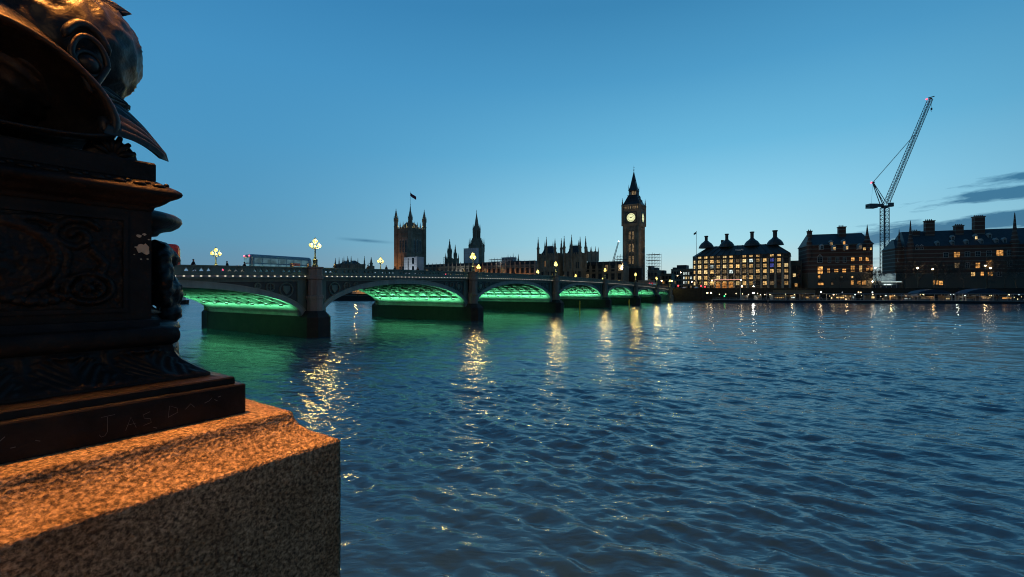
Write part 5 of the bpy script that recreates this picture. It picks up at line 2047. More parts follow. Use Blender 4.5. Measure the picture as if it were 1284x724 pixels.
def stage(label, px0, px1, y0, z0, cano, posts, d=9.0, roofmat='canopy_blue', fascia=None):
    x, y = P(px0, y0)
    w = span_to(px0, y0, px1, PD)
    t = thing("landing_stage", label, "pier", (x, y, 0), RV)
    mb = MB()
    mb.box(0, w, 0, d, -0.6, z0)
    mb.box(-0.15, w + 0.15, -0.2, d + 0.2, z0 - 0.35, z0 - 0.1)
    for i in range(int(w / 6)):
        mb.box(i * 6 + 2, i * 6 + 2.5, -0.35, -0.2, -0.5, z0)
    mb.build("hull", M['hull'], t)
    mb = MB()
    mb.box(-0.18, w + 0.18, -0.24, 0.1, z0 - 0.02, z0 + 0.14)
    mb.build("deck_edge", M['white'], t)
    mb = MB()
    n = int(w / 1.6)
    for yy in (0.2,):
        for i in range(n + 1):
            mb.tube((i * w / n, yy, z0), (i * w / n, yy, z0 + 1.1), 0.03, n=4)
        for zz in (0.4, 0.75, 1.1):
            mb.tube((0, yy, z0 + zz), (w, yy, z0 + zz), 0.03, n=4)
    mb.build("railing", M['white'], t)
    for (a, b, zc, zr) in cano:
        mb = MB()
        xa, xb = a * w, b * w
        mb.box(xa, xb, 1.2, d - 0.5, zc, zc + 0.25)
        if zr:
            n_ = 10
            mb.prism_y([(xa + (xb - xa) * i / n_, zc + 0.25 + zr * math.sin(math.pi * i / n_) ** 0.7) for i in range(n_ + 1)], 1.6, d - 0.8)
        mb.build("canopy", M[roofmat], t)
        mb = MB()
        mb.box(xa, xb, 1.08, 1.198, zc + 0.02, zc + 0.16)
        mb.build("canopy_edge", M['white'], t)
        mb = MB()
        k = max(2, int((xb - xa) / 5))
        for i in range(k + 1):
            for yy in (1.6, d - 1.0):
                mb.box(xa + 0.2 + i * (xb - xa - 0.4) / k - 0.07, xa + 0.2 + i * (xb - xa - 0.4) / k + 0.07, yy - 0.07, yy + 0.07, z0, zc)
        mb.box(xa + 0.1, xb - 0.1, 1.5, 1.7, zc - 0.12, zc - 0.002)
        mb.box(xa + 0.1, xb - 0.1, d - 1.1, d - 0.9, zc - 0.12, zc - 0.002)
        for i in range(max(1, int((xb - xa) / 14))):
            pl_ = bpy.data.lights.new("canopy_light", 'POINT')
            pl_.energy = (90, 200, 130)[i % 3]
            pl_.color = ((1.0, 0.66, 0.32), (1.0, 0.55, 0.2), (1.0, 0.85, 0.65))[(i + int(a * 10)) % 3]
            pl_.shadow_soft_size = 0.15
            po_ = bpy.data.objects.new("canopy_light", pl_)
            COL.objects.link(po_)
            po_.parent = t
            po_.location = (xa + (i + 0.5) * (xb - xa) / max(1, int((xb - xa) / 14)), 2.4, zc - 0.5)
        mb.build("canopy_frame", M['white'], t)
    for (a, b, z_, z1, kd) in posts:
        # little kiosks and lit waiting rooms on the deck
        mb = MB()
        mb.box(a * w, b * w, 3.5, d - 1.2, z0, z1)
        kk = mb.build("kiosk", M['stone_pale'], t)
        link("window", win_mesh((b - a) * w * (0.45 + 0.4 * ((a * 97) % 1)), (z1 - z0) * (0.3 + 0.25 * ((b * 53) % 1)), kd if (a * 71) % 1 > 0.35 else 'dim', nx=max(2, int((b - a) * w / 1.1)), nz=1), kk, ((a + b) / 2 * w, 3.48, z0 + (z1 - z0) * (0.22 + 0.2 * ((a * 37) % 1))))
    if fascia:
        a, b, za, zb = fascia
        mb = MB()
        mb.box(a * w, b * w, 1.0, 1.18, za, zb)
        mb.build("fascia", M['fascia'], t)
    return t, w


M['fascia'] = material("orange_brown_boards", (0.34, 0.20, 0.10), 0.7, var=0.25)
st1, w1 = stage("open landing stage with white railings and a bright mast lamp", 894, 962, 232, 1.15, [], [(0.62, 0.7, 0, 3.4, 'dim'), (0.86, 0.95, 0, 3.4, 'dim')])
st2, w2 = stage("landing stage with an orange-brown canopy front and four lamps", 964, 1036, 225.5, 1.15, [(0.07, 0.83, 4.6, 0)], [(0.12, 0.36, 0, 3.9, 'warm'), (0.43, 0.53, 0, 3.6, 'whitewin'), (0.66, 0.80, 0, 3.9, 'warm'), (0.88, 0.95, 0, 3.6, 'amber')],
               fascia=(0.09, 0.83, 4.86, 6.2))
st3, w3 = stage("long landing stage under dark blue canopies with arched roofs at the right", 1038, 1330, 221, 1.15, [(0.0, 0.40, 4.3, 0), (0.41, 0.565, 4.4, 1.9), (0.575, 0.61, 4.3, 0), (0.62, 0.80, 4.4, 2.3), (0.81, 1.0, 4.3, 0)],
               [(0.05, 0.10, 0, 3.6, 'warm'), (0.125, 0.145, 0, 3.8, 'whitewin'), (0.21, 0.24, 0, 3.6, 'pale_warm'), (0.30, 0.335, 0, 3.6, 'amber'), (0.36, 0.40, 0, 3.3, 'whitewin'),
                (0.43, 0.50, 0, 3.2, 'dim'), (0.545, 0.57, 0, 3.6, 'pale_warm'), (0.62, 0.68, 0, 3.6, 'amber'), (0.70, 0.75, 0, 3.4, 'dim'), (0.78, 0.84, 0, 3.4, 'amber')])


def pier_lamp(px, py, y0, lab, glow, r=0.2):
    x, y = P(px, y0)
    mb = MB()
    mb.sm = True
    mb.mi = 1
    mb.ball((0, 0, 0), r, 8, 6)
    mb.mi = 0
    mb.lathe([(r * 0.9, r * 0.5), (r * 0.5, r * 1.1), (0.04, r * 1.2), (0.04, r * 1.2 + 0.5)], 6)
    o = mb.build("pier_lamp", [M['lamp_iron'], glow], None, (x, y, Z(py, y0)))
    return tag(o, lab, "lamp", "small lamps under the pier canopies")


M['pier_glow'] = emitter("pier_lamp_glow", (1.0, 0.70, 0.36), 8.0)
M['pier_cold'] = emitter("pier_cold_glow", (0.9, 1.0, 1.0), 5.0)
rr = random.Random(77)
for i, px in enumerate((979, 992.5, 1006, 1020.5)):
    pier_lamp(px, 366.2, 226.0, "%s of four lamps set along the orange-brown canopy front" % NTH[i], M['street_glow'], 0.32)
pier_lamp(1029.5, 366.3, 225.5, "single lamp just right of the orange-brown canopy front", M['street_glow'], 0.28)
px = 1043.0
i = 0
while px < 1284:
    o = pier_lamp(px, 369.6 + rr.choice([-0.8, -0.3, 0, 0.3, 1.2, 2.2, 3.4]), 222 + rr.uniform(0, 5), "little warm lamp in the row hanging under the long dark blue canopies", M['pier_glow'] if rr.random() < 0.75 else M['pier_cold'], rr.choice([0.1, 0.12, 0.15, 0.2, 0.27]))
    o["group"] = "lamps in the row under the dark blue canopies"
    px += rr.choice([2.2, 4.0, 6.0, 8.0, 11.0, 14.0])
for px in (902, 910, 923, 931, 938.5, 950, 953.5, 959, 965.5, 985, 996, 1010, 1014):
    pier_lamp(px, 367.4 + rr.uniform(0, 2.4), 231, "little lamp low down along the river wall behind the open landing stage", M['pier_glow'], 0.17)["group"] = "little lamps along the river wall"
for (px, py, lab) in ((887, 367.5, "tall pale lit opening in the river wall near the bridge end"), (891.5, 367.3, "round pale lamp beside the lit opening in the river wall")):
    pier_lamp(px, py, 238.5, lab, M['pier_glow'], 0.42)["group"] = "wall lights near the bridge end"
px = 1040.0
while px < 1284:
    o = pier_lamp(px, rr.choice([366.6, 371.5, 372.5, 373.5, 374.5, 375.2]), 221.6 + rr.uniform(0, 6), "faint deck-level lamp among the kiosks of the long landing stage", M['pier_glow'] if rr.random() < 0.8 else M['pier_cold'], rr.choice([0.09, 0.13, 0.18, 0.26]))
    o["group"] = "deck-level lamps on the long landing stage"
    px += rr.choice([1.5, 3.0, 5.0, 8.0, 13.0])
M['nav_green'] = emitter("green_navigation_light", (0.03, 1.0, 0.2), 5.0)
t_ = street_lamp("green navigation light on a short post at the end of the open stage", 908.4, 371.5, 233, M['nav_green'], "river lights", 0.3, base=1.1)
t_["category"] = "signal lamp"
t_ = street_lamp("brilliant white mast lamp on the open landing stage", 944.8, 367.6, 231, M['lamp_white'], "river lights", 0.42, base=1.1)
mb = MB()
mb.lathe([(0.14, 0), (0.1, Z(360.5, 231) - 1.1), (0.02, Z(360, 231) - 1.1)], 6)
tag(mb.build("mast", M['white'], None, (*P(928.6, 231), 1.1)), "slim white mast standing on the open landing stage", "mast")


def river_boat(label, px0, px1, y0, hullm, kinds, seed, glow=None, rz=RV, zc=3.4):
    x, y = P(px0, y0)
    d = (math.cos(rz), math.sin(rz))
    w = span_to(px0, y0, px1, d)
    t = thing("river_boat", label, "boat", (x, y, 0), rz, "boats moored on the far side")
    mb = MB()
    b = 5.0
    deck = [(0, 0.6), (0.6, 0), (w * 0.84, 0), (w * 0.95, b * 0.25), (w, b / 2), (w * 0.95, b * 0.75), (w * 0.84, b), (0.6, b), (0, b - 0.6)]
    low = [(q[0] * 0.96 + 0.3, (q[1] - b / 2) * 0.8 + b / 2) for q in deck]
    n = len(deck)
    mb.add([(p[0], p[1], -0.3) for p in low] + [(p[0], p[1], 1.25 + (0.5 if p[0] > w * 0.9 else 0)) for p in deck],
           [tuple(range(n, 2 * n)), tuple(range(n - 1, -1, -1))] + [(i, (i + 1) % n, n + (i + 1) % n, n + i) for i in range(n)])
    mb.build("hull", hullm, t)
    mb = MB()
    mb.box(w * 0.08, w * 0.80, 0.7, b - 0.7, 1.26, zc)
    cb = mb.build("cabin", M['white'], t)
    rr_ = random.Random(seed)
    k = max(3, int(w * 0.7 / 2.4))
    for i in range(k):
        link("window", win_mesh(w * 0.7 / k * 0.72, 1.1, rr_.choice(kinds), nx=1, nz=1), cb, (w * 0.09 + (i + 0.5) * w * 0.70 / k, 0.68, 1.75))
    mb = MB()
    mb.box(w * 0.05, w * 0.83, 0.4, b - 0.4, zc, zc + 0.18)
    mb.box(w * 0.62, w * 0.76, 1.2, b - 1.2, zc + 0.18, zc + 1.5)
    mb.build("roof", M['white'], t)
    mb = MB()
    for i in range(int(w / 1.6)):
        mb.tube((i * 1.6 + 0.5, 0.25, 1.25), (i * 1.6 + 0.5, 0.25, 2.1), 0.03, n=4)
    mb.tube((0.5, 0.25, 2.1), (w * 0.84, 0.25, 2.1), 0.03, n=4)
    mb.build("railing", M['steel'], t)
    return t


river_boat("low river boat with cool white cabin windows moored behind the long stage", 1128, 1160, 231, M['white'], ['whitewin', 'dim', 'dark'], 4)
river_boat("low river boat with mixed amber windows moored behind the long stage's right part", 1196, 1246, 231, M['hull'], ['amber', 'dim', 'warm', 'dark'], 5)
M['magenta'] = lit_window("magenta_cabin_light", (1.0, 0.2, 0.75), 1.6)
tb = river_boat("river boat with magenta cabin light beyond the first arch", 196, 233, 205, M['hull'], ['magenta'], 6, rz=0.1, zc=3.2)
# dark barge moored beyond the second arch
x_, y_ = P(404, 262)
t_ = thing("barge", "low black barge moored across the river view under the second arch", "barge", (x_, y_, 0), 0.05)
mb = MB()
mb.add([(0, 0, 2.4), (2, 0, -0.5), (29, 0, -0.5), (31, 0, 2.4), (0, 7, 2.4), (2, 7, -0.5), (29, 7, -0.5), (31, 7, 2.4)],
       [(0, 1, 2, 3), (7, 6, 5, 4), (0, 4, 5, 1), (3, 2, 6, 7), (0, 3, 7, 4), (1, 5, 6, 2)])
mb.build("hull", M['hull'], t_)
mb = MB()
mb.box(0.8, 30.2, 0.5, 6.5, 2.402, 2.9)
for q in (2, 10, 20, 28):
    mb.lathe([(0.25, 2.4), (0.25, 3.3), (0.35, 3.35), (0.35, 3.5)], 8, (q, 0.3, 0))
mb.build("hatch_cover", M['tide_stone'], t_)
# yellow marker posts in front of the arches
M['yellow'] = material("yellow_marker_paint", (0.55, 0.36, 0.03), 0.6, var=0.25)
for px, y0, zt, lab in ((727, 126, 3.6, "yellow marker post in the water below the fourth arch"), (789, 168, 2.9, "yellow marker post in the water below the fifth arch")):
    mb = MB()
    mb.lathe([(0.17, -2), (0.17, zt - 0.1), (0.1, zt)], 8)
    mb.lathe([(0.24, zt - 1.0), (0.24, zt - 0.7)], 8)
    tag(mb.build("marker_post", M['yellow'], None, (*P(px, y0), 0)), lab, "post")


# ================================================================== TRAFFIC AND PEOPLE ON THE BRIDGE
def zdeck(s, t):
    return max(top(s), 7.4) - (1.04 if t < 5 or t > 24 else 1.16)


def s_at(px, t):
    """bridge station seen in photograph column px, at the given distance behind the near turrets"""
    x0, y0, _ = br(0, t)
    r = (px - 642.0) / FPX
    return (r * y0 - x0) / (UX - r * UY)


def make_wheel(parent, x, y, z, r, w):
    mb = MB()
    mb.sm = True
    prof = [(r * 0.62, -w / 2), (r * 0.95, -w / 2), (r, -w / 3), (r, w / 3), (r * 0.95, w / 2), (r * 0.62, w / 2)]
    vs, fs = [], []
    n = 18
    for (a, b) in prof:
        for k in range(n):
            an = 2 * math.pi * k / n
            vs.append((a * math.cos(an), b, a * math.sin(an)))
    for j in range(len(prof) - 1):
        for k in range(n):
            fs.append((j * n + k, j * n + (k + 1) % n, (j + 1) * n + (k + 1) % n, (j + 1) * n + k))
    mb.add(vs, fs)
    wh = mb.build("wheel", M['rubber'], parent, (x, y, z))
    mb = MB()
    mb.tube((0, -w * 0.42, 0), (0, w * 0.42, 0), r * 0.63, n=14)
    mb.build("rim", M['steel'], wh)


def rbox(L_, W, H, zb, fr=0.35, rake=0.25):
    """bus shell: rounded plan, softly rounded roof edge"""
    plan = [(0, fr), (fr * 0.35, fr * 0.25), (fr, 0), (L_ - fr, 0), (L_ - fr * 0.3, fr * 0.3), (L_, fr * 1.2), (L_, W - fr * 1.2), (L_ - fr * 0.3, W - fr * 0.3), (L_ - fr, W), (fr, W), (fr * 0.35, W - fr * 0.25), (0, W - fr)]
    n = len(plan)
    vs, fs = [], []
    lv = [(0.0, 0.98), (0.15, 1.0), (H - 0.45, 1.0), (H - 0.18, 0.965), (H, 0.86)]
    for h, sc in lv:
        for (x, y) in plan:
            xx = L_ / 2 + (x - L_ / 2) * (1 - (1 - sc) * 0.35)
            if x > L_ * 0.8:
                xx -= rake * max(0, h / H - 0.4)
            vs.append((xx, W / 2 + (y - W / 2) * sc, zb + h))
    for j in range(len(lv) - 1):
        for k in range(n):
            fs.append((j * n + k, j * n + (k + 1) % n, (j + 1) * n + (k + 1) % n, (j + 1) * n + k))
    fs.append(tuple(range(n - 1, -1, -1)))
    fs.append(tuple((len(lv) - 1) * n + k for k in range(n)))
    return vs, fs


M['bus_red'] = material("bus_red_paint", (0.46, 0.03, 0.025), 0.3, var=0.12, scale=0.5)
M['bus_blue'] = material("bus_blue_paint", (0.07, 0.22, 0.42), 0.3, var=0.15, scale=0.5)
M['bus_pale'] = material("bus_pale_paint", (0.16, 0.46, 0.60), 0.35, var=0.25, scale=0.5)
M['bus_pink'] = material("bus_pink_panel", (0.42, 0.15, 0.16), 0.4, var=0.3, scale=1.2)
M['bus_glass'] = lit_window("bus_windows", (0.32, 0.72, 0.9), 0.35, 0.4)
M['tail_red'] = emitter("red_tail_light", (1.0, 0.05, 0.12), 5.0)
M['head_white'] = emitter("white_headlight", (1.0, 0.93, 0.8), 14.0)


def bus(label, s, t, L_, H, low, upper, rz_flip, decks):
    x, y, _ = br(s, t)
    b = thing("bus", label, "bus", (x, y, zdeck(s, t)), BR_ROT + (math.pi if rz_flip else 0))
    mb = MB()
    W = 2.5
    v, f = rbox(L_, W, H * 0.55 if decks == 2 else H, 0.35)
    mb.add(v, f)
    mb.build("lower_body", low, b)
    if decks == 2:
        mb = MB()
        v, f = rbox(L_ - 0.1, W - 0.02, H - 0.35 - H * 0.55 + 0.5, 0.35 + H * 0.55 - 0.5)
        mb.add([(p[0] + 0.05, p[1] + 0.01, p[2]) for p in v], f)
        mb.build("upper_body", upper, b)
    for z0, hh in ((1.35, 0.95),) + (((H - 1.45, 0.85),) if decks == 2 else ()):
        for yy, sg in ((-0.012, 1), (W + 0.012, -1)):
            mb = MB()
            n = 7
            for i in range(n):
                xa = 0.7 + i * (L_ - 1.6) / n
                mb.box(xa, xa + (L_ - 1.6) / n - 0.12, min(yy, yy + sg * 0.02), max(yy, yy + sg * 0.02), z0, z0 + hh)
            mb.build("side_windows", M['bus_glass'], b)
        mb = MB()
        mb.box(L_ - 0.02 - (0.0), L_ + 0.012, 0.35, W - 0.35, z0, z0 + hh * 1.05)
        mb.build("windscreen", M['bus_glass'], b)
        mb = MB()
        mb.box(-0.012, 0.06, 0.4, W - 0.4, z0, z0 + hh)
        mb.build("rear_window", M['bus_glass'], b)
    for yy in (0.3, W - 0.55):
        for z0 in (0.9, H - 0.35):
            mb = MB()
            mb.box(-0.03, 0.05, yy, yy + 0.25, z0, z0 + 0.2)
            mb.build("tail_light", M['tail_red'], b)
        mb = MB()
        mb.box(L_ - 0.05, L_ + 0.03, yy, yy + 0.25, 0.75, 0.95)
        mb.build("headlight", M['head_white'], b)
    for xx in (2.2, L_ - 2.4):
        for yy in (0.2, W - 0.2):
            make_wheel(b, xx, yy, 0.5, 0.5, 0.3)
    return b


sb = s_at(314, 19.5)
b1 = bus("blue and pale blue double-decker bus on the bridge left of the nearest lamp", sb, 19.5, min(11.8, s_at(394, 19.5) - sb), 3.95, M['bus_pale'], M['bus_blue'], False, 2)
mb = MB()
mb.box(7.2, 9.2, -0.035, -0.015, 2.2, 2.75)
mb.build("side_poster", M['bus_pink'], b1)
sr = s_at(228.5, 8.0)
b2 = bus("red double-decker bus on the bridge half hidden by the dark lamp pedestal", sr - 11.2, 8.0, 11.2, 4.3, M['bus_red'], M['bus_red'], False, 2)


def car(label, s, t, paint, flip, glass='glass_dark'):
    x, y, _ = br(s, t)
    c = thing("car", label, "car", (x, y, zdeck(s, t)), BR_ROT + (math.pi if flip else 0), "cars on the bridge")
    mb = MB()
    mb.sm = True
    prof = [(0.0, 0.35), (0.02, 0.75), (0.15, 0.95), (0.75, 1.02), (1.0, 1.05), (1.45, 1.44), (2.0, 1.5), (2.7, 1.46), (3.35, 1.02), (4.0, 0.93), (4.25, 0.75), (4.3, 0.4), (4.2, 0.3), (0.1, 0.3)]
    rows = []
    for yy, k_ in ((0.0, 0.86), (0.08, 1.0), (0.9, 1.02), (1.72, 1.0), (1.8, 0.86)):
        rows.append([(2.15 + (p[0] - 2.15) * (0.98 if k_ < 0.9 else 1), yy + (0.12 if yy < 0.5 else -0.12 if yy > 1.3 else 0) * (1 if p[1] > 1.1 else 0), 0.3 + (p[1] - 0.3) * (0.97 if k_ < 0.9 else 1)) for p in prof + prof[:1]])
    mb.grid(rows)
    n = len(prof)
    mb.sm = False
    mb.add([r_ for r_ in rows[0][:n]], [tuple(range(n))])
    mb.add([r_ for r_ in rows[-1][:n]], [tuple(range(n - 1, -1, -1))])
    mb.build("body", paint, c)
    mb = MB()
    for yy in (0.085, 1.715):
        mb.prism_y([(1.12, 1.06), (1.5, 1.4), (2.6, 1.4), (3.15, 1.06)], yy - 0.02, yy + 0.02)
    mb.build("side_windows", M[glass], c)
    for yy in (0.2, 1.35):
        mb = MB()
        mb.box(4.2, 4.33, yy, yy + 0.25, 0.62, 0.76)
        mb.build("headlight", M['head_white'], c)
        mb = MB()
        mb.box(-0.02, 0.06, yy, yy + 0.25, 0.75, 0.9)
        mb.build("tail_light", M['tail_red'], c)
    for xx in (0.8, 3.45):
        for yy in (0.1, 1.7):
            make_wheel(c, xx, yy, 0.32, 0.32, 0.2)
    return c


for px, t_b, lab, m_, fl in ((281, 6.5, "pale van-roofed car just behind the parapet right of the far orange lamp", 'white', False), (560, 8.0, "white car passing behind the parapet before the site cabin", 'white', False),
                             (618, 8, "pale car behind the parapet right of the second pier", 'white', True), (712, 9, "dark car behind the parapet above the fourth arch", 'hull', True),
                             (818, 9, "dark red car near the far end of the bridge", 'bus_red', False), (834, 9, "red car with lights at the far end of the bridge", 'bus_red', False), (690, 8.5, "white car near the third pier's lamp", 'white', True)):
    car(lab, s_at(px, t_b), t_b, M[m_], fl)
b3 = bus("dark red bus where the bridge meets the far street", 228, 12, 10.5, 4.2, M['bus_red'], M['bus_red'], False, 2)
for px, y0, lab, m_ in ((857, 262, "white van with bright headlights on the road left of the grid building", 'white'), (872, 258, "white van below the grid building's splayed corner", 'white')):
    x, y = P(px, y0)
    c = car(lab, 0, 10, M[m_], True)
    c.location = (x, y, GL)
    c.rotation_euler = (0, 0, BR_ROT + math.pi)
    c["group"] = "cars at the bridge end"

M['coat_dark'] = material("dark_coat", (0.022, 0.022, 0.028), 0.9, var=0.3)
M['coat_brown'] = material("brown_coat", (0.09, 0.055, 0.035), 0.9, var=0.3)
M['coat_pale'] = material("pale_coat", (0.30, 0.24, 0.20), 0.9, var=0.3)
M['trousers'] = material("dark_trousers", (0.03, 0.032, 0.045), 0.9, var=0.2)


def person_mesh(stride, lean, arms):
    """one continuous skinned figure 1.72 m tall, walking along +x"""
    v = [(0, 0, 0.92), (0.01, 0, 1.12), (0.02 + lean, 0, 1.36), (0.03 + lean, 0, 1.48), (0.045 + lean, 0, 1.56), (0.05 + lean, 0, 1.64)]
    rad = [0.15, 0.135, 0.16, 0.06, 0.095, 0.085]
    e = [(0, 1), (1, 2), (2, 3), (3, 4), (4, 5)]
    for sg in (-1, 1):
        st = stride * sg
        b = len(v)
        v += [(0, sg * 0.09, 0.86), (st * 0.45 + 0.03, sg * 0.10, 0.48), (st * 0.9 - 0.02, sg * 0.10, 0.08), (st * 0.9 + 0.13, sg * 0.11, 0.035)]
        rad += [0.105, 0.07, 0.045, 0.04]
        e += [(0, b), (b, b + 1), (b + 1, b + 2), (b + 2, b + 3)]
        b = len(v)
        v += [(0.02 + lean, sg * 0.19, 1.38), (-st * 0.3 * arms + lean, sg * 0.25, 1.12), (-st * 0.6 * arms + 0.07 + lean, sg * 0.24, 0.88), (-st * 0.65 * arms + 0.1 + lean, sg * 0.235, 0.79)]
        rad += [0.075, 0.055, 0.042, 0.035]
        e += [(2, b), (b, b + 1), (b + 1, b + 2), (b + 2, b + 3)]
    me = bpy.data.meshes.new("person")
    me.from_pydata(v, e, [])
    o = bpy.data.objects.new("tmp_person", me)
    COL.objects.link(o)
    sk = o.modifiers.new("s", 'SKIN')
    sk.use_smooth_shade = True
    for i, r_ in enumerate(rad):
        me.skin_vertices[0].data[i].radius = (r_, r_ * (1.15 if i == 2 else 1.0))
    me.skin_vertices[0].data[0].use_root = True
    sb_ = o.modifiers.new("d", 'SUBSURF')
    sb_.levels = 2
    dg = bpy.context.evaluated_depsgraph_get()
    out = bpy.data.meshes.new_from_object(o.evaluated_get(dg))
    bpy.data.objects.remove(o)
    return out


def dress(me, coat):
    m = me.copy()
    m.materials.clear()
    for q in (coat, M['trousers'], M['skin']):
        m.materials.append(q)
    for p in m.polygons:
        z = p.center.z
        p.material_index = 2 if z > 1.49 or (z < 0.84 and abs(p.center.y) > 0.2) else (1 if z < 0.8 else 0)
        p.use_smooth = True
    return m


hair_mb = MB()
hair_mb.sm = True
hair_mb.ball((0.035, 0, 1.655), 0.112, 12, 8, 0.95, 0.88, 0.92)
HAIR = hair_mb.mesh("hair", M['hair'])
POSES = [person_mesh(0.3, 0.02, 1.0), person_mesh(0.12, 0.0, 0.6), person_mesh(0.38, 0.04, 1.0)]
PEOPLE = [(242, 3.0, 1.05, 'coat_dark', "dark figure walking behind the parapet left of the far orange lamp"), (285, 2.6, 0.96, 'coat_dark', "dark-haired pedestrian by the pale car roof on the bridge"),
          (306, 2.8, 0.95, 'coat_dark', "pedestrian in dark clothes just left of the blue bus"), (366, 2.2, 0.96, 'coat_pale', "pedestrian in a pale coat passing the blue bus"),
          (386, 2.4, 0.98, 'coat_brown', "pedestrian in a brown coat at the foot of the nearest lamp"), (420, 2.5, 1.04, 'coat_dark', "tall dark pedestrian just right of the nearest lamp"),
          (461, 2.6, 1.0, 'coat_dark', "dark pedestrian left of the second far lamp"), (484.5, 2.6, 1.03, 'coat_dark', "stout dark pedestrian just right of the second far lamp"),
          (495, 2.6, 1.02, 'coat_dark', "dark pedestrian at the square tower's left edge"), (524, 2.4, 1.0, 'coat_brown', "pedestrian in brown at the right edge of the site cabins"),
          (549, 2.5, 0.98, 'coat_dark', "pedestrian in dark clothes between the square tower and the twin turrets"), (582, 2.4, 1.0, 'coat_pale', "pale-coated pedestrian left of the second pier's lamp"),
          (645, 2.5, 1.0, 'coat_dark', "dark pedestrian above the third arch's crown"), (693, 2.4, 1.0, 'coat_dark', "dark pedestrian left of the third pier's lamp"), (707, 2.4, 1.0, 'coat_pale', "pale pedestrian right of the third pier's lamp"),
          (744, 2.4, 1.0, 'coat_dark', "dark pedestrian above the fourth arch's right half")]
for i, (px, t_b, sc, coat, lab) in enumerate(PEOPLE):
    s = s_at(px, t_b)
    x, y, _ = br(s, t_b)
    o = link("person", dress(POSES[i % 3], M[coat]))
    tag(o, lab, "person", "pedestrians on the bridge")
    o.location = (x, y, zdeck(s, t_b) + 0.01)
    o.scale = (sc, sc, sc)
    o.rotation_euler = (0, 0, BR_ROT + (math.pi if i % 2 else 0))
    link("hair", HAIR, o)

# people waiting on the landing stages, a few pixels tall
rr = random.Random(31)
WAIT = [dress(POSES[1], M['coat_dark']), dress(POSES[1], M['coat_brown']), dress(POSES[1], M['coat_pale'])]
for st_, w_, n_, lab in ((st1, w1, 5, "small figure waiting on the open landing stage"), (st2, w2, 9, "small figure waiting under the orange-brown canopy"), (st3, w3, 22, "small figure waiting under the long dark blue canopies")):
    for i in range(n_):
        o = link("person", rr.choice(WAIT))
        tag(o, lab, "person", "people on the " + ("open stage" if w_ == w1 else "orange canopy stage" if w_ == w2 else "long stage"))
        u, v = rr.uniform(0.02, 0.98) * (w_ if w_ != w3 else w_ * 0.85), rr.uniform(0.7, 3.0)
        o.location = st_.matrix_basis @ Vector((u, v, 1.15))
        o.rotation_euler = (0, 0, rr.uniform(0, 6.28))
        link("hair", HAIR, o)


# ================================================================== FOREGROUND: LAMP PEDESTAL ON THE RIVER WALL
from mathutils import noise as mnoise
PUX, PUY = 0.569, 0.823                        # toward the river
PNX, PNY = 0.823, -0.569                       # along the wall, toward the camera
PROT = math.atan2(PUY, PUX)
PCX, PCY = -1.29 - 0.775 * (PUX + PNX), 2.2 - 0.775 * (PUY + PNY)
PZ = EYE - 0.6
SQ2 = math.sqrt(2)


def black_iron(name="black_painted_iron", spec=0.13):
    m = bpy.data.materials.new(name)
    m.use_nodes = True
    t = m.node_tree
    b = t.nodes["Principled BSDF"]
    co = t.nodes.new("ShaderNodeTexCoord")
    n1 = t.nodes.new("ShaderNodeTexNoise")
    n1.inputs["Scale"].default_value = 5
    n1.inputs["Detail"].default_value = 8
    n1.inputs["Roughness"].default_value = 0.7
    t.links.new(co.outputs["Object"], n1.inputs[0])
    cr = t.nodes.new("ShaderNodeValToRGB")
    cr.color_ramp.elements[0].position = 0.35
    cr.color_ramp.elements[0].color = (0.005, 0.005, 0.0055, 1)
    cr.color_ramp.elements[1].position = 0.75
    cr.color_ramp.elements[1].color = (0.018, 0.0165, 0.016, 1)
    t.links.new(n1.outputs[0], cr.inputs[0])
    t.links.new(cr.outputs[0], b.inputs["Base Color"])
    mr = t.nodes.new("ShaderNodeMapRange")
    b.inputs["Specular IOR Level"].default_value = spec
    mr.inputs[3].default_value = 0.30
    mr.inputs[4].default_value = 0.6
    t.links.new(n1.outputs[0], mr.inputs[0])
    t.links.new(mr.outputs[0], b.inputs["Roughness"])
    n2 = t.nodes.new("ShaderNodeTexNoise")
    n2.inputs["Scale"].default_value = 30
    n2.inputs["Detail"].default_value = 6
    t.links.new(co.outputs["Object"], n2.inputs[0])
    bp = t.nodes.new("ShaderNodeBump")
    bp.inputs["Strength"].default_value = 0.6
    bp.inputs["Distance"].default_value = 0.009
    t.links.new(n2.outputs[0], bp.inputs["Height"])
    t.links.new(bp.outputs[0], b.inputs["Normal"])
    return m


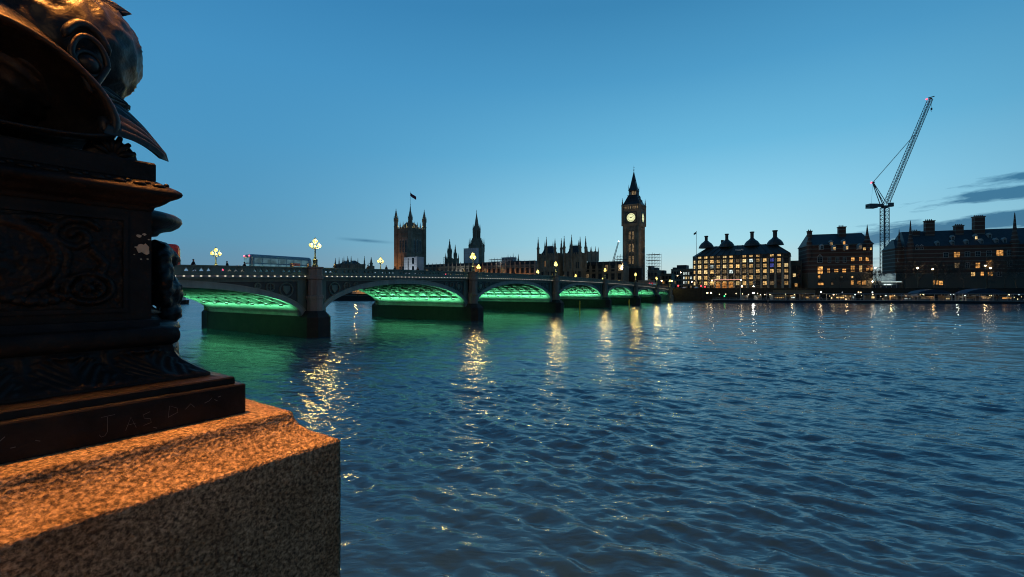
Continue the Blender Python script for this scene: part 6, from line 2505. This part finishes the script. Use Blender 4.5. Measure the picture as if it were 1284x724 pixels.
def granite():
    m = bpy.data.materials.new("speckled_granite")
    m.use_nodes = True
    t = m.node_tree
    b = t.nodes["Principled BSDF"]
    b.inputs["Roughness"].default_value = 0.85
    b.inputs["Specular IOR Level"].default_value = 0.3
    co = t.nodes.new("ShaderNodeTexCoord")
    n1 = t.nodes.new("ShaderNodeTexNoise")
    n1.inputs["Scale"].default_value = 60
    n1.inputs["Detail"].default_value = 4
    n1.inputs["Roughness"].default_value = 0.7
    t.links.new(co.outputs["Object"], n1.inputs[0])
    cr = t.nodes.new("ShaderNodeValToRGB")
    e = cr.color_ramp.elements
    e[0].position = 0.36
    e[0].color = (0.055, 0.043, 0.030, 1)
    e[1].position = 0.66
    e[1].color = (0.40, 0.325, 0.225, 1)
    q = e.new(0.47)
    q.color = (0.17, 0.13, 0.082, 1)
    q = e.new(0.55)
    q.color = (0.30, 0.235, 0.152, 1)
    t.links.new(n1.outputs[0], cr.inputs[0])
    n3 = t.nodes.new("ShaderNodeTexNoise")
    n3.inputs["Scale"].default_value = 2.6
    n3.inputs["Detail"].default_value = 7
    n3.inputs["Roughness"].default_value = 0.65
    t.links.new(co.outputs["Object"], n3.inputs[0])
    cr3 = t.nodes.new("ShaderNodeValToRGB")
    cr3.color_ramp.elements[0].position = 0.35
    cr3.color_ramp.elements[0].color = (0.55, 0.50, 0.44, 1)
    cr3.color_ramp.elements[1].position = 0.62
    cr3.color_ramp.elements[1].color = (1, 1, 1, 1)
    t.links.new(n3.outputs[0], cr3.inputs[0])
    mx = t.nodes.new("ShaderNodeMix")
    mx.data_type = 'RGBA'
    mx.blend_type = 'MULTIPLY'
    mx.inputs[0].default_value = 1.0
    t.links.new(cr.outputs[0], mx.inputs[6])
    t.links.new(cr3.outputs[0], mx.inputs[7])
    t.links.new(mx.outputs[2], b.inputs["Base Color"])
    vc = t.nodes.new("ShaderNodeTexVoronoi")
    vc.inputs["Scale"].default_value = 95
    vc.inputs["Randomness"].default_value = 1.0
    t.links.new(co.outputs["Object"], vc.inputs["Vector"])
    vs_ = t.nodes.new("ShaderNodeSeparateColor")
    t.links.new(vc.outputs["Color"], vs_.inputs[0])
    vr = t.nodes.new("ShaderNodeMapRange")
    vr.inputs[3].default_value = 0.7
    vr.inputs[4].default_value = 1.3
    t.links.new(vs_.outputs[0], vr.inputs[0])
    mx2 = t.nodes.new("ShaderNodeMix")
    mx2.data_type = 'RGBA'
    mx2.blend_type = 'MULTIPLY'
    mx2.inputs[0].default_value = 1.0
    t.links.new(mx.outputs[2], mx2.inputs[6])
    t.links.new(vr.outputs[0], mx2.inputs[7])
    t.links.new(mx2.outputs[2], b.inputs["Base Color"])
    v = t.nodes.new("ShaderNodeTexVoronoi")
    v.inputs["Scale"].default_value = 80
    t.links.new(co.outputs["Object"], v.inputs["Vector"])
    ad = t.nodes.new("ShaderNodeMath")
    ad.operation = 'ADD'
    t.links.new(v.outputs["Distance"], ad.inputs[0])
    t.links.new(n1.outputs[0], ad.inputs[1])
    bp = t.nodes.new("ShaderNodeBump")
    bp.inputs["Strength"].default_value = 1.0
    bp.inputs["Distance"].default_value = 0.0055
    t.links.new(ad.outputs[0], bp.inputs["Height"])
    t.links.new(bp.outputs[0], b.inputs["Normal"])
    return m


M['iron'] = black_iron()
M['iron_fish'] = black_iron("black_iron_of_the_fish", 0.3)
M['granite'] = granite()
M['flake'] = material("flaked_cream_undercoat", (0.42, 0.37, 0.28), 0.8, var=0.15, scale=20)
M['scratch'] = material("scratched_bare_metal", (0.10, 0.095, 0.09), 0.6, var=0.2, scale=20)
M['glass_globe'] = emitter("sodium_globe", (1.0, 0.34, 0.06), 3500.0)


def square_shell(prof, n=24, amp=0.0, seed=0.0):
    """square turned profile (half width, z) with n points a side, roughened by amp"""
    mb = MB()
    rows = []
    for h, z in prof:
        row = []
        for sd in range(4):
            ca, sa = math.cos(sd * math.pi / 2), math.sin(sd * math.pi / 2)
            for i in range(n):
                f = -1 + 2 * i / n
                x, y = f * h, -h
                x, y = x * ca - y * sa, x * sa + y * ca
                if amp:
                    d = mnoise.noise_vector(Vector((x * 9 + seed, y * 9, z * 9))) * amp * 0.8 + mnoise.noise_vector(Vector((x * 40 + seed, y * 40, z * 40))) * amp * 0.7
                    row.append((x + d.x, y + d.y, z + d.z))
                else:
                    row.append((x, y, z))
        rows.append(row + row[:1])
    mb.grid([list(reversed(r_)) for r_ in rows])
    m = len(rows[0]) - 1
    mb.add(rows[-1][:m], [tuple(range(m))])
    return mb


def catmull2(keys, m):
    out = []
    n = len(keys)
    for i in range(n - 1):
        p0, p1, p2, p3 = keys[max(0, i - 1)], keys[i], keys[i + 1], keys[min(n - 1, i + 2)]
        for j in range(m):
            t = j / m
            out.append(tuple(0.5 * ((2 * b) + (-a + c) * t + (2 * a - 5 * b + 4 * c - d) * t * t + (-a + 3 * b - 3 * c + d) * t ** 3) for a, b, c, d in zip(p0, p1, p2, p3)))
    out.append(tuple(keys[-1]))
    return out


# --- granite plinth
prof = [(1.085, -PZ - 1.5), (1.085, -1.2)] + [(1.085, z) for z in np.linspace(-0.9, -0.17, 34)] + [(1.084, -0.158), (1.078, -0.150)]
for x_, z_ in catmull2([(1.074, -0.148), (1.05, -0.139), (1.015, -0.121), (0.98, -0.097), (0.95, -0.068), (0.934, -0.040), (0.929, -0.026)], 3):
    prof.append((x_, z_))
prof += [(0.926, -0.006), (0.920, 0.0), (0.86, 0.002), (0.78, 0.003), (0.5, 0.004)]
gm = square_shell(prof, 110, 0.0026, 3.1)
gm.s = [True] * len(gm.s)
gr = gm.build("granite_plinth", M['granite'], None, (PCX, PCY, PZ - 0.004), (0, 0, PROT))
tag(gr, "rough granite block under the black lamp pedestal, its top lit orange", "plinth")

# --- lamp
lamp = thing("embankment_lamp", "ornate black cast iron lamp pedestal with a big fish sculpture on granite", "street lamp", (PCX, PCY, PZ), PROT)


def half_at(z):
    """half width of the flared leaf band"""
    t = (z - 0.200) / (0.336 - 0.200)
    t = min(1, max(0, t))
    return 0.553 + 0.114 * (1 - math.sin(t * math.pi / 2)) ** 1.25


mb = square_shell([(0.775, 0.002), (0.775, 0.134), (0.772, 0.140), (0.766, 0.141), (0.742, 0.142), (0.741, 0.170), (0.737, 0.176), (0.70, 0.180), (0.668, 0.186), (0.5, 0.187)], 30, 0.0012)
base = mb.build("base_block", M['iron'], lamp)
mb = square_shell([(half_at(z) if z > 0.2 else 0.667, z) for z in np.linspace(0.187, 0.338, 14)] + [(0.5, 0.339)], 40)
mb.s = [True] * len(mb.s)
flare = mb.build("flared_band", M['iron'], lamp)


def carved_leaves():
    """rows of acanthus leaves carved into the flared band"""
    mb = MB()
    mb.sm = True
    zs = np.linspace(0.200, 0.336, 44)
    for face in range(4):
        ca, sa = math.cos(face * math.pi / 2), math.sin(face * math.pi / 2)
        rows = []
        for z in zs:
            v = (z - 0.200) / 0.136
            hw = half_at(z)
            row = []
            for x in np.linspace(-hw, hw, 240):
                q = ((x / hw * 0.60 + 0.6 + 0.133) % 0.267) / 0.1335 - 1.0
                ap = abs(q)
                w = 0.86 * (1 - max(0, v - 0.55) ** 2 * 2.4) * (1 + 0.10 * math.sin(v * 27))
                inside = min(1.0, max(0.0, (w - ap) * 9))
                vein = 0.55 + 0.45 * math.cos((v * 0.9 - ap * 0.75) * 30)
                mid = math.exp(-(q / 0.13) ** 2)
                curl = math.exp(-((v - 0.88) / 0.09) ** 2) * max(0.0, 1 - ap * 1.1)
                tongue = math.exp(-((ap - 1.0) / 0.10) ** 2) * (0.4 + 0.6 * v)
                h = 0.016 * inside * (0.35 + 0.65 * vein * (1 - mid)) + 0.018 * mid * inside + 0.020 * curl + 0.014 * tongue
                h *= min(1.0, (hw - abs(x)) * 30) * min(1.0, v * 9 + 0.1) * min(1.0, (1 - v) * 12)
                h += 0.004 * mnoise.noise(Vector((x * 30 + face, z * 30, 2.0)))
                y = -hw - 0.001 - max(0.0, h)
                row.append((x * ca - y * sa, x * sa + y * ca, z))
            rows.append(row)
        mb.grid(rows)
    return mb


carved_leaves().build("leaf_relief", M['iron'], flare)
tor = [(0.553, 0.339)] + [(0.552 + 0.024 * math.sin(q), 0.382 - 0.040 * math.cos(q)) for q in np.linspace(0.2, math.pi - 0.2, 9)] + [(0.548, 0.424), (0.515, 0.427), (0.513, 0.455), (0.508, 0.459), (0.4, 0.46)]
mb = square_shell(tor, 20, 0.0008)
mb.s = [True] * len(mb.s)
mb.build("torus_moulding", M['iron'], lamp)
mb = square_shell([(0.490, 0.459), (0.490, 0.70), (0.490, 0.962), (0.3, 0.963)], 12, 0.0008)
dado = mb.build("dado", M['iron'], lamp)

# relief panel on the visible face of the dado
y0 = -0.49
mb = MB()
for (x0, x1, z0, z1) in ((-0.43, 0.40, 0.905, 0.922), (-0.43, 0.40, 0.495, 0.512), (-0.43, -0.413, 0.512, 0.905), (0.383, 0.40, 0.512, 0.905)):
    mb.box(x0, x1, y0 - 0.014, y0 + 0.002, z0, z1)
mb.build("panel_frame", M['iron'], dado)


def relief_panel():
    """worn casting: cartouche, swags, scrolls and a rosette as one carved surface"""
    xs, zs = np.linspace(-0.412, 0.382, 230), np.linspace(0.513, 0.904, 120)
    Xg, Zg = np.meshgrid(xs, zs)
    Hh = np.zeros_like(Xg)

    def line(pts, w, amp):
        nonlocal Hh
        d = np.full_like(Xg, 9.0)
        for (ax, az, bx, bz) in [(*p, *q) for p, q in zip(pts[:-1], pts[1:])]:
            l2 = (bx - ax) ** 2 + (bz - az) ** 2 + 1e-9
            t = np.clip(((Xg - ax) * (bx - ax) + (Zg - az) * (bz - az)) / l2, 0, 1)
            d = np.minimum(d, np.hypot(Xg - ax - t * (bx - ax), Zg - az - t * (bz - az)))
        Hh = np.maximum(Hh, amp * np.sqrt(np.clip(1 - (d / w) ** 2, 0, 1)))

    def blob(cx, cz, rx, rz, amp):
        nonlocal Hh
        Hh = np.maximum(Hh, amp * np.sqrt(np.clip(1 - ((Xg - cx) / rx) ** 2 - ((Zg - cz) / rz) ** 2, 0, 1)))

    circ = lambda cx, cz, rx, rz, a0=0, a1=2 * math.pi: [(cx + rx * math.cos(a), cz + rz * math.sin(a)) for a in np.linspace(a0, a1, 26)]
    blob(-0.02, 0.72, 0.20, 0.15, 0.020)
    line(circ(-0.02, 0.72, 0.19, 0.145), 0.022, 0.030)
    blob(-0.02, 0.72, 0.075, 0.10, 0.042)
    blob(-0.02, 0.70, 0.02, 0.03, 0.056)
    for sg in (-1, 1):
        blob(-0.02 + sg * 0.03, 0.745, 0.022, 0.014, 0.048)
        line([(-0.02 + sg * (0.245 + 0.085 * (1 - q * 0.85) * math.cos(0.6 + q * 8.5)), 0.82 + 0.075 * (1 - q * 0.85) * math.sin(0.6 + q * 8.5)) for q in np.linspace(0, 1, 40)], 0.015, 0.026)
        for j in range(9):
            f = j / 8
            cx, cz = -0.02 + sg * (0.05 + 0.26 * f), 0.565 - 0.025 * math.sin(f * math.pi) + 0.10 * f ** 3
            blob(cx, cz, 0.026 - 0.010 * f, 0.022 - 0.006 * f, 0.034 - 0.010 * f)
            blob(cx + sg * 0.012, cz + 0.020, 0.014, 0.014, 0.024)
        line([(-0.02 + sg * 0.20, 0.86), (-0.02 + sg * 0.13, 0.885), (-0.02 + sg * 0.04, 0.872), (-0.02, 0.89)], 0.015, 0.024)
        line([(-0.02 + sg * 0.30, 0.76), (-0.02 + sg * 0.34, 0.71), (-0.02 + sg * 0.33, 0.66), (-0.02 + sg * 0.27, 0.64)], 0.016, 0.022)
    line(circ(0.27, 0.60, 0.075, 0.062), 0.013, 0.028)
    line(circ(0.27, 0.60, 0.046, 0.038), 0.010, 0.022)
    blob(0.27, 0.60, 0.022, 0.02, 0.034)
    for q in range(8):
        blob(0.27 + 0.034 * math.cos(q * math.pi / 4), 0.60 + 0.029 * math.sin(q * math.pi / 4), 0.013, 0.012, 0.026)
    line([(0.10, 0.845), (0.16, 0.80), (0.20, 0.74), (0.19, 0.66), (0.16, 0.60)], 0.018, 0.024)
    mb = MB()
    mb.sm = True
    rows = []
    for j in range(len(zs)):
        row = []
        for i in range(len(xs)):
            p = Vector((xs[i] * 24, zs[j] * 24, 1.0))
            nz_ = 0.006 * mnoise.noise(p) + 0.004 * mnoise.noise(p * 2.7) + 0.006 * max(0.0, mnoise.noise(p * 0.6)) + 0.002 * mnoise.noise(p * 6)
            row.append((xs[i], y0 - 0.004 - max(-0.003, Hh[j, i] * (0.85 + 9 * nz_) + nz_), zs[j]))
        rows.append(row)
    mb.grid(rows)
    return mb


relief_panel().build("relief_panel", M['iron'], dado)
# flaked paint near the corner of the dado
mb = MB()
rr = random.Random(3)


def flake(mb, cx, cz, r, y, n=13, sq=1.0):
    mb.prism_y([(cx + r * (0.6 + 0.7 * rr.random()) * math.cos(a), cz + sq * r * (0.6 + 0.7 * rr.random()) * math.sin(a)) for a in np.linspace(0, 2 * math.pi, n, endpoint=False)], y - 0.0022, y + 0.001)


flake(mb, 0.459, 0.783, 0.026, -0.4915, 17, 0.95)
for cx, cz, r in ((0.442, 0.842, 0.010), (0.462, 0.850, 0.007), (0.431, 0.79, 0.005), (0.45, 0.735, 0.004), (0.474, 0.737, 0.005), (0.425, 0.755, 0.003), (0.48, 0.828, 0.005)):
    flake(mb, cx, cz, r, -0.4915, 9, 0.7)
mb.build("paint_flake", M['flake'], dado)
# scratched letters on the base block
mb = MB()


def scr(pts, r=0.0008):
    mb.path([(x, -0.7757, z) for x, z in pts], r, 4)


scr([(0.262, 0.098), (0.262, 0.04), (0.254, 0.026), (0.243, 0.024), (0.238, 0.034)])
scr([(0.243, 0.1), (0.285, 0.102)])
scr([(0.318, 0.03), (0.335, 0.08), (0.352, 0.034)])
scr([(0.322, 0.05), (0.350, 0.052)])
scr([(0.398, 0.088), (0.376, 0.08), (0.378, 0.066), (0.400, 0.058), (0.402, 0.042), (0.376, 0.036)])
scr([(0.462, 0.048), (0.466, 0.098), (0.494, 0.082), (0.496, 0.064), (0.462, 0.05)])
scr([(0.525, 0.07), (0.545, 0.09), (0.56, 0.072)], 0.0009)
scr([(0.60, 0.082), (0.618, 0.088), (0.63, 0.1)], 0.0009)
for cx, cz in ((-0.02, 0.08), (0.005, 0.05), (0.065, 0.06), (0.64, 0.09), (0.655, 0.098), (0.41, 0.02)):
    scr([(cx, cz), (cx + 0.012, cz + rr.uniform(-0.012, 0.016))], 0.0013)
mb.build("scratched_lettering", M['scratch'], base)
mb = MB()
flake(mb, -0.09, 0.12, 0.022, -0.7757, 11, 0.3)
mb.build("paint_flake", M['flake'], base)

# cornice with an ornamented upper slope, and the plinth above it
cor = [(0.4, 0.955), (0.492, 0.957), (0.497, 0.968), (0.500, 0.978), (0.515, 0.984), (0.532, 0.996), (0.545, 1.010), (0.568, 1.020), (0.580, 1.030), (0.5835, 1.040), (0.580, 1.050), (0.568, 1.060), (0.545, 1.074), (0.520, 1.090), (0.504, 1.100), (0.4, 1.101)]
mb = square_shell(cor, 30, 0.001)
mb.s = [True] * len(mb.s)
corn = mb.build("cornice", M['iron'], lamp)
mb = MB()
mb.sm = True
for face in range(4):
    ca, sa = math.cos(face * math.pi / 2), math.sin(face * math.pi / 2)
    for i in range(15):
        x = -0.50 + i * 1.0 / 14
        for (dx_, yy, zz, sx_, sy_) in ((0, 0.551, 1.072, 0.026, 0.014), (0.034, 0.535, 1.082, 0.012, 0.010)):
            xx, y = x + dx_, -yy
            px_, py_ = xx * ca - y * sa, xx * sa + y * ca
            mb.ball((px_, py_, zz), 1.0, 8, 6, sx_ if face % 2 == 0 else sy_, sy_ if face % 2 == 0 else sx_, 0.010)
mb.build("cornice_ornament", M['iron'], corn)
mb = square_shell([(0.503, 1.102), (0.503, 1.178), (0.498, 1.186), (0.47, 1.187), (0.3, 1.188)], 20, 0.001)
mb.build("plinth", M['iron'], lamp)

# bow-fronted bracket with a lion mask on the river side of the pedestal
mb = MB()
mb.sm = True
mb.lathe([(0.05, 0.885), (0.17, 0.89), (0.18, 0.905), (0.20, 0.915), (0.24, 0.925), (0.268, 0.945), (0.280, 0.965), (0.276, 0.985), (0.255, 1.0), (0.22, 1.01), (0.05, 1.012)], 36, (0.49, 0, 0))
mb.lathe([(0.17, 0.46), (0.19, 0.47), (0.15, 0.50), (0.125, 0.56), (0.12, 0.89)], 30, (0.49, 0, 0))
mb.lathe([(0.05, 0.34), (0.22, 0.345), (0.255, 0.36), (0.272, 0.385), (0.262, 0.412), (0.23, 0.425), (0.19, 0.43), (0.175, 0.445), (0.165, 0.475), (0.05, 0.476)], 36, (0.49, 0, 0))
mb.lathe([(0.05, 0.187), (0.27, 0.188), (0.265, 0.25), (0.26, 0.339), (0.05, 0.34)], 36, (0.49, 0, 0))
brk = mb.build("side_bracket", M['iron_fish'], lamp)
mb = MB()
B_ = lambda x, y, z, r, sx=1, sy=1, sz=1: mb.ball((x, y, z), r, 14, 10, sx, sy, sz)
B_(0.665, 0, 0.79, 0.085, 0.9, 1.1, 0.95)
B_(0.725, 0, 0.765, 0.05, 1, 1, 0.8)
B_(0.695, 0, 0.715, 0.05, 0.9, 1.1, 0.8)
for sg in (-1, 1):
    B_(0.68, sg * 0.06, 0.82, 0.032)
    B_(0.66, sg * 0.085, 0.76, 0.05)
    mb.path([(0.66, sg * 0.08, 0.74), (0.66, sg * 0.11, 0.66), (0.665, sg * 0.075, 0.58), (0.68, sg * 0.05, 0.51)], [0.05, 0.045, 0.05, 0.035], 10)
for z in np.linspace(0.70, 0.46, 8):
    B_(0.655 + 0.05 * math.sin((0.7 - z) * 9) + 0.025, 0.03 * math.sin(z * 40), z, 0.058 - 0.02 * abs(z - 0.55))
B_(0.70, -0.03, 0.455, 0.045, 1, 1, 1.2)
lm = remeshed(mb.mesh("lion_mask", M['iron_fish']), 0.011, 3)
for v_ in lm.vertices:
    q = v_.co.copy()
    v_.co = q + v_.normal * (0.012 * mnoise.noise(q * 26) + 0.006 * mnoise.noise(q * 60))
lm.materials.clear()
lm.materials.append(M['iron_fish'])
link("lion_mask", lm, brk)

# ---- fish sculpture
fish_root = None


def catmull(keys, m):
    out = []
    n = len(keys)
    for i in range(n - 1):
        p0, p1, p2, p3 = keys[max(0, i - 1)], keys[i], keys[i + 1], keys[min(n - 1, i + 2)]
        for j in range(m):
            t = j / m
            out.append(tuple(0.5 * ((2 * b) + (-a + c) * t + (2 * a - 5 * b + 4 * c - d) * t * t + (-a + 3 * b - 3 * c + d) * t ** 3) for a, b, c, d in zip(p0, p1, p2, p3)))
    out.append(tuple(keys[-1]))
    return out


def mouth(th):
    c, s = math.cos(th), math.sin(th)
    sg = 1 if c >= 0 else -1
    if s >= 0:
        return 0.350 * sg * abs(c) ** 1.22, 1.335 + 0.290 * s ** 1.22
    return 0.350 * sg * abs(c) ** 0.9 * (1 - 0.06 * (-s)), 1.335 - 0.10 * (-s) ** 0.5


def fish_head():
    # y, scale in x, scale up, scale down
    keys = [(-0.02, 0.25, 0.20, 0.3), (-0.16, 0.52, 0.5, 0.6), (-0.30, 0.74, 0.74, 0.74), (-0.43, 0.90, 0.90, 0.88), (-0.505, 0.955, 0.955, 0.93), (-0.533, 1.0, 1.0, 1.0), (-0.528, 1.055, 1.05, 1.10), (-0.500, 1.085, 1.09, 1.16),
            (-0.468, 1.075, 1.12, 1.14), (-0.440, 1.10, 1.20, 1.16), (-0.39, 1.12, 1.38, 1.2), (-0.30, 1.14, 1.66, 1.25), (-0.16, 1.12, 1.95, 1.25), (0.0, 1.05, 2.1, 1.2), (0.16, 0.85, 2.05, 1.0), (0.28, 0.5, 1.7, 0.6)]
    rows = []
    n = 84
    for (y, sx, su, sd) in catmull(keys, 5):
        row = []
        for i in range(n + 1):
            th = 2 * math.pi * i / n
            x, z = mouth(th)
            dz_ = z - 1.335
            zz = 1.335 + dz_ * (su if dz_ > 0 else sd)
            w = 1.0
            if dz_ > 0 and y > -0.46:
                # brow ridges over the eyes and a furrow down the middle
                w += 0.035 * math.sin(6 * th) * min(1, (y + 0.46) * 8)
            row.append((x * sx * w, y + 0.02 * (abs(x) / 0.35) ** 2, max(1.193, zz)))
        rows.append(row)
    mb = MB()
    mb.sm = True
    mb.grid(rows)
    return mb


sculpt = fish_head().build("fish_head", M['iron_fish'], lamp)
for sg in (-1, 1):
    mb = MB()
    mb.sm = True
    cx, cy, cz = sg * 0.272, -0.468, 1.583
    nrm = Vector((sg * 0.30, -0.94, 0.06)).normalized()
    ex = Vector((0, 0, 1)).cross(nrm).normalized()
    ez = nrm.cross(ex)
    C_ = Vector((cx, cy, cz))
    pts = []
    for a in np.linspace(0, 2 * math.pi, 33):
        rx = 0.066 * math.cos(a)
        rz = 0.100 * math.sin(a)
        rz = rz if rz > 0 else rz * 1.35
        rx *= 1.0 if rz > 0 else max(0.12, 1 + rz * 6.0)
        pts.append(C_ + ex * (rx - sg * 0.02 * min(0, rz) * 10 * 0.0) + ez * rz + nrm * 0.012)
    mb.path(pts, 0.013, 8, False)
    mb.path([C_ + ex * 0.05 * math.cos(a) + ez * (0.05 * math.sin(a) - 0.015) + nrm * 0.004 for a in np.linspace(0, 2 * math.pi, 25)], 0.011, 8, False)
    mb.ball(C_ - nrm * 0.012 - ez * 0.015, 0.045, 16, 10)
    mb.path([C_ + ex * (0.085 * math.cos(a)) + ez * (0.02 + 0.135 * math.sin(a)) + nrm * 0.0 for a in np.linspace(0.3, math.pi - 0.3, 14)], [0.006] + [0.018] * 12 + [0.006], 8)
    mb.build("eye", M['iron_fish'], sculpt)


def fin(name, parent, roots, tip, ridges, thick, lift=(0, 0, 0), curl=0.0):
    """fluted fin spreading from a row of root points to a tip"""
    mb = MB()
    mb.sm = True
    roots = [Vector(p) for p in roots]
    tip = [Vector(q) for q in tip] if isinstance(tip, list) else [Vector(tip), Vector(tip)]
    tip0 = tip
    lift = Vector(lift)
    nr = (roots[-1] - roots[0]).cross(tip[0] - roots[0]).normalized()
    nu, nv = 18, 8 * ridges
    for sgn in (0, 1):
        rows = []
        for i in range(nu + 1):
            u = i / nu
            row = []
            for j in range(nv + 1):
                v = j / nv
                f = v * (len(roots) - 1)
                k_ = min(int(f), len(roots) - 2)
                r_ = roots[k_].lerp(roots[k_ + 1], f - k_)
                reach = 1 - 0.16 * u * (abs(2 * v - 1) ** 2.2)
                p = r_.lerp(tip0[0].lerp(tip0[1], v), u * reach) + lift * math.sin(math.pi * u)
                edge = min(1, min(v, 1 - v) * 10) * min(1, (1 - u) * 8 + 0.1)
                off = thick * (0.35 + 0.65 * abs(math.sin(math.pi * ridges * v))) * edge
                p = p + nr * (off * (1 if sgn else -1)) - nr * curl * (u ** 2)
                row.append(p)
            rows.append(row)
        mb.grid(rows if sgn else [list(reversed(r_)) for r_ in rows])
    return mb.build(name, M['iron_fish'], parent)


def fish_body():
    path = catmull([(0.0, 0.05, 1.55, 0.30), (0.15, -0.10, 1.66, 0.275), (0.255, -0.15, 1.72, 0.268), (0.30, -0.06, 1.80, 0.255), (0.27, 0.16, 1.93, 0.235), (0.08, 0.33, 2.08, 0.215), (-0.17, 0.28, 2.22, 0.19),
                    (-0.28, 0.04, 2.38, 0.165), (-0.14, -0.19, 2.55, 0.145), (0.10, -0.18, 2.72, 0.125), (0.20, 0.02, 2.90, 0.105), (0.08, 0.17, 3.06, 0.085), (-0.09, 0.11, 3.2, 0.065), (-0.11, -0.03, 3.33, 0.045), (-0.05, -0.09, 3.45, 0.02)], 26)
    mb = MB()
    mb.sm = True
    n = 96
    rows = []
    pts = [Vector(p[:3]) for p in path]
    up = Vector((0, 0, 1))
    for i, p in enumerate(pts):
        d = (pts[min(i + 1, len(pts) - 1)] - pts[max(0, i - 1)]).normalized()
        up = (up - d * up.dot(d)).normalized()
        s = d.cross(up)
        row = []
        for k_ in range(n + 1):
            a = 2 * math.pi * k_ / n
            q_ = i * 0.95 + 1.5 * math.sin(a * 9 + i * 0.05) + 0.8 * math.sin(a * 4 + 1.3)
            rip = 1 + 0.05 * (1 - abs(math.sin(q_ * 0.5))) * (0.7 + 0.3 * math.sin(a * 13 + i * 0.3)) + 0.010 * math.sin(a * 23 + i * 0.4)
            row.append(p + (up * math.cos(a) + s * math.sin(a)) * path[i][3] * rip)
        rows.append(row)
    mb.grid(rows)
    return mb


body = fish_body().build("fish_body", M['iron_fish'], lamp)
# broad side fin resting toward the pedestal corner, mirrored on the other side; gill collar; back fin
for sg in (1, -1):
    fin("side_fin", sculpt, [(sg * 0.36, -0.24, 1.54), (sg * 0.35, -0.36, 1.47), (sg * 0.33, -0.46, 1.37), (sg * 0.31, -0.53, 1.27)], [(sg * 0.605, -0.26, 1.275), (sg * 0.60, -0.42, 1.215)], 6, 0.018, (sg * 0.012, 0, 0.022))
    fin("gill_fin", sculpt, [(sg * 0.28, -0.30, 1.60), (sg * 0.33, -0.36, 1.50), (sg * 0.32, -0.40, 1.44)], (sg * 0.47, -0.27, 1.475), 3, 0.024)
    mb = MB()
    mb.sm = True
    mb.path([(sg * 0.318, -0.47, 1.355), (sg * 0.33, -0.47, 1.32), (sg * 0.322, -0.475, 1.255)], [0.02, 0.028, 0.022], 10)
    mb.build("jaw_hinge", M['iron_fish'], sculpt)
fin("back_fin", body, [(0.12, -0.36, 2.02), (0.22, -0.27, 1.99), (0.32, -0.16, 1.95)], (0.50, -0.19, 1.992), 6, 0.022, (0, 0, -0.02))
fin("back_fin", body, [(0.10, -0.36, 2.10), (0.16, -0.32, 2.14), (0.2, -0.26, 2.2)], (0.36, -0.24, 2.17), 4, 0.02)
fin("tail_fin", body, [(-0.09, -0.09, 3.36), (-0.05, -0.09, 3.42), (0.0, -0.06, 3.44)], (-0.02, -0.3, 3.75), 5, 0.018)
# shell ornament in the gap under the fin
mb = MB()
mb.sm = True
for q in range(6):
    a = R(20 + q * 26)
    mb.path([(0.36, -0.44, 1.19), (0.36 + 0.045 * math.cos(a), -0.455, 1.19 + 0.06 * math.sin(a)), (0.36 + 0.085 * math.cos(a), -0.45, 1.19 + 0.10 * math.sin(a))], [0.006, 0.014, 0.010], 6)
mb.ball((0.36, -0.42, 1.19), 0.09, 14, 8, 1.1, 0.4, 1.0)
mb.build("shell_ornament", M['iron'], lamp)
# column and glowing globe above the frame
mb = MB()
mb.sm = True
mb.lathe([(0.2, 1.188), (0.16, 1.5), (0.13, 2.2), (0.10, 3.0), (0.085, 3.5), (0.14, 3.56), (0.14, 3.62), (0.08, 3.7), (0.075, 4.2), (0.17, 4.3), (0.2, 4.38), (0.17, 4.42)], 20)
mb.build("column", M['iron'], lamp)
mb = MB()
mb.sm = True
mb.ball((0, 0, 4.68), 0.26, 20, 14)
mb.build("lamp_globe", M['glass_globe'], lamp)
mb = MB()
mb.lathe([(0.14, 4.90), (0.18, 4.93), (0.1, 5.02), (0.05, 5.1), (0.07, 5.15), (0.01, 5.25)], 16)
mb.build("crown_finial", M['iron'], lamp)


# ------------------------------------------------------------------ near river wall and pavement
def pw(u, n):
    """near-bank coordinates: u toward the river, n along the wall (toward and past the camera)"""
    return (PUX * u + PNX * n, PUY * u + PNY * n)


poly = [pw(0.35, -6), pw(0.35, 90), pw(-0.05, 90), pw(-0.05, -6)]
mb = MB()
mb.prism(list(reversed(poly)), -2.0, EYE - 1.25)
tag(mb.build("embankment_wall", M['granite']), "granite river wall running under the camera from the lamp pedestal", "wall")
mb = MB()
poly = [pw(-0.06, -25), pw(-0.06, 120), pw(-60, 120), pw(-60, -25)]
mb.prism(list(reversed(poly)), -2.5, EYE - 2.3)
tag(mb.build("pavement", M['paving']), "paved riverside walk behind the near river wall", kind='structure')

# neighbouring lamp further along the wall: it throws the warm light on this side of the pedestal
x_, y_ = pw(-5.0, 4.5)
t_ = thing("street_lamp", "plain riverside lamp on the pavement behind the camera", "street lamp", (x_, y_, EYE - 2.3))
mb = MB()
mb.sm = True
mb.lathe([(0.16, 0), (0.16, 0.8), (0.09, 1.0), (0.06, 4.6), (0.12, 4.7)], 12)
mb.build("post", M['iron'], t_)
mb = MB()
mb.sm = True
mb.ball((0, 0, 4.95), 0.26, 16, 10)
M['walk_glow'] = emitter("walkway_globe", (1.0, 0.60, 0.29), 135.0)
mb.build("lamp_globe", M['walk_glow'], t_)
